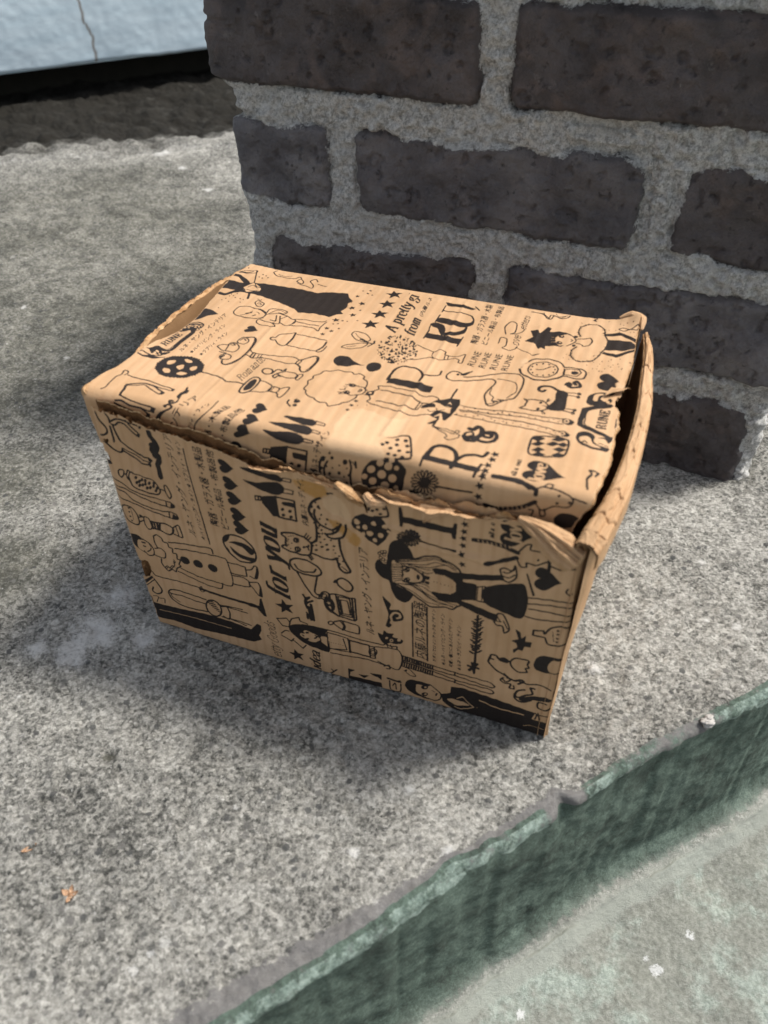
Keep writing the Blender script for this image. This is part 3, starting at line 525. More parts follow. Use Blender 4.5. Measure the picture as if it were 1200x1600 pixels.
INK_FRONT = '''
K1|1 0 90|5 1650 10 -43 28 -47 -1 -30 -18 -18 -36 -14
K1|1 0 90|62 1660 18 -27 1 -32
P1|1|68 1582 12 -3 -1 -60 -4 -39 -15 -18 5 54
K1|1 0 80|86 1610 35 21 27 6 39 -6 25 -3 38 -6
K1|1 0 80|89 1592 20 -1 28 25 30 -3 33 -30 33 -30
P1|0|227 1552 17 26 13 -8 -12 -27
K1|1 0 80|184 1638 15 -18 24 -26 18 -17
P1|0|252 1609 12 19 14 -5 -12 -19
K1|1 0 90|93 1588 3 -43 12 -60 24 -19 31 -20 48 -16 61 -7
P1|0|265 1415 18 10 11 -16 -21 -23
K1|1 0 65|105 1434 37 -10 54 -12 64 -18
K1|1 0 90|-19 1457 28 4 36 -42 28 -13 22 3 10 25
K1|1 0 90|101 1419 50 -19 53 -20 45 -9
P1|0|252 1372 13 24 15 -14 -8 -22
P1|0|-41 1326 47 12 9 -24 -50 -22
K1|1 0 240|315 1598 2 -22 20 -33 6 -31 -12 -27 -21 -14
K1|1 0 180|311 1477 -8 3 8 25 -3 12 14 7 5 -13
K1|1 0 240|318 1465 20 -9 -2 -34 -16 -32 1 -34 -3 -47
P1|1|314 1383 18 -36 7 -11 -14 -12 -3 -26 -13 -9 -2 63
K1|1 0 140|315 1439 -7 9 7 13 13 1
T1|jp ルネ・ヤング・インテリア|461 907 443 1601 414 933
T1|jp ★ハイリビング・ライン★ラブリイ・ライン|515 898 489 1578 486 911
K1|1 0 60|501 1541 6 -193 15 -233 15 -229
T1|jp 陶器・ガラス器・木製品|624 1040 609 1567 569 1048
T1|jp ビニール製品・布製品他|685 1033 676 1563 638 1044
P1|1|714 1485 -9 4 -9 9 -3 14 7 12 15 4 17 -6 16 -13 14 -14 12 -10 7 -4 0 0 -7 -2 -10 -9 -13 -13 -14 -11 -16 -4 -16 5 -9 13 1 14 9 9 8 2
P1|1|723 1377 -9 3 -10 10 -2 14 7 13 15 4 17 -6 16 -13 15 -15 12 -10 7 -4 0 0 -6 -3 -11 -8 -13 -14 -15 -12 -16 -4 -16 6 -9 13 1 14 9 9 8 3
P1|1|728 1277 -8 4 -10 10 -3 15 8 13 15 4 17 -6 16 -14 15 -15 12 -10 8 -4 0 0 -7 -3 -11 -9 -13 -14 -15 -12 -16 -5 -16 6 -10 14 1 14 9 9 8 3
P1|1|735 1168 -9 4 -10 10 -3 15 8 13 15 5 18 -6 17 -14 14 -16 13 -10 8 -4 0 0 -7 -3 -12 -10 -13 -14 -15 -13 -16 -5 -17 6 -10 14 1 15 9 10 9 3
P1|1|739 1074 -9 3 -11 11 -3 15 8 14 16 6 18 -7 17 -14 15 -16 13 -11 7 -4 0 0 -7 -3 -11 -10 -14 -15 -15 -14 -17 -5 -16 6 -10 15 1 15 9 10 9 3
K1|1 1 90|630 953 28 37 56 17 57 -14 39 -43 14 -56 -14 -52 -42 -27 -62 -3 -47 42 -27 49
P1|1|662 940 52 21 66 -6 38 -39 -25 -32 -47 41 -51 12
P1|1|665 913 30 -28 49 -22 70 -1 -13 -28 -61 -1 -57 29
P1|1|630 953 28 32 19 6 -17 -38 -23 -21
P1|1|632 907 24 -25 2 -33 -18 28
T1|serifi for you|1001 580 974 1149 863 589
S1||957 521 64 -6
P1|0|784 454 15 79 12 5 16 -154 -20 3 -23 34 -17 24
K1|1 0 65|73 507 23 -29 147 9 133 -6 32 -7
K1|1 0 150|400 473 81 -8 90 -5 81 -2 64 0
E1||571 460 24 0 -3 -8
E1||440 466 24 0 -3 -7
E1||644 460 19 0 -3 -8
P1|1|701 460 34 13 39 -7 16 3 -7 -24 -53 -6
K1|1 1 50|392 476 16 21 5 -19 20 -6 -21 -21 -16 5
P1|1|-28 766 26 32 42 4 35 -29 -37 -11 -12 -34 2 -39 44 -26 -31 10 -54 53
K1|1 0 65|76 779 42 -31 14 -46 -13 -39 -32 -11 -28 27
K1|1 0 90|60 749 22 2
K1|1 0 90|66 721 12 -1
K1|1 0 60|85 682 21 17 9 18
K1|1 0 40|107 754 10 -26
K1|1 0 70|158 829 25 17 29 -15 6 -27 27 -6 2 -29 24 -2 -4 -36 24 -2 -5 -41 20 -4 -17 -41 10 -12 -31 -26 -16 -36 -22 13 -30 -21 -21 19 -14 32 5 37
K1|1 0 65|158 829 -3 -50 9 -46
K1|1 0 65|142 726 40 13 28 -21 -5 -42 -24 -16 -57 10
K1|1 0 50|179 580 22 23 15 -10 21 22 16 -5
K1|1 0 50|258 673 9 -17 -16 -16
K1|1 0 50|186 572 22 23 14 -11 34 43 -1 30
K1|1 0 65|252 810 97 21 114 12 72 9 8 -40
K1|1 0 65|288 773 101 17 160 9 66 -3 13 -39 12 -116 -13 -61 -38 -8 -48 4 -129 6 -117 32
K1|1 0 65|271 581 71 -23 109 -30 82 -2 21 8 12 45
K1|0 0 65|630 772 63 2 45 -4 1 -74 -52 -8 -55 1
K1|0 0 65|637 671 80 7 28 -20 2 -45 -41 -10 -64 -2
K1|1 0 65|738 745 38 18 24 37 15 -5 3 -33 -17 -65 -42 6
K1|1 0 65|748 649 53 18 17 -44 -1 -67 -22 7 -26 42 -20 24
P1|1|811 799 9 -36 -18 -70 -13 10 15 55
P1|1|801 667 19 -44 -1 -70 -19 17 10 60
E1||339 695 27 -17 -18 -27
E1||426 694 27 -17 -17 -27
E1||520 691 26 -17 -17 -27
K1|1 0 80|416 382 -108 9 -93 5 -47 -17 -18 -34 16 -55 62 -33 87 -2 97 14
K1|1 0 65|165 345 84 8 82 -13 77 0
K1|1 0 50|163 355 8 -41 46 -28
K1|1 1 130|488 268 -31 -20 -29 8 -18 33 2 45 20 39 30 19 29 -8 17 -32 -1 -44
E.25||459 320 27 -51 -41 -48
K1|1 0 50|424 357 39 29
K1|1 0 50|434 348 35 25
K1|1 0 50|444 338 31 22
K1|1 0 50|454 329 27 18
K1|1 0 50|464 319 23 14
K1|1 0 50|474 310 19 10
K1|1 0 50|484 300 15 7
K1|1 0 50|495 291 10 3
K1|1 0 80|521 360 34 8 13 -51 -14 -61 -36 14
K1|1 0 65|497 368 94 13 74 6
K1|1 0 65|555 368 75 0 65 -2
K1|1 0 65|504 259 84 -1 81 -14
K1|1 0 65|564 265 75 1 65 -8
P1|0|-26 281 33 -27 -2 -46 35 -5 180 16 178 22 170 -2 131 -17 21 31 30 40 24 -8 -2 -45 -24 -56 16 -34 -64 -44 -244 -21 -180 -25 -149 13 -94 -13 -35 5 -25 49 3 106
K0|1 0 40|35 143 262 23 260 5
K1|1 0 80|40 356 -13 -39 26 -18 37 24 12 32 -15 50 -17 37
P1|0|-27 387 85 78 10 -13 -94 -98
K1|1 0 50|-26 337 99 101
K1|1 0 50|20 270 36 2 -22 -54
K1|1 0 50|63 263 37 8 -5 -42
K1|1 1 65|38 1270 14 12 22 0 -5 -28 -20 -23 -13 11
K1|1 0 65|71 1261 17 1 12 27 14 -8
K1|1 0 65|88 1262 10 -42 11 -30
K1|1 1 65|114 1281 89 -9 62 -7 25 -52 -6 -26 -19 -15 -55 -3 -101 21
E1||147 1254 10 3 -3 -13
E1||163 1232 10 3 -3 -13
E1||184 1249 10 3 -3 -13
E1||206 1250 10 3 -3 -13
E1||144 1219 10 3 -3 -13
E1||159 1204 10 3 -3 -13
E1||180 1211 10 3 -3 -13
E1||202 1226 10 3 -3 -13
E1||229 1239 10 3 -3 -13
E1||261 1248 10 3 -3 -13
E1||207 1200 10 3 -3 -13
E1||229 1208 10 3 -3 -13
E1||253 1225 10 3 -3 -13
E1||276 1219 10 3 -3 -13
E1||262 1196 10 3 -3 -13
K1|1 0 65|291 1216 26 -2
K1|1 1 65|324 1246 16 10 14 -44 1 -29 -14 -17 -16 38
K1|1 0 65|-33 1203 48 -5 43 -25 38 -23 79 -12 82 2 54 0 32 3
K1|1 0 65|-27 1156 68 -6 40 -13 61 -20 95 -17 75 -3
K1|1 0 65|310 1136 -4 -41
K1|1 0 65|343 1143 17 -23 -7 -17 -26 -8 -15 2
P1|1|344 1134 16 -14 -7 -17 -21 -2
K1|1 0 65|-32 1130 66 -7 54 -47 83 -20 92 -5 63 12
K1|1 0 65|-33 1086 40 -20 96 -17 73 -17 75 -9 58 -9
K1|1 0 65|311 1056 -2 -42
K1|1 0 65|326 1063 30 -9 8 -26 -11 -13 -44 -1
P1|1|339 1052 26 -24 -12 -15 -26 5
P1|0|-43 1089 8 -10 3 -63 -12 10
K1|1 1 70|-10 1004 27 17 42 -10 24 -38 4 -51 -13 -30 -30 -6 -40 24 -20 53
S1||35 1004 11 0
S1||32 974 11 0
S1||31 941 11 0
S1||33 909 11 0
K1|1 0 30|43 1013 7 -37 -4 -60
K1|1 0 65|92 953 35 13
K1|1 0 65|85 915 35 23
K1|1 0 80|100 971 13 -2 -11 -10
K1|1 1 65|127 966 28 2 10 -29 0 -46 -26 -15 -16 29
K1|1 0 100|174 942 -3 -50
K1|1 0 100|190 940 -2 -45
K1|1 0 100|210 943 -2 -47
K1|1 0 100|228 945 -11 -49
K1|1 0 80|166 946 63 6 40 5 40 -20 0 -26 -24 -30 -33 -1 -36 15 -51 -2
K1|1 1 65|312 938 37 34 8 -14 6 -76 -29 4 -31 10
K1|1 0 50|335 955 6 -74
K1|1 0 65|-37 989 21 -6
K1|1 0 65|-40 960 27 4
K1|1 1 95|1002 1113 35 14 39 5 49 -9 30 -21 16 -12 -9 -73 -19 -24 -42 -6 -34 3 -33 3 -33 11 -7 12 16 12 11 -3 -3 23 6 37 -18 12
K1|1 1 80|1097 1091 -3 -10 -7 -7 -9 -3 -6 3 -2 8 4 10 7 7 8 3 7 -3
K1|1 1 80|1101 1026 -4 -11 -8 -9 -10 -3 -7 4 -1 9 3 11 9 8 9 3 7 -4
E1||1085 1087 5 2 -1 -11
E1||1086 1019 5 2 -1 -11
E1||1123 1047 7 2 -1 -10
K1|1 0 80|1123 1047 26 12 4 11
K1|1 0 80|1146 1056 5 -21
K1|1 0 55|1130 1118 19 37
K1|1 0 55|1139 1108 20 36
K1|1 0 55|1150 1104 22 31
K1|1 0 55|1140 992 20 -32
K1|1 0 55|1149 995 17 -26
K1|1 0 55|1158 1002 15 -24
K1|1 0 110|1168 1089 30 30 8 44 0 81 -24 48 -5 39 18 45 36 37 39 19 17 10
K1|1 0 100|1208 1333 -6 -35 21 -49 38 -23 38 -2 41 40 10 23
K1|1 0 100|1258 1179 15 -16 37 2 39 22 20 46 6 47 2 9
K1|1 0 100|1258 1179 39 18 28 29 18 45
K1|1 0 80|1298 1221 4 -19 22 17
K1|1 0 110|1329 1171 4 -77 17 -71 29 -68 -6 -17 -28 -9 -21 14 -9 26 6 16
K1|1 0 100|1304 1022 12 -46
K1|1 0 90|1165 1018 64 -17 50 2 25 19 9 3
K1|1 0 60|1331 967 31 -18
E1||1222 1150 7 2 0 -6
E1||1248 1142 7 2 0 -6
E1||1221 1174 7 2 0 -6
E1||1236 1205 7 2 0 -6
E1||1200 1113 7 2 0 -6
E1||1224 1114 7 2 0 -6
E1||1178 1075 7 2 0 -6
E1||1197 1083 7 2 0 -6
E1||1230 1083 10 3 -1 -8
E1||1257 1105 10 3 -1 -8
E1||1194 1048 10 3 -1 -8
E1||1259 1070 11 4 -1 -9
E1||1299 1110 9 3 0 -7
E1||1283 1146 7 2 0 -6
E1||1294 1081 5 2 0 -5
E1||1303 1060 5 2 0 -5
E1||1322 1042 7 2 0 -6
E1||1341 1010 7 2 0 -6
E1||1311 1007 7 2 0 -6
E1||1253 1184 7 2 0 -6
E1||1218 1213 7 2 0 -6
E1||1043 1101 5 1 0 -4
E1||1055 1108 5 1 0 -4
E1||1038 1079 5 1 0 -4
E1||1055 1056 5 1 0 -4
E1||1036 1040 5 1 0 -4
E1||1069 1113 5 1 0 -4
E1||1045 1015 5 1 0 -4
E1||1033 1064 5 1 0 -4
E1||1027 1034 5 1 0 -4
P1|1|816 1503 41 8 60 -2 49 -7 50 8 26 -16 2 -20 -13 -9 -45 0 -49 7 -54 8 -49 11
K1|0 1 50|1050 1496 46 1 -5 -20 -45 0
P1|1|819 1425 75 0 54 18 71 16 30 -22 -10 -40 -34 -25 -65 5 -51 14
K1|0 1 50|1048 1427 53 0 -6 -26 -53 -4
P1|0|909 1339 91 29 5 -143 -38 -3 -53 74
K1|0 1 70|877 1333 32 6 2 -25 -34 -9
K1|1 0 70|894 1336 2 -26
K1|0 0 90|1001 1358 98 1 1 -133 -100 -2
P1|1|1026 1328 15 11 57 3 0 -27 -37 -1 -28 2
E1||1027 1284 11 3 -1 -11
E1||1068 1282 11 3 -1 -11
E1||1028 1246 11 3 -1 -11
E1||1070 1244 11 3 -1 -11
T1|jp 内藤ルネ・デザイン|1168 1210 1164 1528 1128 1216
E1||1231 1279 6 2 -1 -8
E1||1242 1309 6 2 -1 -8
E1||1262 1250 6 2 -1 -8
E1||1320 1247 6 2 0 -8
E1||1229 1359 8 2 -1 -11
E1||1193 1349 8 2 -1 -11
E1||1185 1296 9 3 -1 -12
E1||1224 1229 6 2 -1 -8
E1||1237 1204 6 2 -1 -8
E1||1214 1173 6 2 -1 -8
E1||1238 1180 6 2 -1 -8
E1||1345 1347 5 2 0 -7
E1||1276 1292 9 3 -1 -12
E1||1217 1383 6 2 -1 -7
E1||1197 1241 6 2 -1 -8
E1||1221 1154 6 2 -1 -8
E1||1330 1281 6 2 0 -8
K1|1 0 60|1347 1374 19 -48
K1|1 0 80|1232 1367 4 -19
P1|1|1284 1473 25 -19 -12 -13 -12 16
K1|1 0 70|1291 1469 27 7 -12 -32
K1|1 1 95|1029 894 6 31 34 22 56 5 55 -22 28 -34 -2 -27 -22 -18 -40 -10 -51 1 -45 14
K1|1 0 80|1056 899 16 -31 39 -9 53 14 16 28
K1|1 0 85|1064 843 33 -75 30 -59 20 -31 35 -7
K1|1 0 85|1184 851 -14 -73 -10 -57 13 -19 22 -7
K1|1 1 80|1245 717 -6 -21 -14 -17 -17 -6 -12 7 -4 18 7 22 14 16 16 6 13 -7
K1|1 1 60|1231 712 -4 -10 -7 -9 -10 -3 -7 3 -2 8 4 11 8 8 9 3 7 -3
K1|0 1 60|1182 706 8 1 4 -32 -12 -4
E1||1241 645 21 -50 -28 -31
S0||1238 655 15 0
K0|1 0 80|1242 626 16 -26
K1|0 1 80|1246 729 44 16 84 -4 23 5 2 -172 -11 -13 -92 5 -39 26
K1|1 0 80|1284 743 17 -175
K1|0 1 70|1297 729 68 5 10 -149 -63 -5
K1|0 1 60|1310 706 43 4 11 -109 -46 -6
K1|1 0 80|1380 739 5 -179
K1|1 0 65|1242 586 48 -22
K1|1 1 90|1303 863 28 17 33 -11 23 -36 -10 -34 -34 -8 -32 22 -13 26
P1|1|1273 830 15 28 14 -7 -9 -18
K1|1 1 65|1224 489 16 16 17 -7 -7 -15 -18 -11
K1|1 1 75|1257 502 43 29 23 1 81 -5 10 -29 -7 -40 -35 -2 -59 2 -45 24
K1|1 0 65|1300 527 18 -34 -8 -40
K1|1 0 65|1312 532 15 -40 -8 -36
P1|1|1076 668 13 8 10 -20 24 13 5 -14 -26 -34 40 23 1 -15 -37 -30 2 -40 22 -20 -34 16 -13 51 6 34
K1|1 0 140|1126 599 7 -128
K1|1 0 130|1109 576 8 -108
K1|1 0 120|1097 506 0 -33
K1|1 0 100|1093 521 7 -13
T1|jp ルネ・ヤング・インテリア|1505 485 1482 1143 1451 490
K1|0 1 65|891 397 66 25 20 -30 -12 -43 -40 -5
K1|0 0 65|973 391 16 38 50 30 5 -30 45 -9
K1|1 0 65|908 271 28 34 25 4
K1|0 0 65|906 253 62 -32 19 31
K1|0 0 65|985 234 55 -51 24 38
P1|1|964 343 19 32 74 32 87 13 73 2 -14 -33 16 -48 -5 -120 -71 -1 -63 8 -60 32 -47 48
P0|1|1051 339 25 21 46 -9 38 -18 6 -25 -26 -27 -40 -11 -31 10 -37 24
E1||1081 342 12 5 -1 -10
E1||1078 285 12 5 -1 -10
K1|1 0 80|1127 309 13 16
P0|1|1168 342 36 9 15 -10 -10 -77 -14 11 -26 23
K1|1 0 60|1129 337 31 -9 6 -20 -26 -27
P1|1|1051 345 15 -16 -24 -5
P1|1|1041 313 19 -3 -5 -14
E1||1217 316 4 2 0 -3
E1||1232 316 4 2 0 -3
E1||1246 317 4 2 0 -3
E1||1261 317 4 2 0 -3
E1||1276 318 4 2 0 -3
E1||1290 318 4 2 0 -3
E1||1305 318 4 2 0 -3
K1|0 1 60|1211 398 69 0 60 -8 5 -119 -73 -9 -63 -3
K1|0 0 60|1309 377 18 -92 -118 -32
K1|1 0 65|1213 420 91 -1 112 -9 134 6
K1|1 0 90|1339 379 128 -2
K1|1 0 80|1347 371 2 -99
K1|1 0 90|1350 278 121 -5
K1|1 0 65|1222 219 110 12 116 15 113 -13
K1|0 1 65|1467 371 30 7 5 -103 -31 -7
K1|1 1 60|1512 335 -5 -21 -12 -18 -16 -6 -11 7 -4 18 5 22 12 17 15 6 12 -7
K1|1 1 50|1502 331 -3 -12 -7 -9 -9 -4 -6 4 -3 9 3 12 7 9 9 4 6 -4
K1|1 0 65|1504 381 126 26 29 -37 3 -65 -19 -76 -37 -5 -90 29
P1|1|1522 512 29 -4 8 40 22 -18 36 9 -8 -29 58 -8 -8 -35 -36 -15 -29 -1 -30 -23 -28 31
E0||1602 475 12 5 0 -14
E0||1646 494 11 4 0 -13
E0||1574 485 9 4 0 -10
E1||1602 475 6 2 0 -6
K1|1 0 65|1550 416 22 15 22 -12 36 15 4 -26
K1|1 0 50|1572 431 7 -24
K1|1 0 50|1594 435 10 -23
K1|1 0 65|1553 224 31 19 3 -33 -19 -3
T1|serifl etty Goods|885 26 867 344 816 31
S1||992 98 56 -6
S1||956 518 56 -6
T1|serifi idea|1145 9 1149 190 1075 15
K1|1 0 65|1215 58 16 -11
K1|1 0 80|1208 13 44 55
P1|0|1326 113 47 3 -33 -33 -6 -38 68 6 133 7 5 -46 -93 -12 -123 2
P1|0|1387 81 55 12 16 1 -32 -34
P1|0|1459 124 76 11 2 -52 -25 18 -30 10
K1|1 0 120|1574 117 76 -6
K1|1 0 65|1585 99 7 -81 58 3 4 73
K1|1 0 60|1604 60 16 31 7 -57
E1||1643 113 11 5 0 -12
K1|1 0 70|1658 366 173 -9 139 -5 204 2 28 -23 -25 -18 -198 13
K1|1 0 70|1665 327 182 -5 128 2
K1|1 0 70|1665 315 182 -11 129 -15
K1|1 0 70|1657 269 191 -1 126 -5 192 -10 33 16 -13 24 -206 -9
K1|1 0 65|1974 354 -1 -31
K1|1 0 65|1978 289 -3 -32
K1|0 0 75|1669 368 -2 -40
K1|0 0 75|1665 311 -4 -41
K1|0 0 75|1683 367 -2 -40
K1|0 0 75|1679 311 -4 -41
K1|0 0 75|1696 366 -1 -40
K1|0 0 75|1693 310 -4 -40
K1|0 0 75|1710 365 -2 -40
K1|0 0 75|1707 310 -4 -41
K1|0 0 75|1723 364 -1 -39
K1|0 0 75|1721 309 -4 -40
K1|0 0 75|1736 363 0 -39
K1|0 0 75|1735 309 -4 -41
K1|0 0 75|1750 362 0 -39
K1|0 0 75|1749 309 -4 -41
K1|0 0 75|1763 361 1 -39
K1|0 0 75|1763 308 -4 -41
K1|0 0 75|1776 361 1 -40
K1|0 0 75|1777 308 -4 -41
K1|0 0 75|1789 360 2 -39
K1|0 0 75|1791 307 -4 -40
K1|0 0 75|1803 359 2 -39
K1|0 0 75|1804 307 -3 -41
K1|0 0 75|1816 358 2 -39
K1|0 0 75|1818 306 -4 -40
K1|0 0 75|1829 357 3 -39
K1|0 0 75|1832 306 -4 -41
K1|0 0 75|1842 356 4 -39
K1|0 0 75|1846 305 -4 -40
K1|1 0 50|1681 267 24 -8 41 -44 -32 -14 -25 20
P1|1|1673 233 20 21 -4 -27
P1|1|1681 91 8 49 33 27 56 7 56 0 -15 -26 -40 -6 -29 -6 -3 -53 8 -22 41 -20 33 -11 -65 2 -58 19
K1|1 0 65|1835 168 40 -26 25 -33 -7 -48 -39 -26 -58 6
E1||1799 130 22 10 0 -19
E1||1802 67 20 10 0 -18
E0||1805 135 8 4 0 -8
E0||1806 70 8 4 0 -8
K1|1 0 80|1779 149 40 12
K1|1 0 70|1869 88 7 23
K1|1 0 40|1844 121 16 -5
P1|0|1900 116 54 38 2 57 58 21 169 -8 153 -14 104 -6 -15 -64 82 2 8 -86 -1 -47 -89 -20 -146 -8 -158 0 -95 -7 -65 1 3 41 -54 40
P0|1|1937 88 51 18 84 -14 -82 -37
K0|0 0 45|1995 122 30 27 71 -69 -73 -48 -40 7
K0|1 0 70|2126 165 101 -21 151 11
K0|1 0 60|2136 -5 95 -5 94 1
K0|1 0 30|2388 56 43 22 68 -4
E.5||2115 90 6 3 0 -8
K1|1 0 65|2440 204 9 -14 -6 -42
K1|1 0 65|2456 193 51 7
K1|1 0 60|2454 211 15 -62
T1|jp 内藤ルネの陶器|1809 390 1796 845 1740 400
K1|0 0 70|1722 828 6 -444
K1|0 0 70|1803 827 11 -442
T1|jp モダンでロマンチックなデザイン|1864 392 1851 821 1842 397
T1|jp ★ルネ・ハイリビング・ライン|1919 384 1902 806 1893 391
T1|jp 可愛い魅力にあふれたデザイン|1961 388 1944 786 1938 394
T1|jp ★ルネ・ラブリイ・ライン|2010 381 1992 745 1984 387
P1|1|1556 825 25 -26 22 -23 -6 -43 52 12 25 -40 -8 -36 -41 -24 -23 -1 -7 -22 12 -12 -18 -29 -18 10 13 63 1 50 -16 59
K0|1 0 100|1607 647 -5 31 18 36 29 1 5 -25 -17 -15
K1|1 0 100|2074 867 4 -198 2 -275
E1||2065 833 9 -3 -2 -7
E1||2087 846 8 9 2 -5
E1||2057 811 15 -4 -2 -7
E1||2095 831 14 15 2 -5
E1||2062 795 12 -3 -2 -7
E1||2091 811 10 12 2 -5
E1||2063 777 11 -3 -2 -7
E1||2090 793 10 11 2 -6
E1||2057 756 16 -4 -2 -7
E1||2096 777 14 16 2 -6
E1||2065 741 9 -3 -2 -7
E1||2088 755 8 9 2 -6
E1||2058 720 15 -4 -2 -7
E1||2096 740 14 16 2 -6
E1||2062 702 12 -3 -2 -7
E1||2092 720 11 13 2 -6
E1||2064 684 11 -3 -2 -7
E1||2091 700 10 11 2 -6
E1||2057 663 16 -5 -2 -7
E1||2097 684 14 17 2 -6
E1||2066 647 9 -3 -2 -7
E1||2089 662 8 10 2 -6
E1||2059 625 15 -4 -2 -8
E1||2096 645 13 16 2 -6
E1||2061 607 13 -4 -2 -8
E1||2094 625 12 14 2 -6
E1||2065 589 10 -3 -2 -8
E1||2091 605 10 11 2 -6
E1||2057 566 16 -5 -2 -8
E1||2098 588 15 18 3 -6
K1|1 0 130|2073 444 28 -1
K1|1 0 130|2073 444 7 -35
K1|1 0 130|2073 444 -21 -34
K1|1 0 130|2073 444 -28 1
K1|1 0 130|2073 444 -7 35
K1|1 0 130|2073 444 20 34
P1|1|1595 1171 7 44 21 36 31 10 31 -14 22 -27 13 -31 5 -31 -104 -44 -12 -53 2 -49 2 -43 7 -23 23 -18 79 -32 -4 -31 -19 -34 -24 -14 -38 11 -28 56 -15 65 -35 14 -32 33 -9 40 11 41 19 19 18 -25 18 3 3 53
E0||1546 1136 7 -5 -5 -8
K1|1 1 40|1553 1131 -4 -4 -5 0 -4 3 -2 6 2 6 4 4 5 0 4 -3 2 -6
E0||1561 1151 7 -5 -5 -8
K1|1 1 40|1567 1146 -4 -4 -5 0 -4 3 -2 6 2 6 4 4 5 0 4 -3 2 -6
E0||1576 1156 7 -5 -5 -8
K1|1 1 40|1582 1151 -3 -4 -6 0 -4 3 -2 6 2 6 4 3 5 1 4 -4 2 -5
E0||1572 1134 7 -5 -5 -8
K1|1 1 40|1578 1128 -4 -4 -5 0 -4 4 -2 5 2 6 4 4 5 1 4 -4 2 -6
E0||1553 1110 7 -6 -5 -9
K1|1 1 40|1560 1104 -4 -4 -6 0 -4 3 -2 6 2 6 4 4 5 0 4 -3 2 -6
E0||1566 1099 7 -6 -5 -9
K1|1 1 40|1573 1093 -4 -4 -5 0 -4 3 -2 6 1 6 4 4 6 1 4 -4 2 -6
E0||1578 1087 7 -6 -5 -9
K1|1 1 40|1585 1082 -5 -4 -5 0 -4 3 -2 6 2 6 4 4 5 0 4 -3 2 -6
K1|1 0 80|1626 1119 59 25 53 18 57 37 57 15 39 -16 39 -10 27 -21 14 -25
K1|1 0 38|1630 1111 77 29 67 31 65 30 57 -10
K1|1 0 38|1630 1104 77 27 67 27 65 32 66 -8 44 -23
K1|1 0 38|1635 1097 95 23 53 12 61 39 61 -4 44 -20
K1|1 0 38|1685 1108 72 3 62 15 64 40 48 -7
K1|1 0 38|1698 1104 50 -14 45 -15 35 18
K1|1 0 38|1694 1114 72 -12 53 6
K1|1 0 38|1610 1080 57 13
K1|1 0 38|1609 1067 58 11
K1|1 0 38|1609 1055 58 13
K1|1 0 38|1609 1040 58 13
K1|1 0 38|1609 1024 53 12
K1|1 0 38|1611 1006 53 15
K1|1 0 38|1613 988 53 22
K1|1 0 38|1618 974 53 23
K1|1 0 38|1622 959 49 27
K1|1 0 38|1639 1102 46 -3
K1|1 0 38|1643 948 65 10 51 -20 55 -38 56 -18 68 6
K1|1 0 38|1666 953 56 10 50 -27 61 -36 59 -10 51 -7
K1|1 0 38|1685 962 55 7 46 -34 60 -23 69 -7 45 -3
K1|1 0 38|1699 974 78 -4 46 -22 55 -25 36 -2
K1|1 0 38|1634 941 51 -11 56 -24 56 -38 73 1
K1|1 0 38|1758 988 41 2 23 -23
K1|1 0 80|1624 947 61 -29 37 -22 56 -35 47 -22 68 25 46 1 21 25 18 16
K1|1 0 80|1667 1081 13 7 27 0 32 -7 27 -18 14 -23 -4 -27 -18 -18 -36 -16 -37 -4 -14 2
K1|1 0 60|1667 1075 5 -17 -6 -15 5 -16 -5 -21
E1||1692 1065 16 6 0 -18
E1||1692 993 17 6 0 -18
E0||1698 1072 4 1 0 -4
E0||1698 1000 4 1 0 -4
E0||1685 1056 3 1 0 -4
E0||1685 985 3 1 0 -4
K1|1 0 90|1751 1047 -2 -15 3 -13
K1|1 0 50|1758 1042 -1 -17
E.4||1727 1024 3 1 0 -2
P1|1|1784 1057 32 1 0 -15 -22 -10
P1|1|1776 1007 45 10 -4 -14 -23 -2
K1|1 0 60|1775 1072 12 -36 -11 -36
K1|1 1 50|1787 1048 29 7 0 -33 -27 -4
P1|0|1823 1116 18 15 43 9 44 -6 47 10 72 16 2 -32 -63 -20 -4 -22 70 3 6 -115 -70 -10 -3 -20 76 -16 2 -29 -104 22 -45 -10 -45 -4 -46 35 8 22 36 0 45 10 43 35 3 44 -32 25 -36 6 -44 -3
P0|1|1816 1028 4 38 17 18 49 5 44 -15 26 -28 -5 -39 -30 -30 -54 -10 -36 -3 -14 20
E1||1836 1030 4 1 0 -3
E1||1852 1031 4 1 0 -3
E1||1872 1029 4 1 0 -3
E1||1892 1028 4 1 0 -3
E1||1912 1029 4 1 0 -3
E1||1932 1030 3 1 0 -3
E0||1816 1028 6 2 0 -7
E0||1817 1037 6 2 0 -7
E0||1818 1047 6 2 0 -7
E0||1819 1056 6 2 0 -7
E0||1820 1066 6 2 0 -7
E0||1824 1071 6 2 0 -7
E0||1829 1075 6 2 0 -7
E0||1833 1080 6 2 0 -7
E0||1837 1084 6 2 0 -7
E0||1850 1085 6 2 0 -7
E0||1862 1087 6 2 0 -7
E0||1874 1088 6 2 0 -7
E0||1886 1089 6 2 0 -7
E0||1897 1085 6 2 0 -7
E0||1908 1081 6 2 0 -7
E0||1919 1078 6 2 0 -7
E0||1930 1074 6 2 0 -7
E0||1937 1067 6 2 0 -7
E0||1943 1060 6 2 0 -7
E0||1949 1053 6 2 0 -7
E0||1956 1046 6 2 0 -7
E0||1955 1036 6 2 0 -7
E0||1953 1027 6 2 0 -7
E0||1952 1017 6 2 0 -7
E0||1951 1007 6 2 0 -7
E0||1943 1000 6 2 0 -7
E0||1936 992 6 2 0 -7
E0||1928 985 6 2 0 -7
E0||1921 977 6 2 0 -7
E0||1908 975 6 2 0 -7
E0||1894 972 6 2 0 -7
E0||1881 970 6 2 0 -8
E0||1867 967 6 2 0 -8
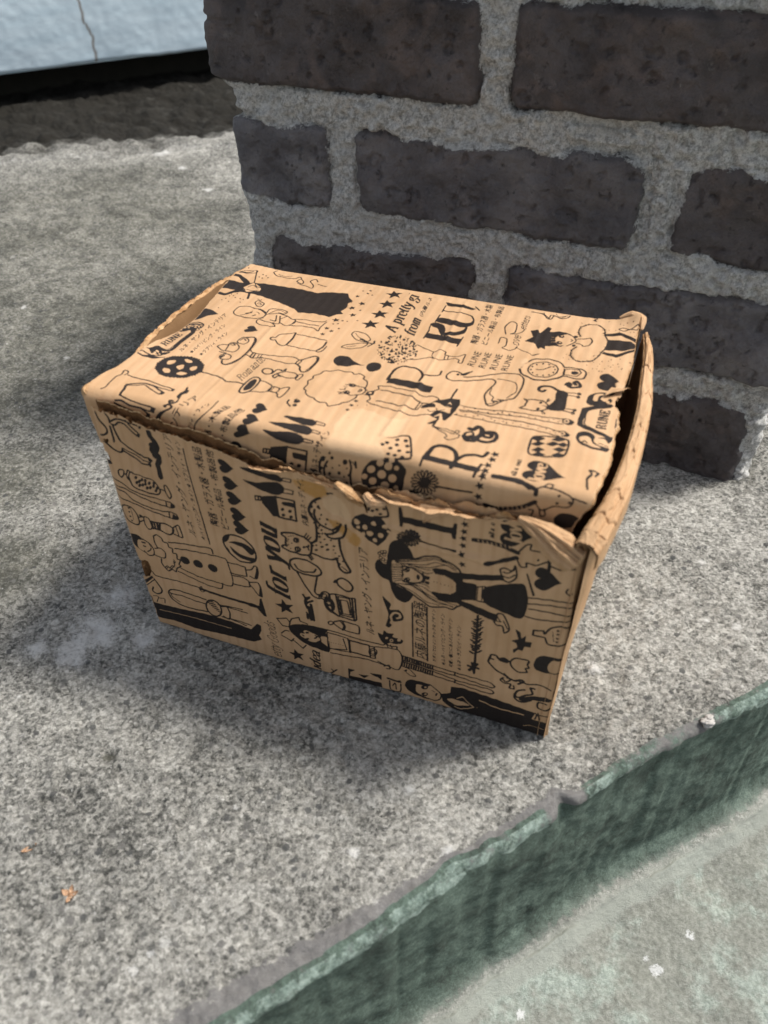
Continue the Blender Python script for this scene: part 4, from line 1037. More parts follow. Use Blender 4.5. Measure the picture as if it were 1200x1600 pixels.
E0||1858 967 6 2 0 -8
E0||1849 966 6 2 0 -8
E0||1840 965 6 2 0 -8
E0||1831 964 6 2 0 -8
E0||1828 969 6 2 0 -8
E0||1824 974 6 2 0 -8
E0||1821 979 6 2 0 -8
E0||1817 984 6 2 0 -8
E0||1817 995 6 2 0 -7
E0||1817 1006 6 2 0 -7
E0||1817 1017 6 2 0 -7
P1|0|1945 1137 121 27 110 33 8 -34 -115 -40 -122 -26
P1|0|1948 1083 103 0 1 -110 -98 -28
K1|0 1 60|2053 1074 43 15 3 -116 -46 5
P1|1|2099 1086 165 87 26 -12 22 -92 -4 -89 -20 -53 -62 6 -125 41
P1|0|1953 952 85 -14 138 -31 -6 -49 -43 7 -86 21 -87 36
K1|1 0 40|2062 1073 0 -96
K1|1 0 40|2084 1081 1 -103
K1|1 1 70|2161 1228 23 21 35 -9 11 38 12 -71 -31 -46 -30 11
K1|1 0 60|2177 1219 24 2 27 29
K1|1 0 60|2179 1192 30 -1 24 27
K1|1 1 70|2153 874 22 47 26 3 39 -93 -23 -41 -14 49 -32 -4
K1|1 0 50|2172 897 17 -24
K1|1 0 50|2205 879 25 -52
K1|1 0 50|2164 863 31 5
K1|1 0 65|2312 1091 115 21 104 10
K1|1 0 65|2316 1049 106 25 109 12
K1|1 0 65|2320 1014 107 11 107 4
K1|1 0 65|2305 956 61 -2 168 39
P1|0|2291 1251 50 -135 -11 -8 -45 135
P1|1|2355 1237 -13 4 -14 15 -4 24 11 22 22 10 25 -8 23 -20 21 -23 18 -15 11 -5 0 0 -10 -6 -16 -16 -19 -24 -21 -23 -24 -10 -23 8 -14 21 2 23 13 17 12 5
P1|1|2176 1477 -14 5 -17 16 -4 27 14 25 26 11 29 -8 28 -23 24 -26 21 -16 13 -6 0 0 -12 -6 -20 -19 -23 -27 -25 -26 -29 -11 -27 8 -16 23 2 27 16 19 14 6
T0|serif love|2246 1425 2232 1573 2166 1428
T1|serif all about|2115 1420 2113 1547 2093 1426
K1|1 0 190|2023 1383 68 8 77 -7 64 -19
K1|1 0 190|2091 1251 66 36 73 45
K1|1 0 65|2232 1365 36 63 23 8 -2 -33 47 2 49 -22
K1|1 0 65|2230 1332 23 -46 29 3 -3 26 48 2 43 35 25 21
E1||2330 1352 6 2 1 -8
E1||2366 1383 5 2 1 -6
K1|1 0 70|2391 1332 47 -10 75 32
K1|1 0 120|2380 1381 5 -77
K0|1 0 35|2042 1392 5 -12
K0|1 0 35|2064 1392 4 -12
K0|1 0 35|2085 1393 5 -12
K0|1 0 35|2106 1394 5 -13
K0|1 0 35|2127 1395 5 -14
K0|1 0 35|2148 1396 5 -15
K0|1 0 35|2169 1397 5 -15
K0|1 0 35|2190 1398 5 -16
P1|0|1658 1497 15 1 8 -58 73 -4 140 -9 25 4 7 32 15 0 -3 -102 -17 0 -8 29 -158 -3 -77 10 -5 -33 -15 0
S1||1977 1515 23 6
S1||1977 1469 23 6
S1||1975 1422 23 6
S1||1973 1377 23 6
S1||1973 1330 23 6
S1||1972 1279 23 6
S1||1975 1203 23 6
K1|1 1 55|1713 1298 33 6 18 7 0 7 -19 -4
K1|1 1 55|1713 1295 28 -6 18 1 2 8 -16 2
K1|1 1 55|1711 1292 22 -17 15 -5 4 7 -12 8
K1|1 1 55|1709 1290 11 -26 11 -11 6 6 -7 13
K1|1 1 55|1706 1288 0 -32 5 -15 7 4 -1 17
K1|1 1 55|1702 1287 -11 -34 -1 -18 7 2 5 18
K1|1 1 55|1700 1287 -22 -31 -7 -19 6 -1 11 18
K1|1 1 55|1697 1288 -29 -25 -13 -17 5 -4 15 15
K1|1 1 55|1696 1290 -33 -16 -17 -13 2 -6 18 10
K1|1 1 55|1695 1293 -33 -5 -18 -8 0 -7 18 4
K1|1 1 55|1696 1296 -29 6 -18 -1 -3 -7 17 -3
K1|1 1 55|1697 1299 -21 17 -16 5 -4 -7 12 -8
K1|1 1 55|1700 1302 -12 25 -11 11 -6 -6 7 -13
K1|1 1 55|1702 1304 0 30 -5 15 -7 -3 1 -17
K1|1 1 55|1706 1305 10 32 2 18 -7 -1 -5 -18
K1|1 1 55|1709 1304 20 31 8 18 -7 1 -10 -17
K1|1 1 55|1711 1303 28 25 13 16 -5 4 -15 -14
K1|1 1 55|1712 1301 33 16 16 13 -2 5 -18 -10
E1||1704 1296 12 4 0 -11
K1|1 0 110|1766 1295 92 -4 81 1
P1|0|1398 1311 31 50 42 23 40 -8 49 14 55 -65 -34 -84 -42 -56 -49 27 -56 57
E0||1436 1327 14 -9 -9 -18
E0||1479 1304 12 -7 -7 -15
E0||1526 1341 12 -7 -7 -14
E0||1583 1336 13 -8 -8 -16
E0||1557 1266 13 -8 -8 -16
E0||1525 1221 11 -6 -6 -13
E0||1500 1263 15 -9 -9 -18
E0||1466 1248 9 -6 -6 -12
E0||1599 1305 8 -5 -5 -10
E0||1443 1293 8 -5 -5 -10
K1|1 0 90|1496 1412 18 44 64 29 23 -43 -5 -36 -68 -26
E1||1529 1449 10 3 0 -8
E1||1562 1470 10 3 0 -8
E1||1516 1412 10 3 0 -8
E1||1560 1410 10 3 0 -8
E1||1581 1451 10 3 0 -8
E1||1541 1430 10 3 0 -8
P1|0|2270 843 27 -13 10 -44 22 33 0 -48 33 6 -3 -41 -31 -5 -7 -36 -22 0 -22 -40 -6 28 22 25 -8 29 -28 13 35 23
K1|0 0 80|2409 886 -49 -15 0 -36 49 4
K1|1 0 80|2409 886 7 -21 24 53 46 29 36 -4
K1|1 0 80|2409 839 12 -1 18 -37 45 3 43 21
S1||2476 912 12 0
S1||2479 887 12 0
S1||2480 857 12 0
S1||2481 831 12 0
K1|1 0 30|2452 900 14 -72
P1|1|2388 608 9 62 38 36 81 7 3 -19 -40 -9 -20 -55 16 -44 46 9 -4 -10 -67 -13 -43 2
K1|1 0 90|2176 559 -17 1 4 30 26 8 13 -20
K1|1 0 90|2150 530 13 -20 47 -41 46 -18
K1|1 0 90|2150 530 7 37
P1|1|2202 578 31 22 28 -13 -9 -26 -38 -3
K1|1 1 80|2267 581 29 41 63 7 -2 -35 10 -21 -17 -16 10 -25 -44 -16 -34 20
K1|1 0 80|2244 467 36 -37 -20 -27 -17 10
K1|1 0 110|2263 440 39 -9 31 23 18 -10 -25 -29
K1|1 0 80|2241 430 -14 -28 23 -13 34 3 -3 -37 25 6 -5 24
K1|1 0 80|2323 441 45 -7 73 25 56 -19
K1|1 0 100|2414 411 -22 -1 16 -47 -31 -24 -40 -43 -24 18
P1|1|2399 340 75 26 39 -8 -14 -25 -85 -23 -41 -38 -35 12
K1|1 0 100|2363 378 -37 -26 -11 -61 36 -29 53 40
K1|1 0 80|2491 307 -44 1 0 -47 40 -12 29 33
K1|1 0 60|2486 1210 -7 -23 17 -15 12 12
'''
INK_LID = '''
P1|0|4 1438 50 -5 59 -8 60 26 73 15 103 6 140 8 101 -9 19 2 39 27 131 30 27 -50 37 -31 -15 -38 11 -58 -13 -53 26 -21 -31 -24 -29 -44 -68 6 -103 2 151 -6 -70 7 -105 -22 -44 35 -122 42 -133 35 -56 7 -71 -3 -29 4 -66 12 -52 -4 -24 20 -5 47
P1|1|-16 1481 13 40 35 4 58 -31 57 -44 1 -41 -30 17 -63 57 -42 14
P1|1|22 1258 2 21 44 -8 24 30 38 40 29 -17 -36 -32 -27 -36 -32 -13
P0|1|138 1378 21 48 19 27 73 -51 7 -39 -34 -11 -39 -27
K1|1 1 50|138 1378 21 48 19 27 33 -37 40 -14 7 -39 -34 -11 -39 -27 -27 32
K1|1 0 50|166 1387 22 35 41 -28
K1|1 0 50|175 1356 40 0 31 17
K1|1 0 65|115 1611 60 -152
K1|1 0 130|207 1333 30 -83
K1|1 1 50|16 1556 43 36 59 20 4 -35 -44 -22
K1|1 0 90|27 1560 45 7 28 24
K1|1 0 65|238 1659 -14 -27 39 -38 69 -5 51 6 22 39 23 -21
K1|1 1 65|416 1567 9 38 31 -25 1 -30
K1|1 0 65|433 1544 74 -17 36 -8 -13 43 -36 37 20 42 25 -27
K1|1 0 65|556 1578 61 -7
K1|1 0 40|265 1617 47 -14 44 22
E1||136 1256 4 1 3 -6
E1||145 1288 4 1 3 -6
E1||193 1235 4 1 3 -6
E1||117 1243 4 1 3 -6
E1||159 1237 4 1 3 -6
E1||144 1180 4 1 3 -6
E1||93 1189 4 1 3 -6
E1||128 1085 4 1 3 -6
E1||215 1193 4 1 3 -6
E1||116 1269 4 1 3 -6
E1||110 1208 4 1 3 -6
E1||216 1230 4 1 3 -6
E1||48 1626 5 2 3 -7
E1||178 1573 5 2 3 -6
E1||202 1567 5 2 3 -6
E1||170 1535 5 2 3 -6
E1||225 1546 5 2 3 -6
E1||150 1521 5 2 3 -6
E1||194 1529 5 2 3 -6
K1|1 1 65|302 1220 8 28 50 -22 -3 -46 -30 9
K1|1 0 50|293 1268 25 -11 0 13
K1|1 0 50|319 1212 8 16 22 -19 -14 -10
K1|1 1 65|250 1051 -15 32 5 52 38 25 55 -7 51 -1 41 -30 5 -48 -35 -30 -45 -9 -65 3
K1|1 0 45|293 1047 29 28 16 43
K1|1 0 80|314 1079 27 21
K1|1 0 80|366 1065 10 16
K1|1 0 40|365 1114 14 -1 13 -15
K1|1 0 65|360 1150 38 -13 32 -26
K1|1 0 65|425 1134 -3 43 47 22 61 -11 -3 -32 -37 0
K1|1 0 40|441 1127 27 59 65 -16
K1|1 0 65|430 1111 57 38 61 -11 49 -26 31 -14 2 -41 -27 -35 -44 17
K1|1 0 65|494 1120 23 -65 -34 1
K1|1 0 65|516 1121 37 -90 -39 -1
K1|1 0 65|435 1064 -21 -32 10 -32 34 -18 55 0 36 1 -30 37 -68 13 -21 5
K1|1 0 65|534 1091 19 37
K1|1 0 40|624 1055 2 36
K1|1 0 65|608 1109 56 19 73 0 47 16 11 16
K1|1 0 65|639 1090 70 -7 69 6
K1|1 0 65|613 1028 86 23 67 -1 33 -21 -6 47 9 68
P1|1|417 918 -8 3 -8 8 -1 13 8 10 14 4 15 -6 14 -12 12 -13 10 -8 7 -4 0 0 -7 -2 -11 -7 -12 -12 -15 -10 -15 -3 -14 5 -8 12 2 12 9 7 8 2
P1|0|45 911 -6 118 -6 31 17 12 35 -11 84 -49 -44 -32 -30 -37
P1|1|-47 479 12 28 26 -5 42 -15 27 -9 50 -2 22 17 -6 -16 -42 -27 -54 -1 -43 9
P0|1|-35 481 13 15 34 -11 22 -9 -25 -11 -29 7
P1|1|-32 537 29 5 17 26 22 -8 13 -29 -13 -24 -7 -2 -21 22 -22 7
K1|1 0 120|43 500 -9 45 33 -8 33 -27 26 28
K1|1 0 50|40 518 23 -1 5 -18
K1|1 1 60|96 509 2 -7 -2 -6 -6 -2 -8 2 -6 6 -2 7 3 6 6 2 7 -2
K1|1 1 60|120 521 1 -6 -2 -5 -6 -1 -6 1 -5 5 -2 6 2 5 6 2 6 -2
K1|1 0 60|58 482 43 9 25 37
K1|1 0 170|21 570 47 -18 40 -3 16 19 5 89 13 108 -9 23 -24 14 -61 -28
K1|1 0 45|27 582 38 -17 34 -1 11 16 7 89 11 96 -6 17 -14 7 -50 -23
T1|serif RUNE|69 592 96 736 22 609
K1|1 0 90|45 779 12 35 0 58 35 17 45 -9 18 -18 -1 -31
P1|1|64 785 -11 27 37 13 38 -8 18 -20 -19 -6 -21 8
P1|1|56 853 22 21 53 -4 17 -10 -26 -3 -38 -3
E0||57 819 9 3 6 -10
K1|1 1 50|67 822 1 -7 -2 -5 -6 -2 -7 2 -5 6 -2 7 2 5 6 2 7 -2
E0||81 822 9 3 6 -10
K1|1 1 50|90 825 2 -7 -2 -5 -6 -2 -7 2 -6 6 -1 6 2 6 6 2 7 -3
E0||97 838 9 3 6 -10
K1|1 1 50|106 841 2 -7 -2 -5 -6 -2 -7 2 -6 5 -1 7 2 6 6 2 7 -3
E0||121 830 9 3 6 -10
K1|1 1 50|130 833 2 -7 -2 -5 -6 -2 -7 2 -6 6 -1 7 2 5 6 2 7 -2
E0||137 841 9 3 6 -10
K1|1 1 50|146 844 2 -7 -2 -5 -6 -2 -7 2 -5 5 -2 7 2 6 6 2 7 -3
E0||50 789 9 3 6 -10
K1|1 1 50|59 792 2 -7 -2 -5 -6 -2 -7 2 -5 5 -2 7 2 5 6 2 7 -2
E0||145 812 9 3 6 -10
K1|1 1 50|154 815 2 -6 -2 -6 -6 -2 -7 3 -5 5 -2 7 3 5 5 2 7 -2
T1|jp ルネ・ヤング・インテリア|190 567 227 1022 154 580
T1|jp ★ハイリビング・ライン|252 567 277 908 224 579
T1|jp ★ラブリィ・ライン|314 563 334 832 284 576
P1|1|148 369 -17 49 9 54 28 33 42 19 55 14 53 -10 53 -42 18 -53 -13 -49 -32 -32 -40 -20 -61 -10 -48 10
E1||148 369 7 2 4 -7
E1||142 385 7 2 4 -7
E1||136 402 7 2 4 -7
E1||131 418 7 2 4 -7
E1||134 436 7 2 4 -7
E1||137 454 7 2 4 -7
E1||140 472 7 2 4 -7
E1||149 483 7 2 4 -7
E1||158 494 7 2 4 -7
E1||168 505 7 2 4 -7
E1||181 511 7 2 4 -7
E1||196 517 7 2 4 -7
E1||210 524 7 2 4 -7
E1||228 528 7 2 4 -7
E1||247 533 7 2 4 -7
E1||265 538 7 2 4 -7
E1||283 534 7 2 4 -7
E1||301 531 7 2 4 -7
E1||318 528 7 2 4 -7
E1||336 514 7 2 4 -7
E1||354 500 7 2 4 -7
E1||371 486 7 2 4 -7
E1||377 468 7 2 4 -7
E1||383 450 7 2 4 -7
E1||389 433 7 2 4 -7
E1||385 417 7 2 4 -7
E1||380 400 7 2 4 -7
E1||376 384 7 2 4 -7
E1||365 374 7 2 4 -7
E1||354 362 7 2 4 -7
E1||344 352 7 2 4 -7
E1||331 345 7 2 4 -7
E1||317 338 7 2 4 -7
E1||304 332 7 2 4 -7
E1||284 329 7 2 4 -7
E1||263 325 7 2 4 -7
E1||243 322 7 2 4 -7
E1||227 325 7 2 4 -7
E1||211 329 7 2 4 -7
E1||195 332 7 2 4 -7
E1||180 344 7 2 4 -7
E1||164 357 7 2 4 -7
P0|1|179 430 -8 29 33 21 7 -25 -14 -24
P0|1|244 502 15 10 31 -8 8 -18 -27 -4
P0|1|243 420 6 20 20 16 13 -32 -10 -22
P0|1|319 428 2 23 20 15 13 -27 -13 -22
P0|1|192 366 -5 21 28 5 18 -16 4 -19 -23 -5
P0|1|277 364 10 21 42 1 -9 -21 -19 -10
K1|1 0 80|387 423 62 -5 61 -10 56 -28 2 2 45 11 56 -1
K1|1 0 90|439 564 14 -26 28 -8 24 20 20 59 8 98 -9 85 -14 34 -21 12 -27 -6 -19 -11
K1|1 0 40|479 533 23 32 21 59 3 90 -12 80 -12 30
K1|1 1 65|428 760 -5 31 14 31 32 -10 15 -28 -13 -27 -23 -2
K1|1 0 65|433 784 10 25 21 -15
K1|1 0 65|392 725 8 25 28 -2 32 -27 7 -36 -15 -26 -35 -1 -13 1
K1|1 0 65|402 729 10 14 20 -15 -17 -6
K1|1 0 65|341 686 13 21 40 14
K1|1 0 65|341 686 38 -25 25 -2 -7 57
K1|1 0 65|382 640 27 -1 15 -6
K1|1 1 65|421 574 -4 30 15 26 32 -10 7 -29 -27 -15
K1|1 0 65|409 586 -2 25 15 27
K1|1 0 90|421 585 6 22
K1|1 0 65|533 713 22 -25 24 -2
K1|1 0 65|531 653 42 -12 14 -5
K1|1 1 65|570 640 -3 47 12 -1 6 -46
K1|1 0 65|579 686 57 3 86 13 66 17 43 -17
K1|1 0 65|587 636 65 21 84 -8 53 -2 40 11
K1|1 1 65|830 661 6 43 14 -6 -4 -40
K1|1 0 90|845 707 34 38 19 22 21 -3 14 -38 -1 -61 -9 -54 -26 -17 -20 21 -6 19 -31 25
K1|1 0 50|914 756 12 -32 -3 -63 -11 -49
K1|1 0 50|610 638 -6 45
K1|1 0 50|624 643 -3 41
T1|script Romantic|638 410 662 645 587 428
K1|1 0 65|584 857 0 13 6 6 18 0 11 38 74 47
K1|1 0 90|693 961 9 -59 -3 -79
K1|1 0 65|699 823 -16 -16 -37 15 -29 29 -11 -7 -19 8
K1|1 0 65|700 952 98 -1 90 -3
K1|1 0 65|705 822 90 -5 80 1 19 -5 17 28 2 49
K1|1 0 90|883 826 14 48 -3 59
K1|1 1 80|697 534 1 21 16 13 24 -4 16 -20 -1 -21 -23 -9 -21 7
K1|1 0 80|758 525 7 42 17 11 16 -9 11 23 3 -29 -25 -18 -16 -35 18 -14 6 22 18 -4 -27 21
K1|1 0 65|787 545 34 22 43 4 31 -19 0 -24 -38 -13 -53 6
K1|1 1 65|893 527 3 35 19 12 5 -23 -10 -38
K1|1 1 90|672 323 -7 35 3 68 15 36 24 8 18 -15 7 -55 -10 -56 -23 -31 -16 -1
P1|1|685 341 -6 31 3 49 13 29 14 0 9 -36 -2 -48 -18 -30
K1|1 0 65|730 447 41 -5 38 -21 9 -39 -8 -17 -50 -20 -36 -5
K1|1 1 65|810 370 8 45 38 -1 2 -37 -30 -6
K1|1 0 40|826 375 1 38
K1|1 0 65|861 410 38 28 7 -26 -5 -58 -10 -22 -15 14 -4 12 -19 17
K1|1 0 65|-14 106 15 18 -4 56 2 49 13 25 -7 32 5 10 20 -6 8 -18 -9 -17
K1|1 0 65|46 260 62 -8 75 1 73 -14 74 -8 19 -3
P1|0|335 209 -4 24 20 -4 0 -19
K1|1 0 65|213 225 58 -9 62 -5
K1|1 0 90|89 182 74 40 57 0 32 -13 64 -30
K1|1 0 65|95 175 50 20 36 16 50 -23 69 -28
P1|0|295 158 2 24 24 -1 -5 -20
K1|1 0 130|92 174 12 -39 3 -42
K1|1 0 65|108 91 63 -14 65 -8 63 -3
P1|0|295 45 9 22 26 -3 -11 -30 -16 5
K1|1 0 65|244 48 51 -6
K1|1 0 90|88 60 40 4 42 -13 40 -2 34 -1 32 -17
K1|1 0 100|83 45 56 -15 65 -15 75 -22
P1|0|265 8 15 26 18 -7 -14 -36
P1|1|315 -19 15 39 21 26 32 21 22 17 -6 9 -13 -3 -1 -11 -13 -2 -9 9 11 7 12 9 14 0 18 -8 -2 -16 -32 -23 -24 -29 -15 -38 6 -23 -16 2 -20 -11
P1|1|393 173 -2 32 10 31 -5 32 9 3 10 -25 11 -1 3 -27 -17 -20 7 -39 7 -34 -19 -21 -16 10 22 14 -1 29
K1|1 0 120|398 129 -15 1 3 -14 8 -9
T1|jp インテリア|429 -80 521 208 381 -74
T1|jp ラブリィ・ライン|519 -52 598 165 492 -45
K1|1 0 60|616 207 -5 -100 -45 -68 -14 -24 -10 -36 -10 -48
T1|jp ス器・木製品|618 -79 706 179 579 -74
T1|jp 品・布製品他|703 -77 786 177 660 -72
P1|1|832 214 -7 3 -9 9 -2 15 6 12 13 6 15 -6 14 -13 12 -14 11 -9 6 -4 0 0 -5 -3 -10 -9 -10 -14 -13 -13 -14 -5 -13 5 -9 13 1 14 7 10 7 3
P1|1|830 120 -8 4 -8 8 -2 13 9 11 15 4 15 -5 14 -12 13 -14 10 -9 7 -3 0 0 -7 -2 -11 -8 -13 -12 -15 -11 -16 -4 -15 5 -8 12 3 13 9 8 8 2
P1|1|801 38 -7 3 -5 8 5 13 14 13 17 5 14 -4 9 -11 7 -13 7 -8 6 -3 0 0 -9 -3 -15 -10 -20 -13 -21 -13 -18 -6 -13 4 -3 12 8 13 14 10 10 3
P1|1|757 -81 -8 5 -7 13 4 17 15 13 20 3 16 -9 12 -19 9 -19 9 -14 7 -5 0 0 -9 -2 -17 -9 -22 -13 -22 -12 -21 -2 -16 9 -4 17 8 16 15 9 11 2
P1|1|990 187 9 12 67 6 59 3 35 -12 5 -23 -12 -15 -55 0 -56 14
K1|0 1 50|1157 203 54 -14 1 -16 -50 7
P1|1|940 127 85 18 85 9 43 -9 21 -25 -10 -22 -37 -3 -62 7 -85 12
K1|0 1 50|1168 134 46 -8 -1 -15 -42 5
P1|1|928 74 65 6 56 12 49 2 43 -12 10 -20 -32 -20 -59 -3 -60 9
K1|0 1 50|1148 75 52 -3 -5 -10 -49 -1
P1|0|956 -94 18 86 98 32 -11 -42 -18 -122 -32 3
K1|0 1 80|932 -28 -6 -26 32 0 9 30
K1|1 0 80|950 -25 -7 -29
K1|0 0 90|1068 15 102 1 -24 -146
P1|1|1089 -16 14 6 62 -3 -9 -33 -35 -3 -29 5
E1||1078 -85 11 3 -1 -12
E1||1117 -87 12 3 -1 -13
E1||1069 -128 11 3 -1 -10
E1||1111 -130 12 3 -1 -10
T1|jp 藤ルネ・デザイン|1211 -118 1270 140 1169 -115
K1|1 0 110|1226 -115 2 56 11 40 20 21
K1|1 0 90|1273 -19 -19 -39 -5 -39 5 -36
E1||1250 -10 13 3 -1 -17
E1||1235 -72 10 2 -1 -12
E1||1298 6 9 2 -1 -11
E1||1363 -5 13 3 -1 -17
E1||1265 -54 6 1 0 -7
E1||1295 -57 5 1 0 -6
E1||1332 -33 5 1 0 -6
E1||1370 -42 5 1 0 -6
E1||1277 -97 8 2 -1 -11
E1||1327 -82 9 2 -1 -12
E1||1352 -99 5 1 0 -6
E1||1375 -84 6 2 0 -8
E1||1304 -133 6 2 0 -8
E1||1363 -136 7 2 0 -9
E1||1376 -152 8 2 -1 -10
E1||1287 32 6 2 0 -8
K1|1 0 100|1387 10 5 -44 -7 -45 2 -63
K1|1 0 50|1399 4 10 -15
K1|1 0 100|1415 8 1 -36
K1|1 0 60|1316 57 25 8
K1|1 0 90|1521 184 38 24 57 25 22 -24 38 -99 0 -26 -68 -18
E1||1526 132 10 3 4 -11
E1||1580 189 10 3 4 -11
E1||1620 195 10 3 4 -11
E1||1591 151 10 3 4 -11
E1||1639 159 10 3 4 -11
E1||1571 118 10 3 4 -10
E1||1615 115 10 3 3 -9
E1||1656 117 10 3 3 -9
E1||1530 80 11 2 2 -7
E1||1571 84 10 2 2 -7
E1||1640 83 10 2 2 -7
E1||1603 84 10 2 2 -7
E1||1542 153 10 3 4 -11
P1|1|1442 -98 10 67 45 68 61 26 63 0 46 -37 -8 -51 -26 -100 -159 -27
E0||1493 -17 21 6 -1 -23
E0||1546 -34 22 6 0 -26
E0||1580 23 20 6 0 -23
E0||1539 32 18 5 0 -19
E0||1499 -86 20 5 -1 -23
E0||1599 -44 21 6 0 -25
E0||1560 -98 22 6 0 -25
E0||1458 -69 15 4 -1 -17
E0||1510 -133 16 4 0 -18
E0||1594 58 14 3 2 -12
E0||1620 22 13 3 0 -14
E0||1616 -98 13 3 0 -15
K1|1 1 55|1769 -19 36 3 19 8 0 8 -20 -3
K1|1 1 55|1768 -24 32 -10 20 0 2 9 -18 5
K1|1 1 55|1767 -27 24 -23 17 -8 5 9 -15 11
K1|1 1 55|1764 -30 14 -33 12 -14 6 6 -8 17
K1|1 1 55|1761 -32 1 -39 6 -19 8 4 -2 21
K1|1 1 55|1758 -33 -12 -40 -1 -22 8 1 5 22
K1|1 1 55|1754 -32 -23 -37 -8 -22 7 -2 12 21
K1|1 1 55|1752 -31 -32 -28 -14 -20 5 -5 17 17
K1|1 1 55|1750 -29 -36 -16 -18 -14 2 -8 20 11
K1|1 1 55|1749 -25 -36 -4 -20 -7 0 -8 20 3
K1|1 1 55|1750 -21 -32 11 -20 -1 -3 -8 19 -5
K1|1 1 55|1751 -18 -24 24 -16 7 -5 -8 14 -11
K1|1 1 55|1754 -14 -13 32 -12 14 -7 -6 9 -17
K1|1 1 55|1757 -12 -1 38 -6 16 -8 -2 3 -19
K1|1 1 55|1761 -11 11 39 0 19 -8 -1 -4 -19
K1|1 1 55|1764 -12 22 36 7 19 -7 2 -10 -18
K1|1 1 55|1766 -13 31 28 13 17 -5 5 -16 -15
K1|1 1 55|1768 -16 35 17 18 14 -3 7 -19 -11
E1||1759 -22 13 4 0 -14
K1|1 0 100|1814 -25 172 12
P1|1|1659 -118 29 30 35 -5 10 -33 -68 -12
K1|0 0 280|1743 113 245 -5
K1|0 0 100|1731 64 9 92
K1|0 0 120|1984 71 14 78
K1|1 0 190|1746 121 10 74 49 25 53 -23 23 -52 -8 -53
K1|1 0 160|1881 136 26 46 38 22 44 1 15 35
S1||2038 240 25 8
S1||2035 198 25 8
S1||2028 151 25 8
S1||2026 111 25 8
S1||2023 80 25 8
S1||2019 33 25 8
S1||2016 -29 25 8
S1||2018 -88 25 8
K1|1 0 180|2068 92 80 1 65 -8 52 -17 4 -21
K1|1 0 200|2050 -68 55 -6 105 34 61 46
K1|1 0 65|2264 70 32 18 63 -3 54 -14 20 -22 -20 -37 -60 -10 -48 -36 -36 39
K1|1 0 65|2296 88 16 22 21 -3 -5 -23
K1|1 0 65|2294 -29 9 -40 20 13 -9 32
K1|1 0 65|2430 64 58 -10
E1||2369 61 7 2 1 -6
E1||2366 23 7 2 1 -8
E1||2419 40 8 2 1 -7
P1|1|2362 -72 26 42 50 8 45 -26 -35 -48 -60 -18
K1|1 0 65|2247 -43 22 -1 -7 -37 19 -4
K1|1 0 80|2478 124 -14 81 14 39 -14 22 36 0 -5 -33
K0|1 0 35|2108 -51 7 -30
K0|1 0 35|2130 -46 6 -28
K0|1 0 35|2151 -42 7 -26
K0|1 0 35|2172 -38 7 -23
K0|1 0 35|2193 -34 6 -20
K0|1 0 35|2214 -29 6 -19
K0|1 0 35|2235 -24 6 -17
K1|1 0 220|1874 388 20 -2 15 30 23 -13 5 -38 -11 -28 -23 -16 -28 -2 -10 4
K1|1 0 100|1863 331 3 21 25 13 14 -19 -15 -14
K1|1 0 170|1868 313 19 -18 31 7 6 26 13 -12 33 -4 32 19 10 35 -12 28 -25 4 -24 -13 -3 -25 17 -10 21 7 -2 24 -18 -2
K1|1 1 65|977 451 2 43 -12 31 13 30 -7 28 25 26 9 34 29 14 31 20 27 4 26 -4 31 6 15 -13 26 9 34 -14 5 -25 27 -21 11 -22 6 -27 0 -17 10 -21 -3 -34 -20 -24 2 -23 -12 -28 -14 -21 -21 -15 -9 -23 -29 -18 -17 -10 -21 21 -31 -3 -30 10 -16 15 -36 12 -23 20 -8 22
K1|1 0 60|1203 567 37 -9 31 -6
K1|1 0 60|1262 479 -32 -12 -29 3
K1|1 0 50|1178 571 20 -9
K1|1 0 50|1164 558 20 -1
K1|1 0 50|1163 538 19 0
K1|1 0 50|1179 512 -1 12
K1|1 0 50|1152 503 30 2
K1|1 0 50|1156 475 31 5
K1|1 0 50|1172 460 29 10
K1|1 0 50|1166 462 15 22
E1||1203 556 17 6 7 -16
E1||1202 483 15 5 7 -17
E0||1206 559 3 1 2 -4
E0||1205 488 3 1 2 -4
K1|1 0 50|1254 505 0 29 15 -8 -7 -19
K1|1 0 40|1252 516 15 8
K1|1 0 50|1273 544 23 -9
K1|1 0 50|1293 493 13 5 18 -11
P1|1|1298 495 1 33 30 12 7 -36 -14 -13
E0||1316 518 9 3 4 -9
P.3|1|1350 562 93 0 12 -34 -92 -11
P.3|1|1347 475 19 33 100 -12 14 -37 -110 4
K1|1 0 65|1324 487 13 -27 -8 -23 42 -14 72 -10 55 -5
K1|1 0 65|1327 538 17 30 -13 21 18 13 40 7 38 -4
K1|1 0 65|1355 564 41 1 47 -4
K1|1 0 65|1371 459 54 3 55 -5
P1|1|1014 749 -9 39 11 32 25 13 31 -4 43 -32 37 -19 35 -2 -56 -19 -38 -27 -42 -5
E1||1237 773 35 23 21 -45
E1||996 327 16 6 6 -14
E1||1000 293 11 4 6 -12
S1||1276 423 17 20
S1||1270 379 16 20
S1||1268 334 15 20
S1||1297 278 13 20
S1||1298 390 5 20
S1||1342 406 6 20
S1||1455 321 6 20
K1|1 0 80|952 329 2 -26 26 -22
K1|1 0 80|987 349 -8 -11 22 -19
P.3|1|1443 562 50 4 80 -28 2 -79 -55 -1 -38 -4
P0|1|1461 511 97 -15 0 -16 -91 15
K1|1 0 65|1443 562 62 -2 73 -29
K1|1 0 65|1482 454 47 7 47 -6
K1|0 1 50|1575 459 3 67 17 -7 -8 -65
K1|1 0 65|1428 604 76 2 85 -22 30 16 41 -18 -15 -32 -14 -19 -40 -9
K1|1 0 65|1499 407 51 -4 46 -4 23 19 40 13
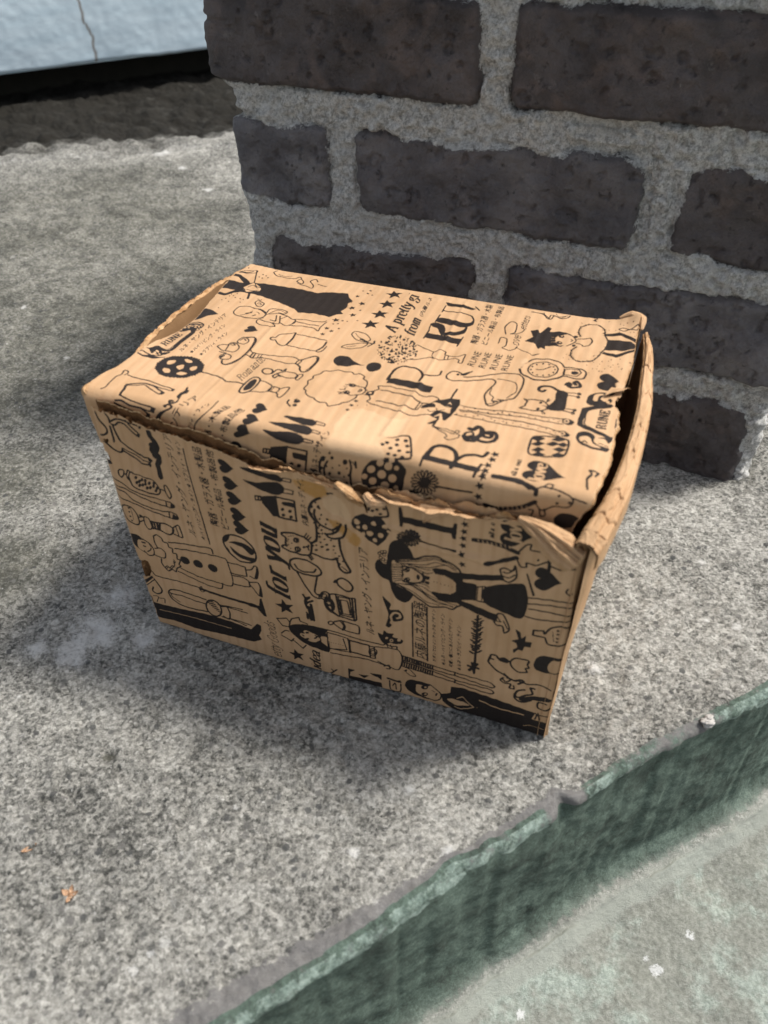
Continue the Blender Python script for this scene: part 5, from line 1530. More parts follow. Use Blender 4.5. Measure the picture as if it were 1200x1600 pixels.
P1|0|1668 580 44 28 48 8 13 -45 -4 -54 -10 -64 -15 -44 -50 4 -34 14 7 24 13 35 9 21 17 23 -21 20 -38 -4
P1|1|1599 476 8 38 43 19 14 -26 -30 -15
P0|1|1647 546 48 -11 47 -1 -2 -18 7 -37 -26 4 -34 -3 -24 -17 -27 8 5 15 34 16
K1|1 0 50|1647 546 15 14 50 -32 30 6
K1|1 0 50|1636 471 16 -12 31 20 33 20
K1|1 0 50|1671 501 12 -22
K1|1 0 90|1720 699 -5 -85 -2 -73
K1|1 0 90|1710 453 -1 -43 -6 -65
K1|1 0 50|1707 343 56 2 50 -7
K1|1 1 50|1705 342 70 -33 15 -19 -10 -12 25 -7 38 29 -2 23 -15 3 11 20 -18 6 -6 -30
P1|1|1714 412 -44 -53 30 6
P0|1|1711 419 -1 43 24 -60
P0|1|1681 422 23 38 7 -15
P0|1|1712 537 8 38 19 -29 -18 16
K1|1 0 60|1778 564 66 0 94 11 30 7 104 14 104 3 101 15
K1|1 0 60|1782 525 70 11 95 7 30 7 102 15 104 3 102 3
K1|1 0 60|1790 515 65 9 98 -5 32 0 103 7 105 -5 84 -12
K1|1 0 60|1772 475 96 3 96 -1 32 -1 102 7 104 -5 83 -7
E1||1799 551 4 1 1 -5
E1||1825 536 4 1 1 -5
E1||1852 560 4 1 1 -5
E1||1873 546 4 1 1 -5
E1||1901 571 4 1 1 -5
E1||1921 550 4 1 1 -5
E1||1947 571 4 1 1 -5
E1||1969 559 4 1 1 -5
E1||1987 572 4 1 1 -5
E1||1781 486 4 1 1 -5
E1||1823 492 4 1 1 -5
E1||1864 493 4 1 1 -5
E1||1881 508 4 1 1 -5
E1||1913 490 4 1 1 -5
E1||1949 505 4 1 1 -5
E1||1970 491 4 1 1 -5
E1||2008 500 4 1 1 -5
E1||2028 494 4 1 1 -5
E1||2024 569 4 1 1 -5
P1|0|1395 695 63 0 62 2 80 -13 -2 -59 -49 1 -79 6 -81 6 -32 3 -2 48
K0|1 0 35|1353 693 39 10 65 -4 96 -6 47 -5
K1|1 0 120|1354 704 -4 -30 3 106 26 43 61 6 49 -22 26 -49 -2 -53
K1|1 0 90|1514 762 43 26 34 19 -1 44
K1|1 1 60|1111 1050 -52 48 -58 3 -9 -36 40 -42 61 -12
K1|1 1 60|1097 1001 -56 -29 -41 -35 -7 -24 49 2 54 33 19 49
K1|1 0 90|1057 1031 83 -26 1 33
K1|1 0 65|1126 968 23 51
K1|1 0 40|1008 1081 36 -32 55 -25
K1|1 0 40|1015 927 44 29
S1||845 1519 18 10
S1||891 1573 12 10
S1||925 1563 10 10
S1||907 1438 26 10
S1||871 1364 26 10
S1||929 1353 12 10
S1||909 1284 25 10
S1||962 1226 9 10
S1||842 1190 26 10
S1||882 1192 11 10
S1||832 1078 19 10
S1||870 1057 18 10
S1||898 1100 11 10
S1||871 1149 10 10
S1||837 1008 18 10
S1||850 1599 10 10
S1||894 1613 12 10
S1||829 1437 20 10
S1||825 1373 24 10
S1||846 1140 10 10
S1||910 1197 8 10
S1||1052 1606 56 4
S1||1055 1474 56 4
S1||1057 1341 56 4
S1||1050 1209 56 4
T1|serif A pretty gi|1216 1160 1203 1635 1138 1188
T1|serif from|1330 1158 1308 1370 1258 1192
T1|jp (内藤ルネ|1307 1393 1295 1635 1273 1413
E1||1314 941 5 0 1 -5
E1||1243 878 8 -6 0 -7
E1||1234 987 5 -3 0 -4
E1||1359 1077 8 -5 0 -8
E1||1303 869 -4 -6 -4 7
E1||1384 951 7 -4 0 -6
E1||1266 969 4 -14 -5 0
E1||1311 844 -3 -6 -5 7
E1||1225 970 7 -4 0 -6
E1||1307 852 1 -6 -2 1
E1||1318 877 -5 -2 -2 5
E1||1348 905 4 -5 -1 -6
E1||1275 869 -3 -4 -3 6
E1||1323 972 1 -7 -5 2
E1||1329 904 4 0 2 -6
E1||1212 1113 -7 -4 -4 8
E1||1353 997 7 -13 -3 -4
E1||1357 1055 8 -5 0 -5
E1||1265 956 5 -7 -2 -6
E1||1317 993 4 -6 -3 -5
E1||1302 940 9 -6 0 -5
E1||1322 982 4 -2 1 -7
E1||1374 984 5 -2 1 -9
E1||1195 981 4 -9 -5 -2
E1||1331 894 4 -3 -1 -5
E1||1337 1101 6 -6 0 -3
E1||1321 920 5 -2 1 -8
E1||1405 974 5 -9 -4 -4
E1||1338 1082 4 -13 -4 -2
E1||1347 963 -5 -5 -4 8
E1||1288 871 -3 -8 -4 5
E1||1203 980 -5 -5 -3 5
E1||1318 1008 1 -13 -6 3
E1||1403 980 0 -6 -6 3
E1||1342 978 -1 -9 -4 4
E1||1327 1033 3 1 3 -9
E1||1307 1032 -4 -7 -4 7
E1||1184 1000 4 -6 -2 -5
E1||1337 1096 5 1 2 -7
E1||1381 989 1 -10 -5 1
E1||1359 932 6 2 2 -7
E1||1303 1123 3 -6 -2 -4
E1||1278 1074 -4 -2 -3 7
E1||1333 969 4 -11 -5 -1
E1||1226 902 -4 -6 -2 3
E1||1341 917 -3 -9 -4 4
E1||1384 884 2 -7 -2 -1
E1||1287 882 7 2 3 -7
E1||1301 877 4 -9 -4 -2
E1||1352 969 -2 -10 -3 4
E1||1373 1026 6 -8 -2 -5
E1||1336 1062 -4 -8 -3 5
E1||1272 1110 -1 -8 -3 3
E1||1273 877 4 -2 0 -4
E1||1289 1052 3 -14 -3 0
E1||1280 877 -3 -2 -3 5
E1||1368 892 4 1 2 -5
E1||1401 1003 -3 -9 -5 6
E1||1328 1018 2 -11 -4 0
E1||1361 1066 1 -14 -3 1
E1||1210 1091 7 -8 -2 -6
E1||1339 1050 0 -10 -6 4
E1||1300 915 -4 -2 -3 7
E1||1328 1062 5 -6 -2 -6
E1||1287 975 0 -7 -4 3
E1||1225 1031 9 -4 1 -7
E1||1409 958 2 -14 -5 1
E1||1297 942 -3 -3 -2 5
E1||1337 1096 4 -5 -1 -4
E1||1327 1020 3 -13 -4 0
E1||1339 1024 6 -1 1 -5
E1||1358 990 -3 -1 -1 4
E1||1319 845 1 -11 -5 2
E1||1374 1060 0 -11 -4 3
E1||1241 1095 -3 -6 -3 4
E1||1269 974 4 -4 -1 -7
E1||1256 888 7 -11 -2 -3
E1||1283 970 -6 -4 -2 4
E1||1335 947 8 -7 -1 -7
E1||1213 998 -3 -8 -3 4
E1||1381 1020 7 -12 -3 -5
E1||1309 1120 2 -11 -3 1
E1||1328 1048 2 -11 -5 1
E1||1384 987 0 -7 -5 3
E1||1306 846 -3 -7 -3 4
E1||1340 1104 0 -12 -5 3
E1||1209 1034 8 -1 1 -6
E1||1240 1086 7 -6 -1 -6
E1||1316 952 0 -11 -6 4
E1||1404 915 6 2 2 -6
E1||1305 1103 -1 -10 -2 2
E1||1372 989 -3 -3 -3 5
E1||1244 1126 2 -9 -4 1
E1||1367 989 -4 -8 -4 7
E1||1310 862 5 -11 -3 -3
E1||1307 971 8 -8 -1 -7
E1||1262 1085 6 -9 -2 -6
E1||1237 1026 6 -6 -1 -3
E1||1320 844 4 -1 2 -8
E1||1335 1007 -3 -2 -2 5
E1||1200 1097 6 -8 -1 -3
E1||1209 913 -2 -4 -3 4
E1||1405 918 0 -8 -4 2
E1||1310 1018 -1 -11 -3 2
E1||1392 995 4 0 1 -5
E1||1295 903 7 -11 -2 -4
E1||1336 1006 -3 -2 -4 9
E1||1202 1112 0 -6 -6 4
E1||1202 1093 4 -2 1 -5
E1||1223 947 -1 -8 -4 3
E1||1303 1117 4 -3 0 -4
E1||1340 878 4 -6 -2 -4
E1||1271 874 7 -11 -1 -3
E1||1339 1011 -2 -4 -3 4
E1||1229 1131 6 -7 -1 -3
E1||1248 1077 3 -7 -3 -2
E1||1279 895 -1 -5 -2 3
E1||1251 1083 2 -7 -3 0
E1||1329 1071 9 -6 0 -6
E1||1205 1044 6 1 3 -8
E1||1227 907 4 -3 0 -4
E1||1313 887 5 -3 0 -7
E1||1282 871 -4 -4 -4 8
E1||1322 901 5 -8 -2 -4
E1||1306 1048 -3 -5 -2 4
E1||1177 1043 1 -7 -5 1
E1||1398 974 -6 -5 -2 4
E1||1271 1109 6 0 1 -6
E1||1206 933 5 -5 -1 -5
E1||1206 1115 7 -13 -2 -2
E1||1371 1011 7 -1 2 -9
E1||1273 961 6 -6 -2 -7
E1||1309 1130 -5 -5 -2 5
E1||1362 1089 3 -4 -1 -3
E1||1222 975 0 -6 -5 3
E1||1214 1049 6 0 2 -8
E1||1267 954 4 -5 -2 -5
E1||1289 911 1 -10 -3 1
E1||1408 956 2 -7 -4 0
E1||1257 933 3 -9 -4 -1
E1||1237 987 4 -11 -2 -1
E1||1216 1063 7 -5 0 -7
E1||1366 1048 5 -11 -4 -3
E1||1291 907 5 -6 -1 -4
E1||1348 894 0 -7 -4 2
E1||1301 850 -3 -8 -3 4
E1||1323 951 7 2 1 -4
E1||1296 994 7 -6 0 -6
E1||1348 845 4 -8 -2 -2
E1||1259 1066 4 -1 2 -8
E1||1302 986 -1 -12 -4 3
E1||1178 1007 0 -8 -4 2
E1||1357 1008 4 -12 -4 -1
E1||1344 1047 7 -1 1 -6
E1||1274 931 4 -1 1 -5
E1||1221 924 7 -9 -2 -6
E1||1200 1097 6 -1 2 -9
E1||1357 1084 -1 -13 -5 4
E1||1231 910 2 -13 -4 1
E1||1331 1041 -3 -5 -2 3
E1||1202 1058 3 -8 -2 -1
E1||1317 1065 -3 -6 -3 5
E1||1397 914 -1 -4 -5 5
E1||1215 933 4 -7 -1 -3
E1||1330 861 -5 -3 -3 7
E1||1260 1127 -1 -12 -6 5
E1||1283 887 -4 -6 -4 7
E1||1245 1111 5 -3 0 -7
E1||1249 1029 -2 -3 -5 8
E1||1297 955 8 -4 1 -8
E1||1288 1129 6 0 1 -6
E1||1371 970 7 -6 -1 -6
E1||1289 1026 6 2 2 -5
E1||1370 875 3 -7 -2 -1
E1||1281 881 -4 -4 -4 7
E1||1287 873 4 -1 1 -5
E1||1310 1068 6 -10 -3 -5
E1||1333 921 6 0 1 -6
E1||1309 1102 -1 -12 -5 5
E1||1293 1115 -4 -4 -4 8
E1||1338 962 -2 -4 -3 5
E1||1190 978 6 -5 -1 -6
E1||1237 1036 1 -6 -4 0
E1||1316 1056 8 -4 1 -8
E1||1260 1140 7 -13 -3 -4
E1||1201 993 -4 -6 -3 4
E1||1263 988 3 -8 -2 -1
E1||1378 948 -1 -6 -5 5
E1||1373 877 -4 -5 -2 5
E1||1361 1006 4 -11 -2 -1
E1||1319 1062 -6 -3 -2 5
E1||1331 1015 7 1 2 -6
E1||1359 873 6 -2 1 -6
E1||1352 918 4 -9 -4 -3
E1||1292 848 -2 -8 -5 5
E1||1244 962 -1 -5 -5 4
E1||1347 1099 -5 -3 -3 7
E1||1365 959 1 -10 -4 1
E1||1366 912 4 -3 0 -5
E1||1297 870 4 -8 -2 -1
E1||1240 1051 0 -7 -4 3
E1||1387 987 4 -3 0 -8
E1||1294 1015 -2 -8 -3 3
E1||1280 1042 3 -6 -3 -3
E1||1274 910 4 -7 -2 -3
E1||1369 930 -1 -12 -5 4
E1||1341 1053 5 -1 1 -8
E1||1278 1047 -2 -9 -4 4
E1||1389 967 0 -12 -2 2
E1||1322 857 7 -12 -1 -2
E1||1191 952 8 -3 1 -4
E1||1243 888 -5 -5 -3 6
E1||1291 1131 -1 -10 -3 3
E1||1221 1125 4 -6 -1 -3
E1||1325 895 3 -6 -3 -3
E1||1308 939 -3 -6 -2 4
E1||1327 845 -1 -5 -3 4
E1||1220 977 -4 -8 -3 4
E1||1236 976 1 -8 -3 1
E1||1238 925 0 -10 -5 4
E1||1312 864 6 -10 -3 -4
E1||1195 983 1 -8 -3 1
E1||1263 868 1 -8 -3 1
E1||1177 1046 6 -13 -3 -2
E1||1219 1061 -3 -6 -3 5
E1||1337 1097 7 -7 -1 -7
E1||1330 1026 4 -2 0 -6
E1||1332 872 4 -6 -2 -3
E1||1316 1011 6 -3 0 -6
E1||1285 902 2 -9 -4 0
E0||1300 995 6 2 3 -8
E0||1300 981 6 2 3 -7
E0||1290 974 6 2 3 -7
E0||1279 980 6 2 3 -7
E0||1273 995 6 2 3 -8
E0||1279 1007 6 2 3 -8
E0||1291 1007 6 2 3 -8
E1||1287 991 8 3 4 -11
E0||1250 993 6 2 3 -8
E0||1250 978 6 2 3 -7
E0||1240 972 6 2 3 -7
E0||1228 978 6 2 3 -7
E0||1223 993 6 2 3 -8
E0||1228 1005 6 2 3 -8
E0||1240 1005 6 2 3 -8
E1||1237 989 8 3 4 -11
E0||1335 1056 6 2 3 -8
E0||1335 1041 6 2 3 -8
E0||1325 1034 6 2 3 -8
E0||1314 1041 6 2 3 -8
E0||1308 1056 6 2 3 -8
E0||1314 1068 6 2 3 -8
E0||1326 1068 6 2 3 -8
E1||1322 1052 8 3 4 -11
E0||1376 1000 6 2 3 -7
E0||1376 985 6 2 3 -7
E0||1366 979 6 2 3 -7
E0||1355 985 6 2 3 -7
E0||1350 1000 6 2 3 -7
E0||1355 1012 6 2 3 -8
E0||1367 1012 6 2 3 -8
E1||1364 996 8 3 4 -11
E0||1336 925 6 2 3 -7
E0||1336 910 6 2 3 -7
E0||1326 903 6 2 3 -7
E0||1315 910 6 2 3 -7
E0||1310 924 6 2 3 -7
E0||1315 936 6 2 3 -7
E0||1327 936 6 2 3 -7
E1||1323 920 8 3 4 -11
E0||1283 927 6 2 3 -7
E0||1283 913 6 2 3 -7
E0||1274 906 6 2 3 -7
E0||1262 912 6 2 3 -7
E0||1257 927 6 2 3 -7
E0||1262 938 6 2 3 -7
E0||1274 939 6 2 3 -7
E1||1271 923 8 3 4 -11
E0||1371 916 6 2 3 -7
E0||1371 902 6 2 3 -7
E0||1361 895 6 2 3 -7
E0||1350 901 6 2 3 -7
E0||1345 915 6 2 3 -7
E0||1350 927 6 2 3 -7
E0||1362 927 6 2 3 -7
E1||1359 912 8 3 4 -11
E0||1302 1114 6 2 3 -8
E0||1302 1099 6 2 3 -8
E0||1292 1092 6 2 3 -8
E0||1280 1098 6 2 3 -8
E0||1275 1113 6 2 3 -8
E0||1280 1126 6 2 3 -8
E0||1292 1126 6 2 3 -8
E1||1289 1110 8 3 4 -12
E0||1264 1080 6 2 3 -8
E0||1264 1064 6 2 3 -8
E0||1255 1057 6 2 3 -8
E0||1243 1064 6 2 3 -8
E0||1237 1079 6 2 3 -8
E0||1243 1091 6 2 3 -8
E0||1255 1091 6 2 3 -8
E1||1252 1075 8 3 4 -12
K1|1 0 60|1378 1075 51 -25 61 -22 24 25 38 -4 4 -29 32 0 41 3 32 32 4 -50 2 -43 -19 -3 -4 29 -29 11 -44 -26 -26 -18 -31 -1 -25 12 -42 -34 -73 -35
K1|1 0 50|1559 1010 7 -38
K1|1 0 50|1578 1017 4 -40
K1|1 0 40|1490 1028 2 -40 22 -34
P1|0|1390 1221 205 -13 -3 -61 -203 18
K1|0 0 70|1389 1154 1 100
K1|0 0 80|1592 1130 4 105
P1|1|1373 1329 34 27 47 -23 26 -60 0 -60 -26 29 -26 48 -30 8
P1|1|1479 1251 53 24 42 45 2 60 16 -47 -4 -61 -54 -41 -44 -15
K1|1 0 60|1393 1228 -13 91 29 33
P1|1|1392 1398 27 28 108 -23 59 8 10 55 13 -70 -33 -47 -65 -4 -116 21
K1|0 0 70|1393 1358 1 95
K1|1 0 90|1399 1510 107 4 61 -15 31 -49
K1|0 0 70|1394 1489 -3 85
P1|0|1377 1619 98 0 99 -26 -17 -20 -94 8 -62 -4
K1|1 0 80|1562 1618 33 -38
T1|jp 陶器・ガラス器・木製|1693 1178 1660 1660 1648 1188
T1|jp ビニール製品・布製品|1747 1185 1729 1658 1708 1194
T1|sans RUNE|1738 943 1741 1097 1698 954
T1|sans RUNE|1799 944 1797 1104 1760 951
T1|sans RUNE|1859 945 1857 1104 1821 950
T1|sans RUNE|1918 950 1917 1112 1881 955
K1|1 0 60|1814 1338 -24 81 18 75 38 -22 12 -97 -19 -29 28 16 26 24 9 32
T1|script etters|1908 1414 1900 1583 1865 1422
K1|1 0 60|1800 1225 -2 70 35 -10 13 -77 -13 -30 45 -12 25 24 4 28
T1|script ove|1913 1220 1902 1339 1879 1225
K1|1 0 50|1904 1207 47 -26 47 -25
P1|1|1999 1152 44 29 -24 -28
K1|1 0 80|1744 897 -33 -46 -35 17 -32 -11 -15 -43 13 -34 32 -8 82 28 105 54 27 -28 -18 -79 -5 -56 30 -77
K1|1 0 80|1719 825 71 34 103 63 75 16 47 -31 11 -89 -14 -103 -46 -42 -50 -66 -21 7
K1|1 0 50|1888 864 59 1 44 -22 16 -68 -30 -72
K1|1 0 50|1883 769 2 -53 27 -27 -1 -35 31 2
K1|1 0 50|1895 614 31 28 -13 13 44 15 -22 10 48 -1
P1|1|1694 841 49 59 -23 -60
E1||1682 841 8 3 3 -10
K1|1 0 50|1897 1653 56 -5 49 -50 5 56 57 -16 37 36
P1|0|1930 1299 35 57 -29 70 38 19 17 -34 28 90 25 -12 -4 -42 46 22 38 0 21 -13 -44 -28 -18 -39 15 -59 20 -19 28 12 -14 -20 -82 -22 6 -42 -24 11 -11 -22 -27 54 -13 2
K1|1 0 60|2147 1450 28 -17 22 -38 -9 -35 -28 -48
E1||2112 1418 16 5 4 -18
E1||2115 1341 16 5 4 -18
E0||2114 1423 5 2 1 -6
E0||2118 1346 5 2 1 -6
K1|1 0 60|2169 1398 11 -9 -7 -15
K0|1 0 30|2069 1339 24 2
K0|1 0 30|2060 1394 19 0
K0|1 0 30|2063 1367 25 0
K1|1 0 60|2124 1469 35 -22
E1||2189 1438 11 4 2 -14
E1||2196 1334 10 3 2 -13
K1|1 0 65|2191 1410 42 10 33 24 18 -39 -10 -48 -33 -18
K1|1 0 65|2200 1364 33 -12 14 -11
K1|1 0 55|2213 1446 -18 46 0 68 43 44 51 1 38 -42 14 -74 24 -57 0 -76 -15 -55 -10 -52 -26 -57 -38 -19 -47 2 -31 51 -2 61 17 37
K1|0 0 40|2207 1445 12 3
K1|0 0 40|2205 1457 9 2
K1|0 0 40|2194 1472 16 -1
K1|0 0 40|2193 1487 12 -4
K1|0 0 40|2186 1493 15 1
K1|0 0 40|2188 1512 13 -1
K1|0 0 40|2194 1529 7 -1
K1|0 0 40|2191 1551 10 -6
K1|0 0 40|2187 1569 14 -7
K1|0 0 40|2200 1573 12 0
K1|0 0 40|2207 1574 16 10
K1|0 0 40|2218 1594 16 1
K1|0 0 40|2230 1610 14 -4
K1|0 0 40|2242 1607 15 -1
K1|0 0 40|2263 1608 6 -2
K1|0 0 40|2276 1610 6 -3
K1|0 0 40|2288 1596 7 11
K1|0 0 40|2293 1591 11 5
K1|0 0 40|2302 1588 12 -2
K1|0 0 40|2315 1568 8 8
K1|0 0 40|2318 1556 15 9
K1|0 0 40|2328 1551 8 -4
K1|0 0 40|2324 1520 16 8
K1|0 0 40|2328 1516 16 -7
K1|0 0 40|2331 1490 16 1
K1|0 0 40|2347 1469 6 8
K1|0 0 40|2351 1458 8 5
K1|0 0 40|2356 1446 9 2
K1|0 0 40|2356 1439 15 -5
K1|0 0 40|2360 1422 11 -7
K1|0 0 40|2361 1403 10 -7
K1|0 0 40|2362 1367 9 10
K1|0 0 40|2354 1365 17 -7
K1|0 0 40|2358 1348 9 -4
K1|0 0 40|2357 1326 7 5
K1|0 0 40|2351 1318 9 -1
K1|0 0 40|2340 1302 16 1
K1|0 0 40|2348 1289 6 1
K1|0 0 40|2344 1268 7 9
K1|0 0 40|2337 1262 12 2
K1|0 0 40|2336 1256 10 -5
K1|0 0 40|2329 1236 11 1
K1|0 0 40|2323 1224 10 -1
K1|0 0 40|2317 1205 10 4
K1|0 0 40|2307 1199 13 -5
K1|0 0 40|2298 1191 13 -1
K1|0 0 40|2288 1192 13 -7
K1|0 0 40|2277 1177 15 3
K1|0 0 40|2270 1180 12 -5
K1|0 0 40|2262 1170 8 6
K1|0 0 40|2244 1179 14 -3
K1|0 0 40|2235 1169 11 8
K1|0 0 40|2219 1179 16 -2
K1|0 0 40|2218 1193 9 -3
K1|0 0 40|2203 1200 16 2
K1|0 0 40|2196 1214 16 1
K1|0 0 40|2190 1221 14 7
K1|0 0 40|2193 1235 11 8
K1|0 0 40|2195 1250 8 8
K1|0 0 40|2189 1276 13 -3
K1|0 0 40|2188 1283 14 6
K1|0 0 40|2199 1297 7 1
K1|0 0 40|2203 1312 8 -5
K1|0 0 40|2209 1307 6 9
P1|0|2363 1451 59 7 61 1 33 -27 -1 -38 -48 -41 -104 -22
P1|0|2338 1508 72 37 25 -5 86 -55 -4 -34 -90 60 -82 -27
P1|0|2360 1311 67 -8 89 85 8 -16 -92 -104 -74 18
K1|1 1 60|2404 1583 23 14 38 -7 32 37 11 -16 -12 -24 -37 1 -28 -23 -19 7
E1||2361 1173 2 1 1 -4
E1||2509 1238 4 1 1 -5
E1||2327 1187 2 1 1 -5
E1||2298 1143 3 1 1 -4
E1||2299 1143 3 1 1 -4
E1||2549 1226 3 1 1 -5
E1||2329 1049 2 1 1 -4
E1||2407 1169 3 1 1 -4
E1||2355 1117 3 1 1 -4
E1||2432 1130 3 1 1 -4
E1||2537 1335 3 1 1 -5
E1||2521 1096 3 1 1 -4
E1||2412 1237 4 1 1 -5
E1||2513 1239 2 1 1 -5
E1||2371 1107 2 1 1 -4
E1||2321 1261 2 1 1 -5
E1||2479 1165 3 1 1 -4
E1||2333 1117 3 1 1 -4
E1||2538 1293 4 1 1 -5
E1||2476 1154 4 1 1 -4
E1||2369 1206 3 1 1 -5
E1||2401 1219 2 1 1 -5
E1||2355 1147 2 1 1 -4
E1||2316 1251 4 1 1 -5
E1||2460 1178 3 1 1 -4
E1||2420 1160 4 1 1 -4
E1||2560 1180 3 1 1 -4
E1||2322 1070 2 1 1 -4
E1||2429 1187 2 1 1 -4
E1||2455 1261 3 1 1 -5
E1||2431 1118 2 1 1 -4
E1||2384 1103 3 1 1 -4
E1||2394 1136 3 1 1 -4
E1||2516 1206 2 1 1 -4
E1||2452 1206 3 1 1 -4
E1||2369 1100 4 1 1 -4
E1||2336 1662 3 1 1 -4
E1||2403 1636 3 1 1 -4
E1||2423 1623 3 1 1 -4
E1||2439 1642 3 1 1 -4
E1||2388 1570 3 1 1 -4
E1||2470 1645 3 1 1 -4
E1||2352 1559 3 1 1 -4
E1||2409 1551 3 1 1 -4
E1||2487 1564 3 1 1 -4
E1||2498 1522 3 1 1 -4
E1||2469 1558 3 1 1 -4
E1||2177 1225 3 1 1 -4
E1||2198 1177 3 1 1 -4
E1||2168 1179 3 1 1 -4
E1||2193 1611 3 1 1 -4
K1|1 0 70|2251 1658 17 -5 -12 17 14 9
K1|1 0 65|1893 1648 58 5 39 -30 25 -24 9 49
K1|1 0 65|2024 1648 50 -18 29 16 12 40
K1|1 0 40|1962 1663 15 -37
K1|1 0 40|2032 1673 18 -23 37 12
K1|1 0 90|2192 1086 -24 33 -46 20 -64 -12 -43 -24 -29 -58 -6 -37
K1|1 0 110|1975 989 15 -36 21 -15 59 -26 56 11 50 37 25 37
K1|1 0 90|2192 1086 75 8 31 -13 13 -24 -5 -53 -26 -16 -82 8
K1|1 1 70|2166 1048 -5 -49 -32 -40 -45 -15 -43 14 -24 39 4 50 32 41 46 15 44 -15
E1||2151 1043 5 2 2 -8
E1||2149 1011 5 2 2 -8
E1||2132 983 5 2 2 -7
E1||2104 965 5 2 2 -7
E1||2073 962 5 2 2 -7
E1||2046 976 5 2 2 -7
E1||2032 1002 5 2 2 -8
E1||2033 1034 5 2 2 -8
E1||2050 1063 5 2 2 -8
E1||2079 1082 5 2 2 -8
E1||2111 1084 5 2 2 -8
E1||2137 1070 5 2 2 -8
K1|1 0 60|2056 1016 37 7 31 46
K1|0 1 60|2199 1065 70 18 17 -29 -16 -40 -66 -5
E1||2253 1045 19 6 3 -18
K1|1 0 60|2201 997 -6 72
K1|1 0 160|2232 912 12 26 12 -18 -12 -15 25 -8 31 16 1 23 -22 26 -11 -15 12 -19
P1|1|2413 1007 -13 7 -15 19 -3 26 14 22 24 7 25 -13 24 -26 21 -28 17 -20 11 -7 1 0 -11 -4 -18 -15 -21 -23 -24 -21 -26 -7 -24 12 -13 26 3 25 14 15 14 5
P1|1|1980 1612 0 0 7 -4 -3 -3
P1|1|2207 846 47 -4 10 -67 4 -87 -38 -23 -37 2 -4 32 18 56 -7 58
K1|1 0 150|2207 846 -40 23 -38 -3 -19 -22 5 -24 20 -4 8 13
K1|1 0 65|2254 842 63 6
K1|1 0 65|2258 818 59 0
K1|1 1 60|2318 851 0 -6 -3 -4 -4 -2 -4 2 -3 6 1 6 2 4 5 2 4 -2
K1|1 1 60|2318 821 0 -6 -3 -4 -4 -2 -4 2 -3 5 1 6 3 5 4 2 4 -3
K1|1 0 65|2270 700 50 1
K1|1 0 65|2264 680 54 -9
K1|1 1 60|2322 703 0 -5 -3 -4 -3 -1 -4 2 -2 4 0 5 3 4 4 2 3 -2
K1|1 1 60|2318 678 0 -6 -3 -4 -4 -2 -4 3 -2 4 0 6 3 5 4 1 4 -2
K1|0 1 75|2060 725 17 -4 33 11 43 0 32 -29 0 -34 -24 -26 -46 -8 -26 1 -33 3 23 28 -3 13 5 27
E1||2146 714 8 3 2 -10
E1||2144 657 9 3 2 -11
K1|1 0 40|2171 723 9 33
K1|1 0 40|2175 729 13 19
K1|1 0 40|2171 733 4 26
K1|1 0 40|2164 642 10 -20
K1|1 0 40|2171 645 13 -20
K1|1 0 40|2166 643 20 -10
E1||2173 689 3 1 1 -5
K1|1 0 40|2159 689 10 4 9 -7
P1|1|2277 614 24 9 30 -13 -3 -24 -23 -13 -28 14
E0||2296 601 13 5 3 -16
E1||2296 601 7 2 2 -8
P1|1|2278 504 22 17 32 -21 -9 -20 -29 -4
E0||2296 497 13 5 3 -15
E1||2296 497 7 2 1 -8
E1||1988 568 3 1 1 -4
E1||2023 565 3 1 1 -4
E1||2043 582 3 1 1 -4
E1||2077 572 3 1 1 -4
E1||2117 581 3 1 1 -4
E1||2149 578 3 1 1 -4
E1||2178 590 3 1 1 -4
E1||2214 582 3 1 1 -4
E1||2234 595 3 1 1 -4
E1||2265 596 3 1 1 -4
E1||2011 500 3 1 1 -4
E1||2028 492 3 1 1 -4
E1||2057 504 3 1 1 -4
E1||2097 499 3 1 1 -4
E1||2130 504 3 1 1 -4
E1||2179 500 3 1 1 -4
E1||2217 506 3 1 1 -4
E1||2238 491 3 1 1 -4
E1||2265 493 3 1 1 -4
E1||2259 585 3 1 1 -4
E1||2253 505 3 1 1 -4
K1|0 0 220|2475 799 -60 -32 -55 -43 -3 -91 4 -38 50 -19 105 -30
K1|1 0 60|2479 784 -98 -62 -4 -82 8 -37 50 -22 79 -27 11 26 -5 146
T1|serif RUNE|2483 598 2480 755 2437 594
P1|1|2357 786 2 61 35 45 84 26 -10 -24 -30 -12 -19 -44 28 -11 15 35 15 -25 -26 -38 -33 -21 -40 -9
P0|1|2385 821 2 51 29 17 16 -2 -24 -28 -3 -46
E0||2458 826 8 3 2 -12
P1|1|2361 488 3 41 26 23 36 -6 19 -20 0 -35 29 -25 46 5 -7 -33 -52 -11 -50 8 -34 23
P0|1|2381 477 -2 26 27 14 23 -14 15 -30 42 -22 -28 -8 -51 13
K1|1 0 60|2396 465 7 11 18 -15
P1|1|2458 522 55 26 15 -2 -16 -41 -18 20
E0||2478 509 9 3 2 -13
E0||2502 491 8 3 2 -11
K1|1 0 50|2471 482 45 -2
K1|1 1 90|2175 429 58 21 53 12 47 -10 10 -66 -10 -59 -54 -23 -61 -12 -40 11 -8 58
P1|0|2167 410 28 32 37 -13 -28 -29
P1|0|2256 432 27 32 37 -12 -28 -29
P1|0|2174 371 27 31 37 -12 -28 -28
P1|0|2239 391 28 31 36 -12 -28 -28
P1|0|2287 401 28 32 24 -16 -16 -25
P1|0|2184 327 27 31 36 -12 -28 -28
P1|0|2277 359 28 31 36 -12 -28 -28
P1|0|2193 294 27 30 36 -11 -27 -28
P1|0|2280 317 27 31 35 -11 -27 -28
T1|serif all about|2162 116 2163 239 2140 116
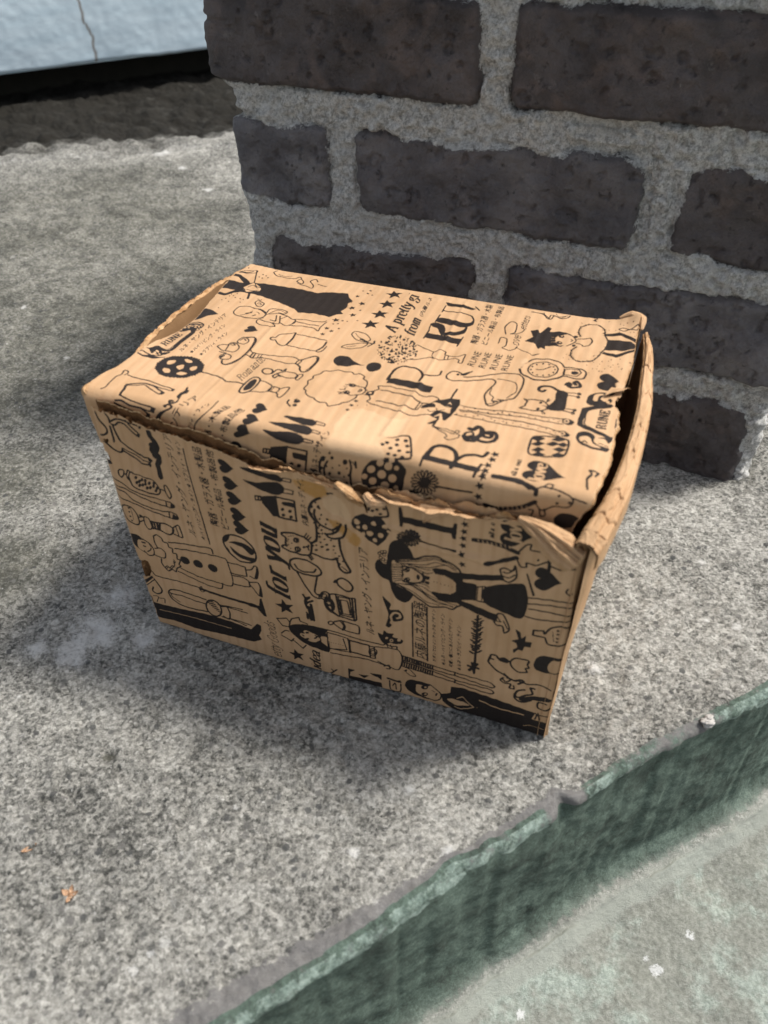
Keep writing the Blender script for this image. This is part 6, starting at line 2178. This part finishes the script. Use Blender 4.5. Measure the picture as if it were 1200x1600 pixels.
P1|1|2232 183 -18 6 -18 17 -2 24 20 21 33 7 34 -10 30 -24 26 -26 23 -17 15 -6 0 -1 -15 -4 -26 -14 -31 -22 -33 -20 -36 -7 -32 10 -16 23 6 24 21 15 18 4
T0|serif love|2285 112 2282 246 2219 110
K1|1 0 180|2094 94 48 2 43 0 26 -10 25 -14
K1|1 0 70|2467 263 12 -28 -13 -36 5 -53
K1|1 0 70|2467 263 39 4 -7 -25
'''
EXF, EXL = (-80, -20, 2600, 1760), (-150, -260, 2620, 1760)
INKW = 1.35
inkF = Raster(*EXF); inkF.draw(INK_FRONT); inkF.blur(1)
INKW = 1.15
inkL = Raster(*EXL); inkL.draw(INK_LID); inkL.blur(1)

# ---- front panel
TOPF = [(-6, 168), (-2.6, 167.2), (14, 165.8), (33.6, 162.8), (52.8, 161.1), (71.4, 158.2), (89.8, 153.6), (104.5, 153.5), (116, 154), (126, 153.3), (136, 152.5), (144, 151), (148, 148.5), (152, 150.5), (158, 153), (167.5, 153.6), (188, 152.4), (212, 154.6), (225, 156.5), (238, 152), (250, 148), (256, 147)]
LEFTF = [(0, .5), (25, -1.3), (41, -2.3), (58, -.1), (79, -1.9), (102, -3.8), (121, -4), (129, -3.7), (143, -1.9), (156, -1.8), (167, -2.6), (175, -3)]
RIGHTF = [(0, 253), (41, 251.6), (70, 252.7), (98, 252.8), (125, 251.6), (137, 250.9), (160, 250)]
def topF(u): return lerp(TOPF, u) + fbm(u, u * 0, 8, 4, 71) * 1.9 + fbm(u, u * 0, 1.6, 2, 73) * .7 - 2.0 * np.clip(.12 - np.abs(fbm(u, u * 0, 9, 2, 75)), 0, 1) / .12 * sstep(.0, .2, fbm(u, u * 0, 23, 2, 77))
def ridge(u, w, pts, wid):
    p = np.array(pts, float); d_ = np.full(u.shape, 1e9)
    for a, b in zip(p[:-1], p[1:]):
        e = b - a; t = np.clip(((u - a[0]) * e[0] + (w - a[1]) * e[1]) / (e @ e), 0, 1); d_ = np.minimum(d_, (u - a[0] - t * e[0]) ** 2 + (w - a[1] - t * e[1]) ** 2)
    return np.exp(-d_ / wid ** 2)
def frontV(u, w):
    v = fbm(u, w, 90, 3, 81) * 1.6 - .10 * np.sin(u * 2 * math.pi / 6.4) * (1 + fbm(u, w, 40, 2, 83))
    v = v - 1.0 * ridge(u, w, [(128, 130.6), (140, 128.5), (151, 130.3)], 2.2) - 1.1 * ridge(u, w, [(145, 134.5), (161, 134.3), (191, 129.7), (212, 124.1)], 1.8) - .8 * ridge(u, w, [(177, 126.4), (192.7, 126.2), (215, 129)], 1.5)
    v = v + 2.2 * np.exp(-((u - 148) / 7.) ** 2 - ((w - 150) / 9.) ** 2) - 1.6 * np.exp(-((u - 136) / 9.) ** 2 - ((w - 146) / 9.) ** 2) - 1.4 * np.exp(-((u - 166) / 9.) ** 2 - ((w - 148) / 8.) ** 2)
    v = v - .7 * ridge(u, w, [(6, 122), (20, 132), (28, 150)], 1.6) + 1.2 * np.exp(-((u - 12) / 9.) ** 2 - ((w - 140) / 14.) ** 2) - .5 * ridge(u, w, [(10, 118), (50, 112)], 1.5)
    v = v + np.clip(u - 249.5, 0, None) ** 2 * .16 + np.clip(1 - u, 0, None) ** 2 * .10 + np.clip(2.5 - w, 0, None) ** 2 * .12
    return v
def strip(mb, P, Q, mat=0, n=3):
    """ribbon between two polylines (arrays k x 3)"""
    t = np.linspace(0, 1, n)[:, None, None]; G = P[None] * (1 - t) + Q[None] * t; mb.grid(G[..., 0], G[..., 1], G[..., 2], mat=mat)
fb = MB(); u = np.arange(-5, 255, .34); w_ = np.concatenate([np.arange(.6, 170, .34)])
Ug, Wg = np.meshgrid(u, w_, indexing='ij'); cut = marks('F', 'cut', EXF, 0)
lft = lerp(LEFTF, Wg) + fbm(Wg, Wg * 0, 5, 3, 85) * 1.0; rgt = lerp(RIGHTF, Wg)
ok = (Wg < topF(Ug)) & (Ug > lft) & (Ug < rgt) & (cut.at(Ug + fbm(Ug, Wg, 3, 2, 87) * 1.2, Wg + fbm(Ug, Wg, 3, 2, 88) * 1.2) < .5)
keep = ok[:-1, :-1] & ok[1:, :-1] & ok[1:, 1:] & ok[:-1, 1:]
fb.grid(Ug, frontV(Ug, Wg), Wg, keep, attrs=dict(ink=inkF.at(Ug, Wg), peel=np.maximum(marks('F', 'peel', EXF, 10).at(Ug, Wg), 1.3 * sstep(-1.3, -.2, -(topF(Ug) - Wg)) + 1.2 * sstep(-1.0, -.1, -(Ug - lft))), stain=marks('F', 'stain', EXF, 16).at(Ug, Wg)))
# inner liner and fluting of the same board, showing at the torn top edge and in the holes
u2 = np.arange(-3, 252, .5); w2 = np.arange(1, 174, .6); U2, W2 = np.meshgrid(u2, w2, indexing='ij')
gap = lerp([(-5, 2.5), (20, 3.0), (60, 3.2), (90, 3.4), (103, 3.2), (106, .6), (140, .8), (160, 2.6), (215, 2.2), (222, .5), (256, .5)], U2)
okk = (W2 < topF(U2 * 1.0 + 40) * 0 + lerp(TOPF, U2) + gap + fbm(U2, U2 * 0, 5, 3, 91) * 1.9 + fbm(U2, U2 * 0, 1.3, 2, 94) * .8) & (U2 > lerp(LEFTF, W2) + .4)
kp = okk[:-1, :-1] & okk[1:, :-1] & okk[1:, 1:] & okk[:-1, 1:]
tp2 = lerp(TOPF, U2) + gap + fbm(U2, U2 * 0, 5, 3, 91) * 1.9 + fbm(U2, U2 * 0, 1.3, 2, 94) * .8
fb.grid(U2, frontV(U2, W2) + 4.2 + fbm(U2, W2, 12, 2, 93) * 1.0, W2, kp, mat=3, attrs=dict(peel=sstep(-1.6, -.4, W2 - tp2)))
okk = (W2 < lerp(TOPF, U2) + fbm(U2, U2 * 0, 4, 3, 97) * 1.6 - 1.0) & (U2 > lerp(LEFTF, W2) + .4)
kp = okk[:-1, :-1] & okk[1:, :-1] & okk[1:, 1:] & okk[:-1, 1:]
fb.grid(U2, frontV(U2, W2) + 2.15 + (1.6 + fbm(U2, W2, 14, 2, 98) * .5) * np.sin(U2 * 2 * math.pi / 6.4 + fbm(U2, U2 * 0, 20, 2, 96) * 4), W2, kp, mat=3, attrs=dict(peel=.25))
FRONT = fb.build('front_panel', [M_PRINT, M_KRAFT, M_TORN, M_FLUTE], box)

# ---- lid: flat top folding down into the tuck flap behind the front panel
UL = [(-26, -8), (-10, -9), (4, -10), (12, -10), (22, -8.5), (30, -6), (52, -2.9), (64, -.7), (77, 4.6), (94, 5.1), (113, 2.8), (135, 1), (152, .2), (165, 2.7), (172, 3)]
UR = [(-26, 243), (-8, 246), (5, 250), (20, 252.6), (45, 254.2), (77, 252.7), (80, 251), (98, 251.3), (128, 252.2), (172, 250)]
def lidP(u, s):
    r = 6.; a_ = np.clip((12 - s) / r, 0, math.pi / 2); dn = np.clip(12 - s - r * math.pi / 2, 0, None)
    v = np.where(s >= 12, s, 12 - r * np.sin(a_)); z = 166 + r * np.cos(a_) - dn
    flat = sstep(0, 25, s)
    h = fbm(u, s, 80, 3, 101) * 1.8 - .11 * np.sin(u * 2 * math.pi / 6.4) * (1 + fbm(u, s, 40, 2, 103)) - 3.2 * np.sin(np.clip(u / 252, 0, 1) * math.pi) * np.clip(s / 168, 0, 1) ** 2
    h = h + .55 * ridge(u, s, [(150, 20), (153, 60), (152, 110), (149, 165)], 1.3) - .5 * ridge(u, s, [(156, 20), (159, 110)], 2.5) + .45 * ridge(u, s, [(52, 14), (55, 60), (54, 100)], 1.2) + .35 * ridge(u, s, [(200, 20), (198, 150)], 1.2)
    h = h + 5.5 * np.exp(-((u - 251) / 9.) ** 2 - ((s - 170) / 7.) ** 2) - 2.2 * np.exp(-((u - 2) / 7.) ** 2 - ((s - 95) / 28.) ** 2) - 1.3 * np.clip((u - 243) / 10, 0, 1) ** 2 * np.exp(-((s - 40) / 40.) ** 2)
    h = h + 2.0 * np.exp(-((u + 9) / 4.) ** 2 - ((s - 8) / 8.) ** 2)
    z = z + h * flat; v = v - (fbm(u, s, 45, 3, 105) * 2.2) * (1 - flat)
    return u + 0 * s, v, z
lb = MB(); u = np.arange(-13, 257, .34); s_ = np.arange(-24, 172.5, .34); Ug, Sg = np.meshgrid(u, s_, indexing='ij')
cutl = marks('L', 'cut', EXL, 0)
j1 = fbm(Sg, Sg * 0, 14, 4, 111) * 2.0 + fbm(Sg, Sg * 0, 2.2, 2, 113) * .45
okR = lerp(UR, Sg) + np.where(Sg < 82, j1 * 1.2, j1 * .25); okL = lerp(UL, Sg) + j1 * .5
back = lerp([(0, 168.5), (40, 167), (130, 166.5), (200, 168), (235, 169), (252, 170)], Ug) + fbm(Ug, Ug * 0, 12, 2, 115) * .8
ok = (Ug < okR) & (Ug > okL) & (Sg < back) & (cutl.at(Ug + fbm(Ug, Sg, 3, 2, 117) * .8, Sg + fbm(Ug, Sg, 3, 2, 118) * .8) < .5)
keep = ok[:-1, :-1] & ok[1:, :-1] & ok[1:, 1:] & ok[:-1, 1:]
lx, ly, lz = lidP(Ug, Sg)
lb.grid(lx, ly, lz, keep, attrs=dict(ink=inkL.at(Ug, Sg), peel=np.maximum(marks('L', 'peel', EXL, 14).at(Ug, Sg), 1.3 * sstep(-1.2, -.2, -(okR - Ug)) * (Sg < 100) + 1.1 * sstep(-.8, -.1, -(Ug - okL))), stain=marks('L', 'stain', EXL, 30).at(Ug, Sg)))
# underside and the torn thickness of the board
u2 = np.arange(-12, 256, 1.); s2 = np.arange(-23, 170, 1.); U2, S2 = np.meshgrid(u2, s2, indexing='ij'); bx_, by_, bz_ = lidP(U2, S2)
okk = (U2 < lerp(UR, S2) - 1.0) & (U2 > lerp(UL, S2) + 1.0) & (S2 < 166) & (cutl.at(U2, S2) < .5); kp = okk[:-1, :-1] & okk[1:, :-1] & okk[1:, 1:] & okk[:-1, 1:]
lb.grid(bx_, by_ + np.where(S2 < 6, 3., 0), bz_ - np.where(S2 < 6, 0., 3.1), kp, mat=1)
def rim(tab, sgn, lo, hi, amp, outw, seed):
    s3 = np.arange(lo, hi, .5); jj = fbm(s3, s3 * 0, 14, 4, 111) * 2.0 + fbm(s3, s3 * 0, 2.2, 2, 113) * .45
    uu = lerp(tab, s3) + jj * amp; rows_ = []
    for k, dz in enumerate((0, .5, 1.1, 1.7, 2.3, 2.9, 3.4)):
        f = k / 6.; uo = uu + sgn * (outw * math.sin(f * 3.0) * (.6 + fbm(s3, s3 * 0 + k * .35, 9, 4, seed) * 1.1) - .2)
        x_, y_, z_ = lidP(uu, s3); rows_.append(np.stack([uo, y_ + np.where(s3 < 6, dz * .9, 0), z_ - np.where(s3 < 6, 0, dz) - .05 + fbm(s3, s3 * 0 + k, 3, 2, seed + 1) * .4 * (k > 0)], -1))
    G = np.array(rows_); keepr = np.broadcast_to(~((s3[:-1] > 77.5) & (s3[:-1] < 97)) if sgn > 0 else np.ones(len(s3) - 1, bool), (6, len(s3) - 1)); lb.grid(G[..., 0], G[..., 1], G[..., 2], keep=keepr, mat=2)
rim(UR, 1, -10, 79, 1.2, 1.3, 121); rim(UR, 1, 96.5, 170, .25, .5, 125); rim(UL, -1, -14, 168, .5, .7, 129)
LID = lb.build('lid', [M_PRINT, M_KRAFT, M_TORN], box)

# ---- a crumpled, torn roll of paper along a path
def crumple(name, path, radii, seed, flat=.8, twist=0., amp=.28, label=None, mats=None, ns=90, nr=56, up=(0, 0, 1), parent=None):
    p = catmull(np.array(path, float), False, 10); t = np.linspace(0, 1, len(p)); T = np.linspace(0, 1, ns)
    P = np.stack([np.interp(T, t, p[:, k]) for k in range(3)], -1); rad = np.interp(T, np.linspace(0, 1, len(radii)), radii)
    tg = np.gradient(P, axis=0); tg /= np.linalg.norm(tg, axis=1)[:, None]; upv = np.array(up, float)
    n1 = np.cross(tg, upv); n1 /= np.linalg.norm(n1, axis=1)[:, None]; n2 = np.cross(n1, tg)
    th = np.linspace(0, 2 * math.pi, nr, endpoint=False)
    TT, HH = np.meshgrid(T, th, indexing='ij'); ln = TT * np.linalg.norm(np.diff(P, axis=0), axis=1).sum()
    cr = 1 - np.abs(fbm(np.cos(HH) * 5 + 20, np.sin(HH) * 5 + ln * .07, 1.7, 2, seed)) * 5; cr2 = 1 - np.abs(fbm(np.cos(HH) * 8 + 50, np.sin(HH) * 8 + ln * .03, 1.9, 2, seed + 5)) * 5
    rr = rad[:, None] * (.9 + amp * np.clip(cr, -1, 1) * .55 + amp * np.clip(cr2, -1, 1) * .4 + amp * .6 * fbm(np.cos(HH) * 9, np.sin(HH) * 9 + ln * .5, 2, 3, seed + 9))
    G = P[:, None] + n1[:, None] * (np.cos(HH + twist) * rr)[..., None] + n2[:, None] * (np.sin(HH + twist) * rr * flat)[..., None]
    mb = MB(); mb.grid(G[..., 0].T, G[..., 1].T, G[..., 2].T, wrap=True)
    for e in (0, -1):
        c = P[e]; rings = np.array([c + (G[e] - c) * k for k in (1, .7, .4, .02)]) + (tg[e] * (1 if e else -1) * rad[e] * .35) * np.array([0, .6, .9, 1])[:, None, None]
        mb.grid(rings[..., 0], rings[..., 1], rings[..., 2])
    o = mb.build(name, mats or [M_TORN], parent or FRONT)
    if label: o['label'] = label
    return o

# ---- right side panel with its rolled, torn top
OFFR = [(-12, 5.0), (0, 6.5), (15, 9.6), (36, 11.8), (63, 13.4), (92, 13.9), (120, 12.6), (160, 6.8), (175, 2.5)]
rb = MB(); v = np.arange(-1, 169, .55); w3 = np.arange(.6, 160, .55); Vg, Wg = np.meshgrid(v, w3, indexing='ij')
def rightU(v, w): return 252.3 + lerp(OFFR, v) * np.clip(w / 158, 0, 1.1) ** 1.6 - 2.6 * np.exp(-np.clip(v, 0, None) / 4) * np.clip((w - 20) / 130, 0, 1) + fbm(v, w, 50, 3, 131) * 1.2 + np.clip(1.5 - v, 0, None) * -.3
ik = np.zeros(Vg.shape)
for cv_, cw, ra, rb_ in ((18, 118, 4, 6), (17, 104, 4, 6), (16, 90, 4, 6), (20, 60, 8, 6), (16, 25, 7, 6)):
    ik = np.maximum(ik, ((Vg - cv_) / ra) ** 2 + ((Wg - cw) / rb_) ** 2 < 1)
for cv_ in (8, 12, 26): ik = np.maximum(ik, (np.abs(Vg - cv_ - 3 * np.sin(Wg / 14.)) < .8) & (Wg > 5) & (Wg < 80))
rb.grid(rightU(Vg, Wg), Vg, Wg, attrs=dict(ink=np.where(Vg > 32, inkF.at(Vg + 62, Wg * .93), ik * 1.))); rb.grid(rightU(Vg, Wg) - 4, Vg, Wg, mat=1)
RIGHT = rb.build('side_panel', [M_PRINT, M_KRAFT], box)
roll = [(252.9, -9, 155), (255.2, -2, 158), (258.2, 12, 160), (260.8, 30, 161), (262.3, 55, 161.5), (262.8, 82, 161.5), (261.8, 108, 161), (259.5, 135, 161), (256.5, 160, 161), (254.5, 173, 160)]
rp = catmull(np.array(roll, float), False, 40); tt = np.linspace(0, 1, 520); q_ = np.linspace(0, 1, len(rp)); RP = np.stack([np.interp(tt, q_, rp[:, k]) for k in range(3)], -1)
hw = np.interp(tt, np.linspace(0, 1, 11), [5.8, 6.2, 5.6, 5.0, 4.4, 4.1, 3.9, 3.6, 3.0, 2.3, 1.5]); tg = np.gradient(RP[:, :2], axis=0); tg /= np.linalg.norm(tg, axis=1)[:, None]; nx, ny = tg[:, 1], -tg[:, 0]
sx = np.array([-1.0, -1.05, -1.06, -1.0, -.86, -.6, -.3, -.05, .08, .1, .3, .55, .8, .95, 1.02, 1.06, 1.08, 1.08]); sz = np.array([-11, -6, -1.6, -.2, .25, .5, .65, .7, .7, .7, .6, .4, .0, -.5, -1.5, -4, -8, -12.])
ln = np.linspace(0, 185, 520); Kx, Lx = np.meshgrid(np.linspace(0, 1, len(sx) * 5), ln, indexing='ij'); SX = np.interp(Kx, np.linspace(0, 1, len(sx)), sx); SZ = np.interp(Kx, np.linspace(0, 1, len(sx)), sz)
lay = sstep(-.03, .03, SX - (.12 + fbm(ln, ln * 0, 22, 4, 145) * .75 + fbm(ln, ln * 0, 3, 2, 146) * .14)[None]) * (SZ > -2)
SZ = SZ - 1.6 * lay + fbm(SX * 6 + 30, Lx, 14, 3, 147) * .8 + np.clip(1 - np.abs(fbm(SX * 7, Lx * .35, 8, 2, 148)) * 9, -.2, 1) * .3 - np.clip(1 - np.abs(fbm(SX * 14 + 9, Lx * .12, 6, 2, 158)) * 14, 0, 1) * .5
for c_, wd_ in ((34, .9), (52, .6), (78, .8), (96, 1.0), (121, .6), (18, .7), (142, .7)):
    SZ = SZ - 1.3 * np.exp(-((Lx - c_ - 2.5 * np.sin(SX * 2 + c_) - fbm(SX * 8, Lx * 0, 5, 2, c_) * 5) / wd_) ** 2) * sstep(.1, .5, fbm(SX * 9, Lx * 0 + c_, 6, 2, 149) + .4)
wob = fbm(SX * 2, Lx, 16, 3, 150) * 1.0 + lay * fbm(SX * 0, Lx, 4, 3, 152) * .5
RX = RP[None, :, 0] + nx * (SX * hw * .82 + 1.0 + wob * .8); RY = RP[None, :, 1] + ny * (SX * hw * .82 + 1.0 + wob * .8); RZ = RP[None, :, 2] + SZ + 4.0
re_ = MB(); endj = (Lx > 1.2 + fbm(SX * 5, Lx * 0, 2.5, 3, 153) * 5); re_.grid(RX, RY, RZ, keep=endj[:-1, :-1]); re_.grid(RX - nx * 1.0, RY - ny * 1.0, RZ - 1.3, keep=endj[:-1, :-1], mat=1)
re_.build('rolled_edge', [M_KRAFT, M_TORN], RIGHT)['label'] = 'folded and cracked torn top edge of the side panel'

# ---- left panel, back panel, bottom
OFFL = [(0, -3), (20, -5), (48, -6.5), (62, -7.6), (84, -7.2), (109, -6.6), (130, -5), (156, -1.8), (170, 1.8)]
lp = MB(); v = np.arange(5, 169, .6); w4 = np.arange(.6, 179, .6); Vg, Wg = np.meshgrid(v, w4, indexing='ij')
TL = lerp([(0, 160), (12, 165), (30, 170), (48, 171.5), (70, 173), (100, 173), (130, 171.8), (160, 170.5), (170, 170)], Vg) + fbm(Vg, Vg * 0, 8, 3, 151) * 1.2
lu = lerp(OFFL, Vg) * np.clip(Wg / 172, 0, 1.1) ** 1.5 - .2; okk = Wg < TL; kp = okk[:-1, :-1] & okk[1:, :-1] & okk[1:, 1:] & okk[:-1, 1:]
lp.grid(lu, Vg, Wg, kp, mat=0, attrs=dict(ink=inkF.at(178 - Vg, Wg * .9))); okk = Wg < TL - .5; kp = okk[:-1, :-1] & okk[1:, :-1] & okk[1:, 1:] & okk[:-1, 1:]
lp.grid(lu + 3.4, Vg, Wg, kp, mat=3)
vv = np.arange(5, 168, 1.); tl = lerp([(0, 160), (12, 165), (30, 170), (48, 171.5), (70, 173), (100, 173), (130, 171.8), (160, 170.5), (170, 170)], vv) + fbm(vv, vv * 0, 8, 3, 151) * 1.2
uu = lerp(OFFL, vv) * np.clip(tl / 172, 0, 1.1) ** 1.5 - .2
lp.grid(uu[None] + np.linspace(-.1, 3.5, 6)[:, None], np.broadcast_to(vv, (6, len(vv))), tl[None] - .6 + fbm(vv[None] * np.ones((6, 1)), np.arange(6.)[:, None] * 2, 3, 3, 155) * 1.4, mat=2)
lp.build('side_panel', [M_PRINT, M_KRAFT, M_TORN, M_INNER], box)
bp = MB(); bp.box(.5, 251.5, 168.5, 172, .5, 168, n=30); bp.build('back_panel', [M_KRAFT], box, smooth=False)
bo = MB(); bo.box(1, 251, 4.6, 168, .4, 4, n=12); bo.build('bottom_panel', [M_KRAFT], box, smooth=False)

# ---- torn, peeled scraps along the top edge of the front panel
crumple('torn_flap', [(222, -.8, 158.5), (231, -2.5, 156), (240, -4.5, 151.5), (249.5, -6.0, 146.0)], [1.2, 3.2, 5.2, 6.6, 6.2], 161, 1.1, amp=.3, ns=120, nr=64, label='crumpled corner scrap peeled off the front panel', mats=[M_KRAFT])
def frayed(u0, u1, v0, lift, curl, seed, mat_, fine=1.0):
    """a torn strip of one paper layer standing along the edge and curling outwards"""
    uu = np.arange(u0, u1, .35); tt = np.linspace(0, 1, 16); Uf, Tf = np.meshgrid(uu, tt, indexing='ij')
    ends = np.clip(np.minimum(Uf - u0, u1 - Uf) / 6, 0, 1) ** .6
    ht = np.clip((3.0 + lift + fbm(Uf, Uf * 0, 11, 4, seed) * 5.0 + fbm(Uf, Uf * 0, 1.7, 2, seed + 2) * 1.3 * fine) * ends, .2, None)
    cu_ = curl * (.5 + fbm(Uf, Uf * 0, 17, 3, seed + 4) * 1.8)
    zz2 = lerp(TOPF, Uf) - 2.6 + ht * np.sin(Tf * 1.5) / 1.0 * (1 - .25 * np.abs(cu_)); vv2 = v0 + frontV(Uf, zz2) - cu_ * ht * Tf ** 2 + fbm(Uf, Tf * 6, 6, 3, seed + 6) * 1.0 * Tf
    mb = MB(); mb.grid(Uf, vv2, zz2); mb.grid(Uf, vv2 + .35, zz2 - .05); return mb.build('torn_flap', [mat_], FRONT)
frayed(146, 226, -.15, 1.2, .75, 165, M_KRAFT); frayed(150, 222, 1.3, 2.2, .25, 265, M_TORN, 1.6); frayed(158, 216, 3.2, 3.0, -.1, 365, M_KRAFT)
frayed(86, 139, -.1, .8, .5, 465, M_KRAFT); frayed(98, 141, 1.6, 2.0, .2, 565, M_TORN, 1.6); frayed(128, 150, .2, .5, 1.1, 865, M_KRAFT)
crumple('torn_flap', [(134, -1.0, 154.5), (141, -2.6, 151.5), (147.5, -2.4, 146)], [1.4, 2.7, 1.3], 169, .8, amp=.45, ns=80)
crumple('torn_flap', [(149, -2.0, 152.5), (153, -3.0, 150), (160, -2.4, 150.3)], [1.6, 3.0, 1.0], 173, .9, amp=.4, ns=80, mats=[M_KRAFT])
# a pointed tongue of liner hanging over the edge
tb = MB(); i_ = np.linspace(0, 1, 26); j_ = np.linspace(0, 1, 26); I, J = np.meshgrid(i_, j_, indexing='ij')
uu = 176 + 4 * J + (17 - 4 * J) * I * (1 - J * .9) - 1.0 * J; zz_ = 153.8 - 8.5 * J + fbm(I * 9, J * 9, 3, 3, 181) * .6 + 1.2 * I; vv = -1.4 - 3.0 * np.sin(J * 1.9) + fbm(I * 9, J * 9, 3, 3, 185) * 1.2
tb.grid(uu, vv, zz_); tb.grid(uu, vv + .5, zz_); tb.build('torn_flap', [M_KRAFT], FRONT)
# white curl at the notch in the lid, and the curled corner
cb = MB(); uu = 245.5 + 9.5 * I - 2.0 * J; ss = 96.5 - 11 * J * (1 - .55 * I) + 1.0 * I; x_, y_, z_ = lidP(uu, ss)
cb.grid(x_, y_, z_ + .4 + 3.4 * np.sin(J * 1.8) * (.4 + .6 * I) + fbm(I * 9, J * 9, 3, 3, 191) * .7); cb.build('torn_flap', [M_KRAFT], LID)['label'] = 'small pale curl torn up at the lid notch'
crumple('torn_flap', [(239, 170, 172.2), (245, 171.5, 174.2), (251, 169, 173.6), (252.3, 161, 171.6)], [.8, 2.6, 2.7, .9], 195, .75, amp=.3, ns=80, mats=[M_KRAFT], parent=LID)
crumple('torn_flap', [(-8.5, 13, 172.3), (-9.5, 8.5, 170.5), (-8.5, 7, 166.5)], [1.0, 2.4, 1.5], 199, .9, amp=.35, ns=60, parent=LID)

# ================================================================= SMALL THINGS
def leafmat(name, c1, c2):
    m, t, b = mat(name, .8, .2); N = NT(t); N.L(N.mix(N.ramp(N.noise(900, 4, .6), .3, .7), c1, c2), b.inputs['Base Color']); return m
M_LEAF = leafmat('dry leaf', (.22, .12, .065), (.42, .28, .18))
def leaf(name, blades, loc, label):
    mb = MB(); i_ = np.linspace(0, 1, 14); j_ = np.linspace(-1, 1, 9); I, J = np.meshgrid(i_, j_, indexing='ij')
    for (ang_, L, wd, curl) in blades:
        x = I * L; y = J * wd * np.sin(np.clip(I * 2.9 + .15, 0, math.pi)) ; z = .7 + curl * (I - .4) ** 2 * 4 + .5 * J ** 2 + fbm(I * 6 + ang_, J * 4, 2, 2, 5) * .7
        c, s = math.cos(ang_), math.sin(ang_)
        mb.grid(x * c - y * s, x * s + y * c, z); mb.grid(x * c - y * s, x * s + y * c, z - .25)
    o = mb.build(name, [M_LEAF]); o.location = loc; tag(o, label, 'dead leaf'); return o
leaf('dead_leaf', [(.5, 8.0, 1.7, .9)], (-.188, .1955, 0), 'single narrow orange leaf scrap lying flat on the concrete')
leaf('dead_leaf', [(.2, 4.5, 1.3, 1.2), (1.4, 4.2, 1.2, 1.5), (2.7, 4.4, 1.5, 1.0), (-1.6, 4.2, 1.0, .8), (-.6, 3.6, 1.1, 1.3)], (-.1575, .1735, 0), 'small star shaped cluster of curled orange leaf bits on the concrete')
m2, t2_, b2 = mat('pale mortar chip', .95, .2); N2 = NT(t2_); N2.L(N2.mix(N2.noise(400, 4, .7), (.26, .25, .235), (.46, .44, .415)), b2.inputs['Base Color'])
th = np.linspace(.05, math.pi - .05, 22); ph = np.linspace(0, 2 * math.pi, 40, endpoint=False); TH, PH = np.meshgrid(th, ph, indexing='ij')
rr = 1 + fbm(np.cos(PH) * np.sin(TH) * 3 + 9, np.sin(PH) * np.sin(TH) * 3 + np.cos(TH) * 4, 1.4, 3, 9) * .8
sb = MB(); sb.grid((4.6 * rr * np.sin(TH) * np.cos(PH)).T, (3.0 * rr * np.sin(TH) * np.sin(PH)).T, (1.6 + 2.3 * rr * np.cos(TH)).T, wrap=True)
st_ = sb.build('stone_chip', [m2]); st_.location = (.181, .2625, 0); st_.rotation_euler = (0, 0, .5); tag(st_, 'pale grey mortar chip lying at the edge of the step', 'stone')
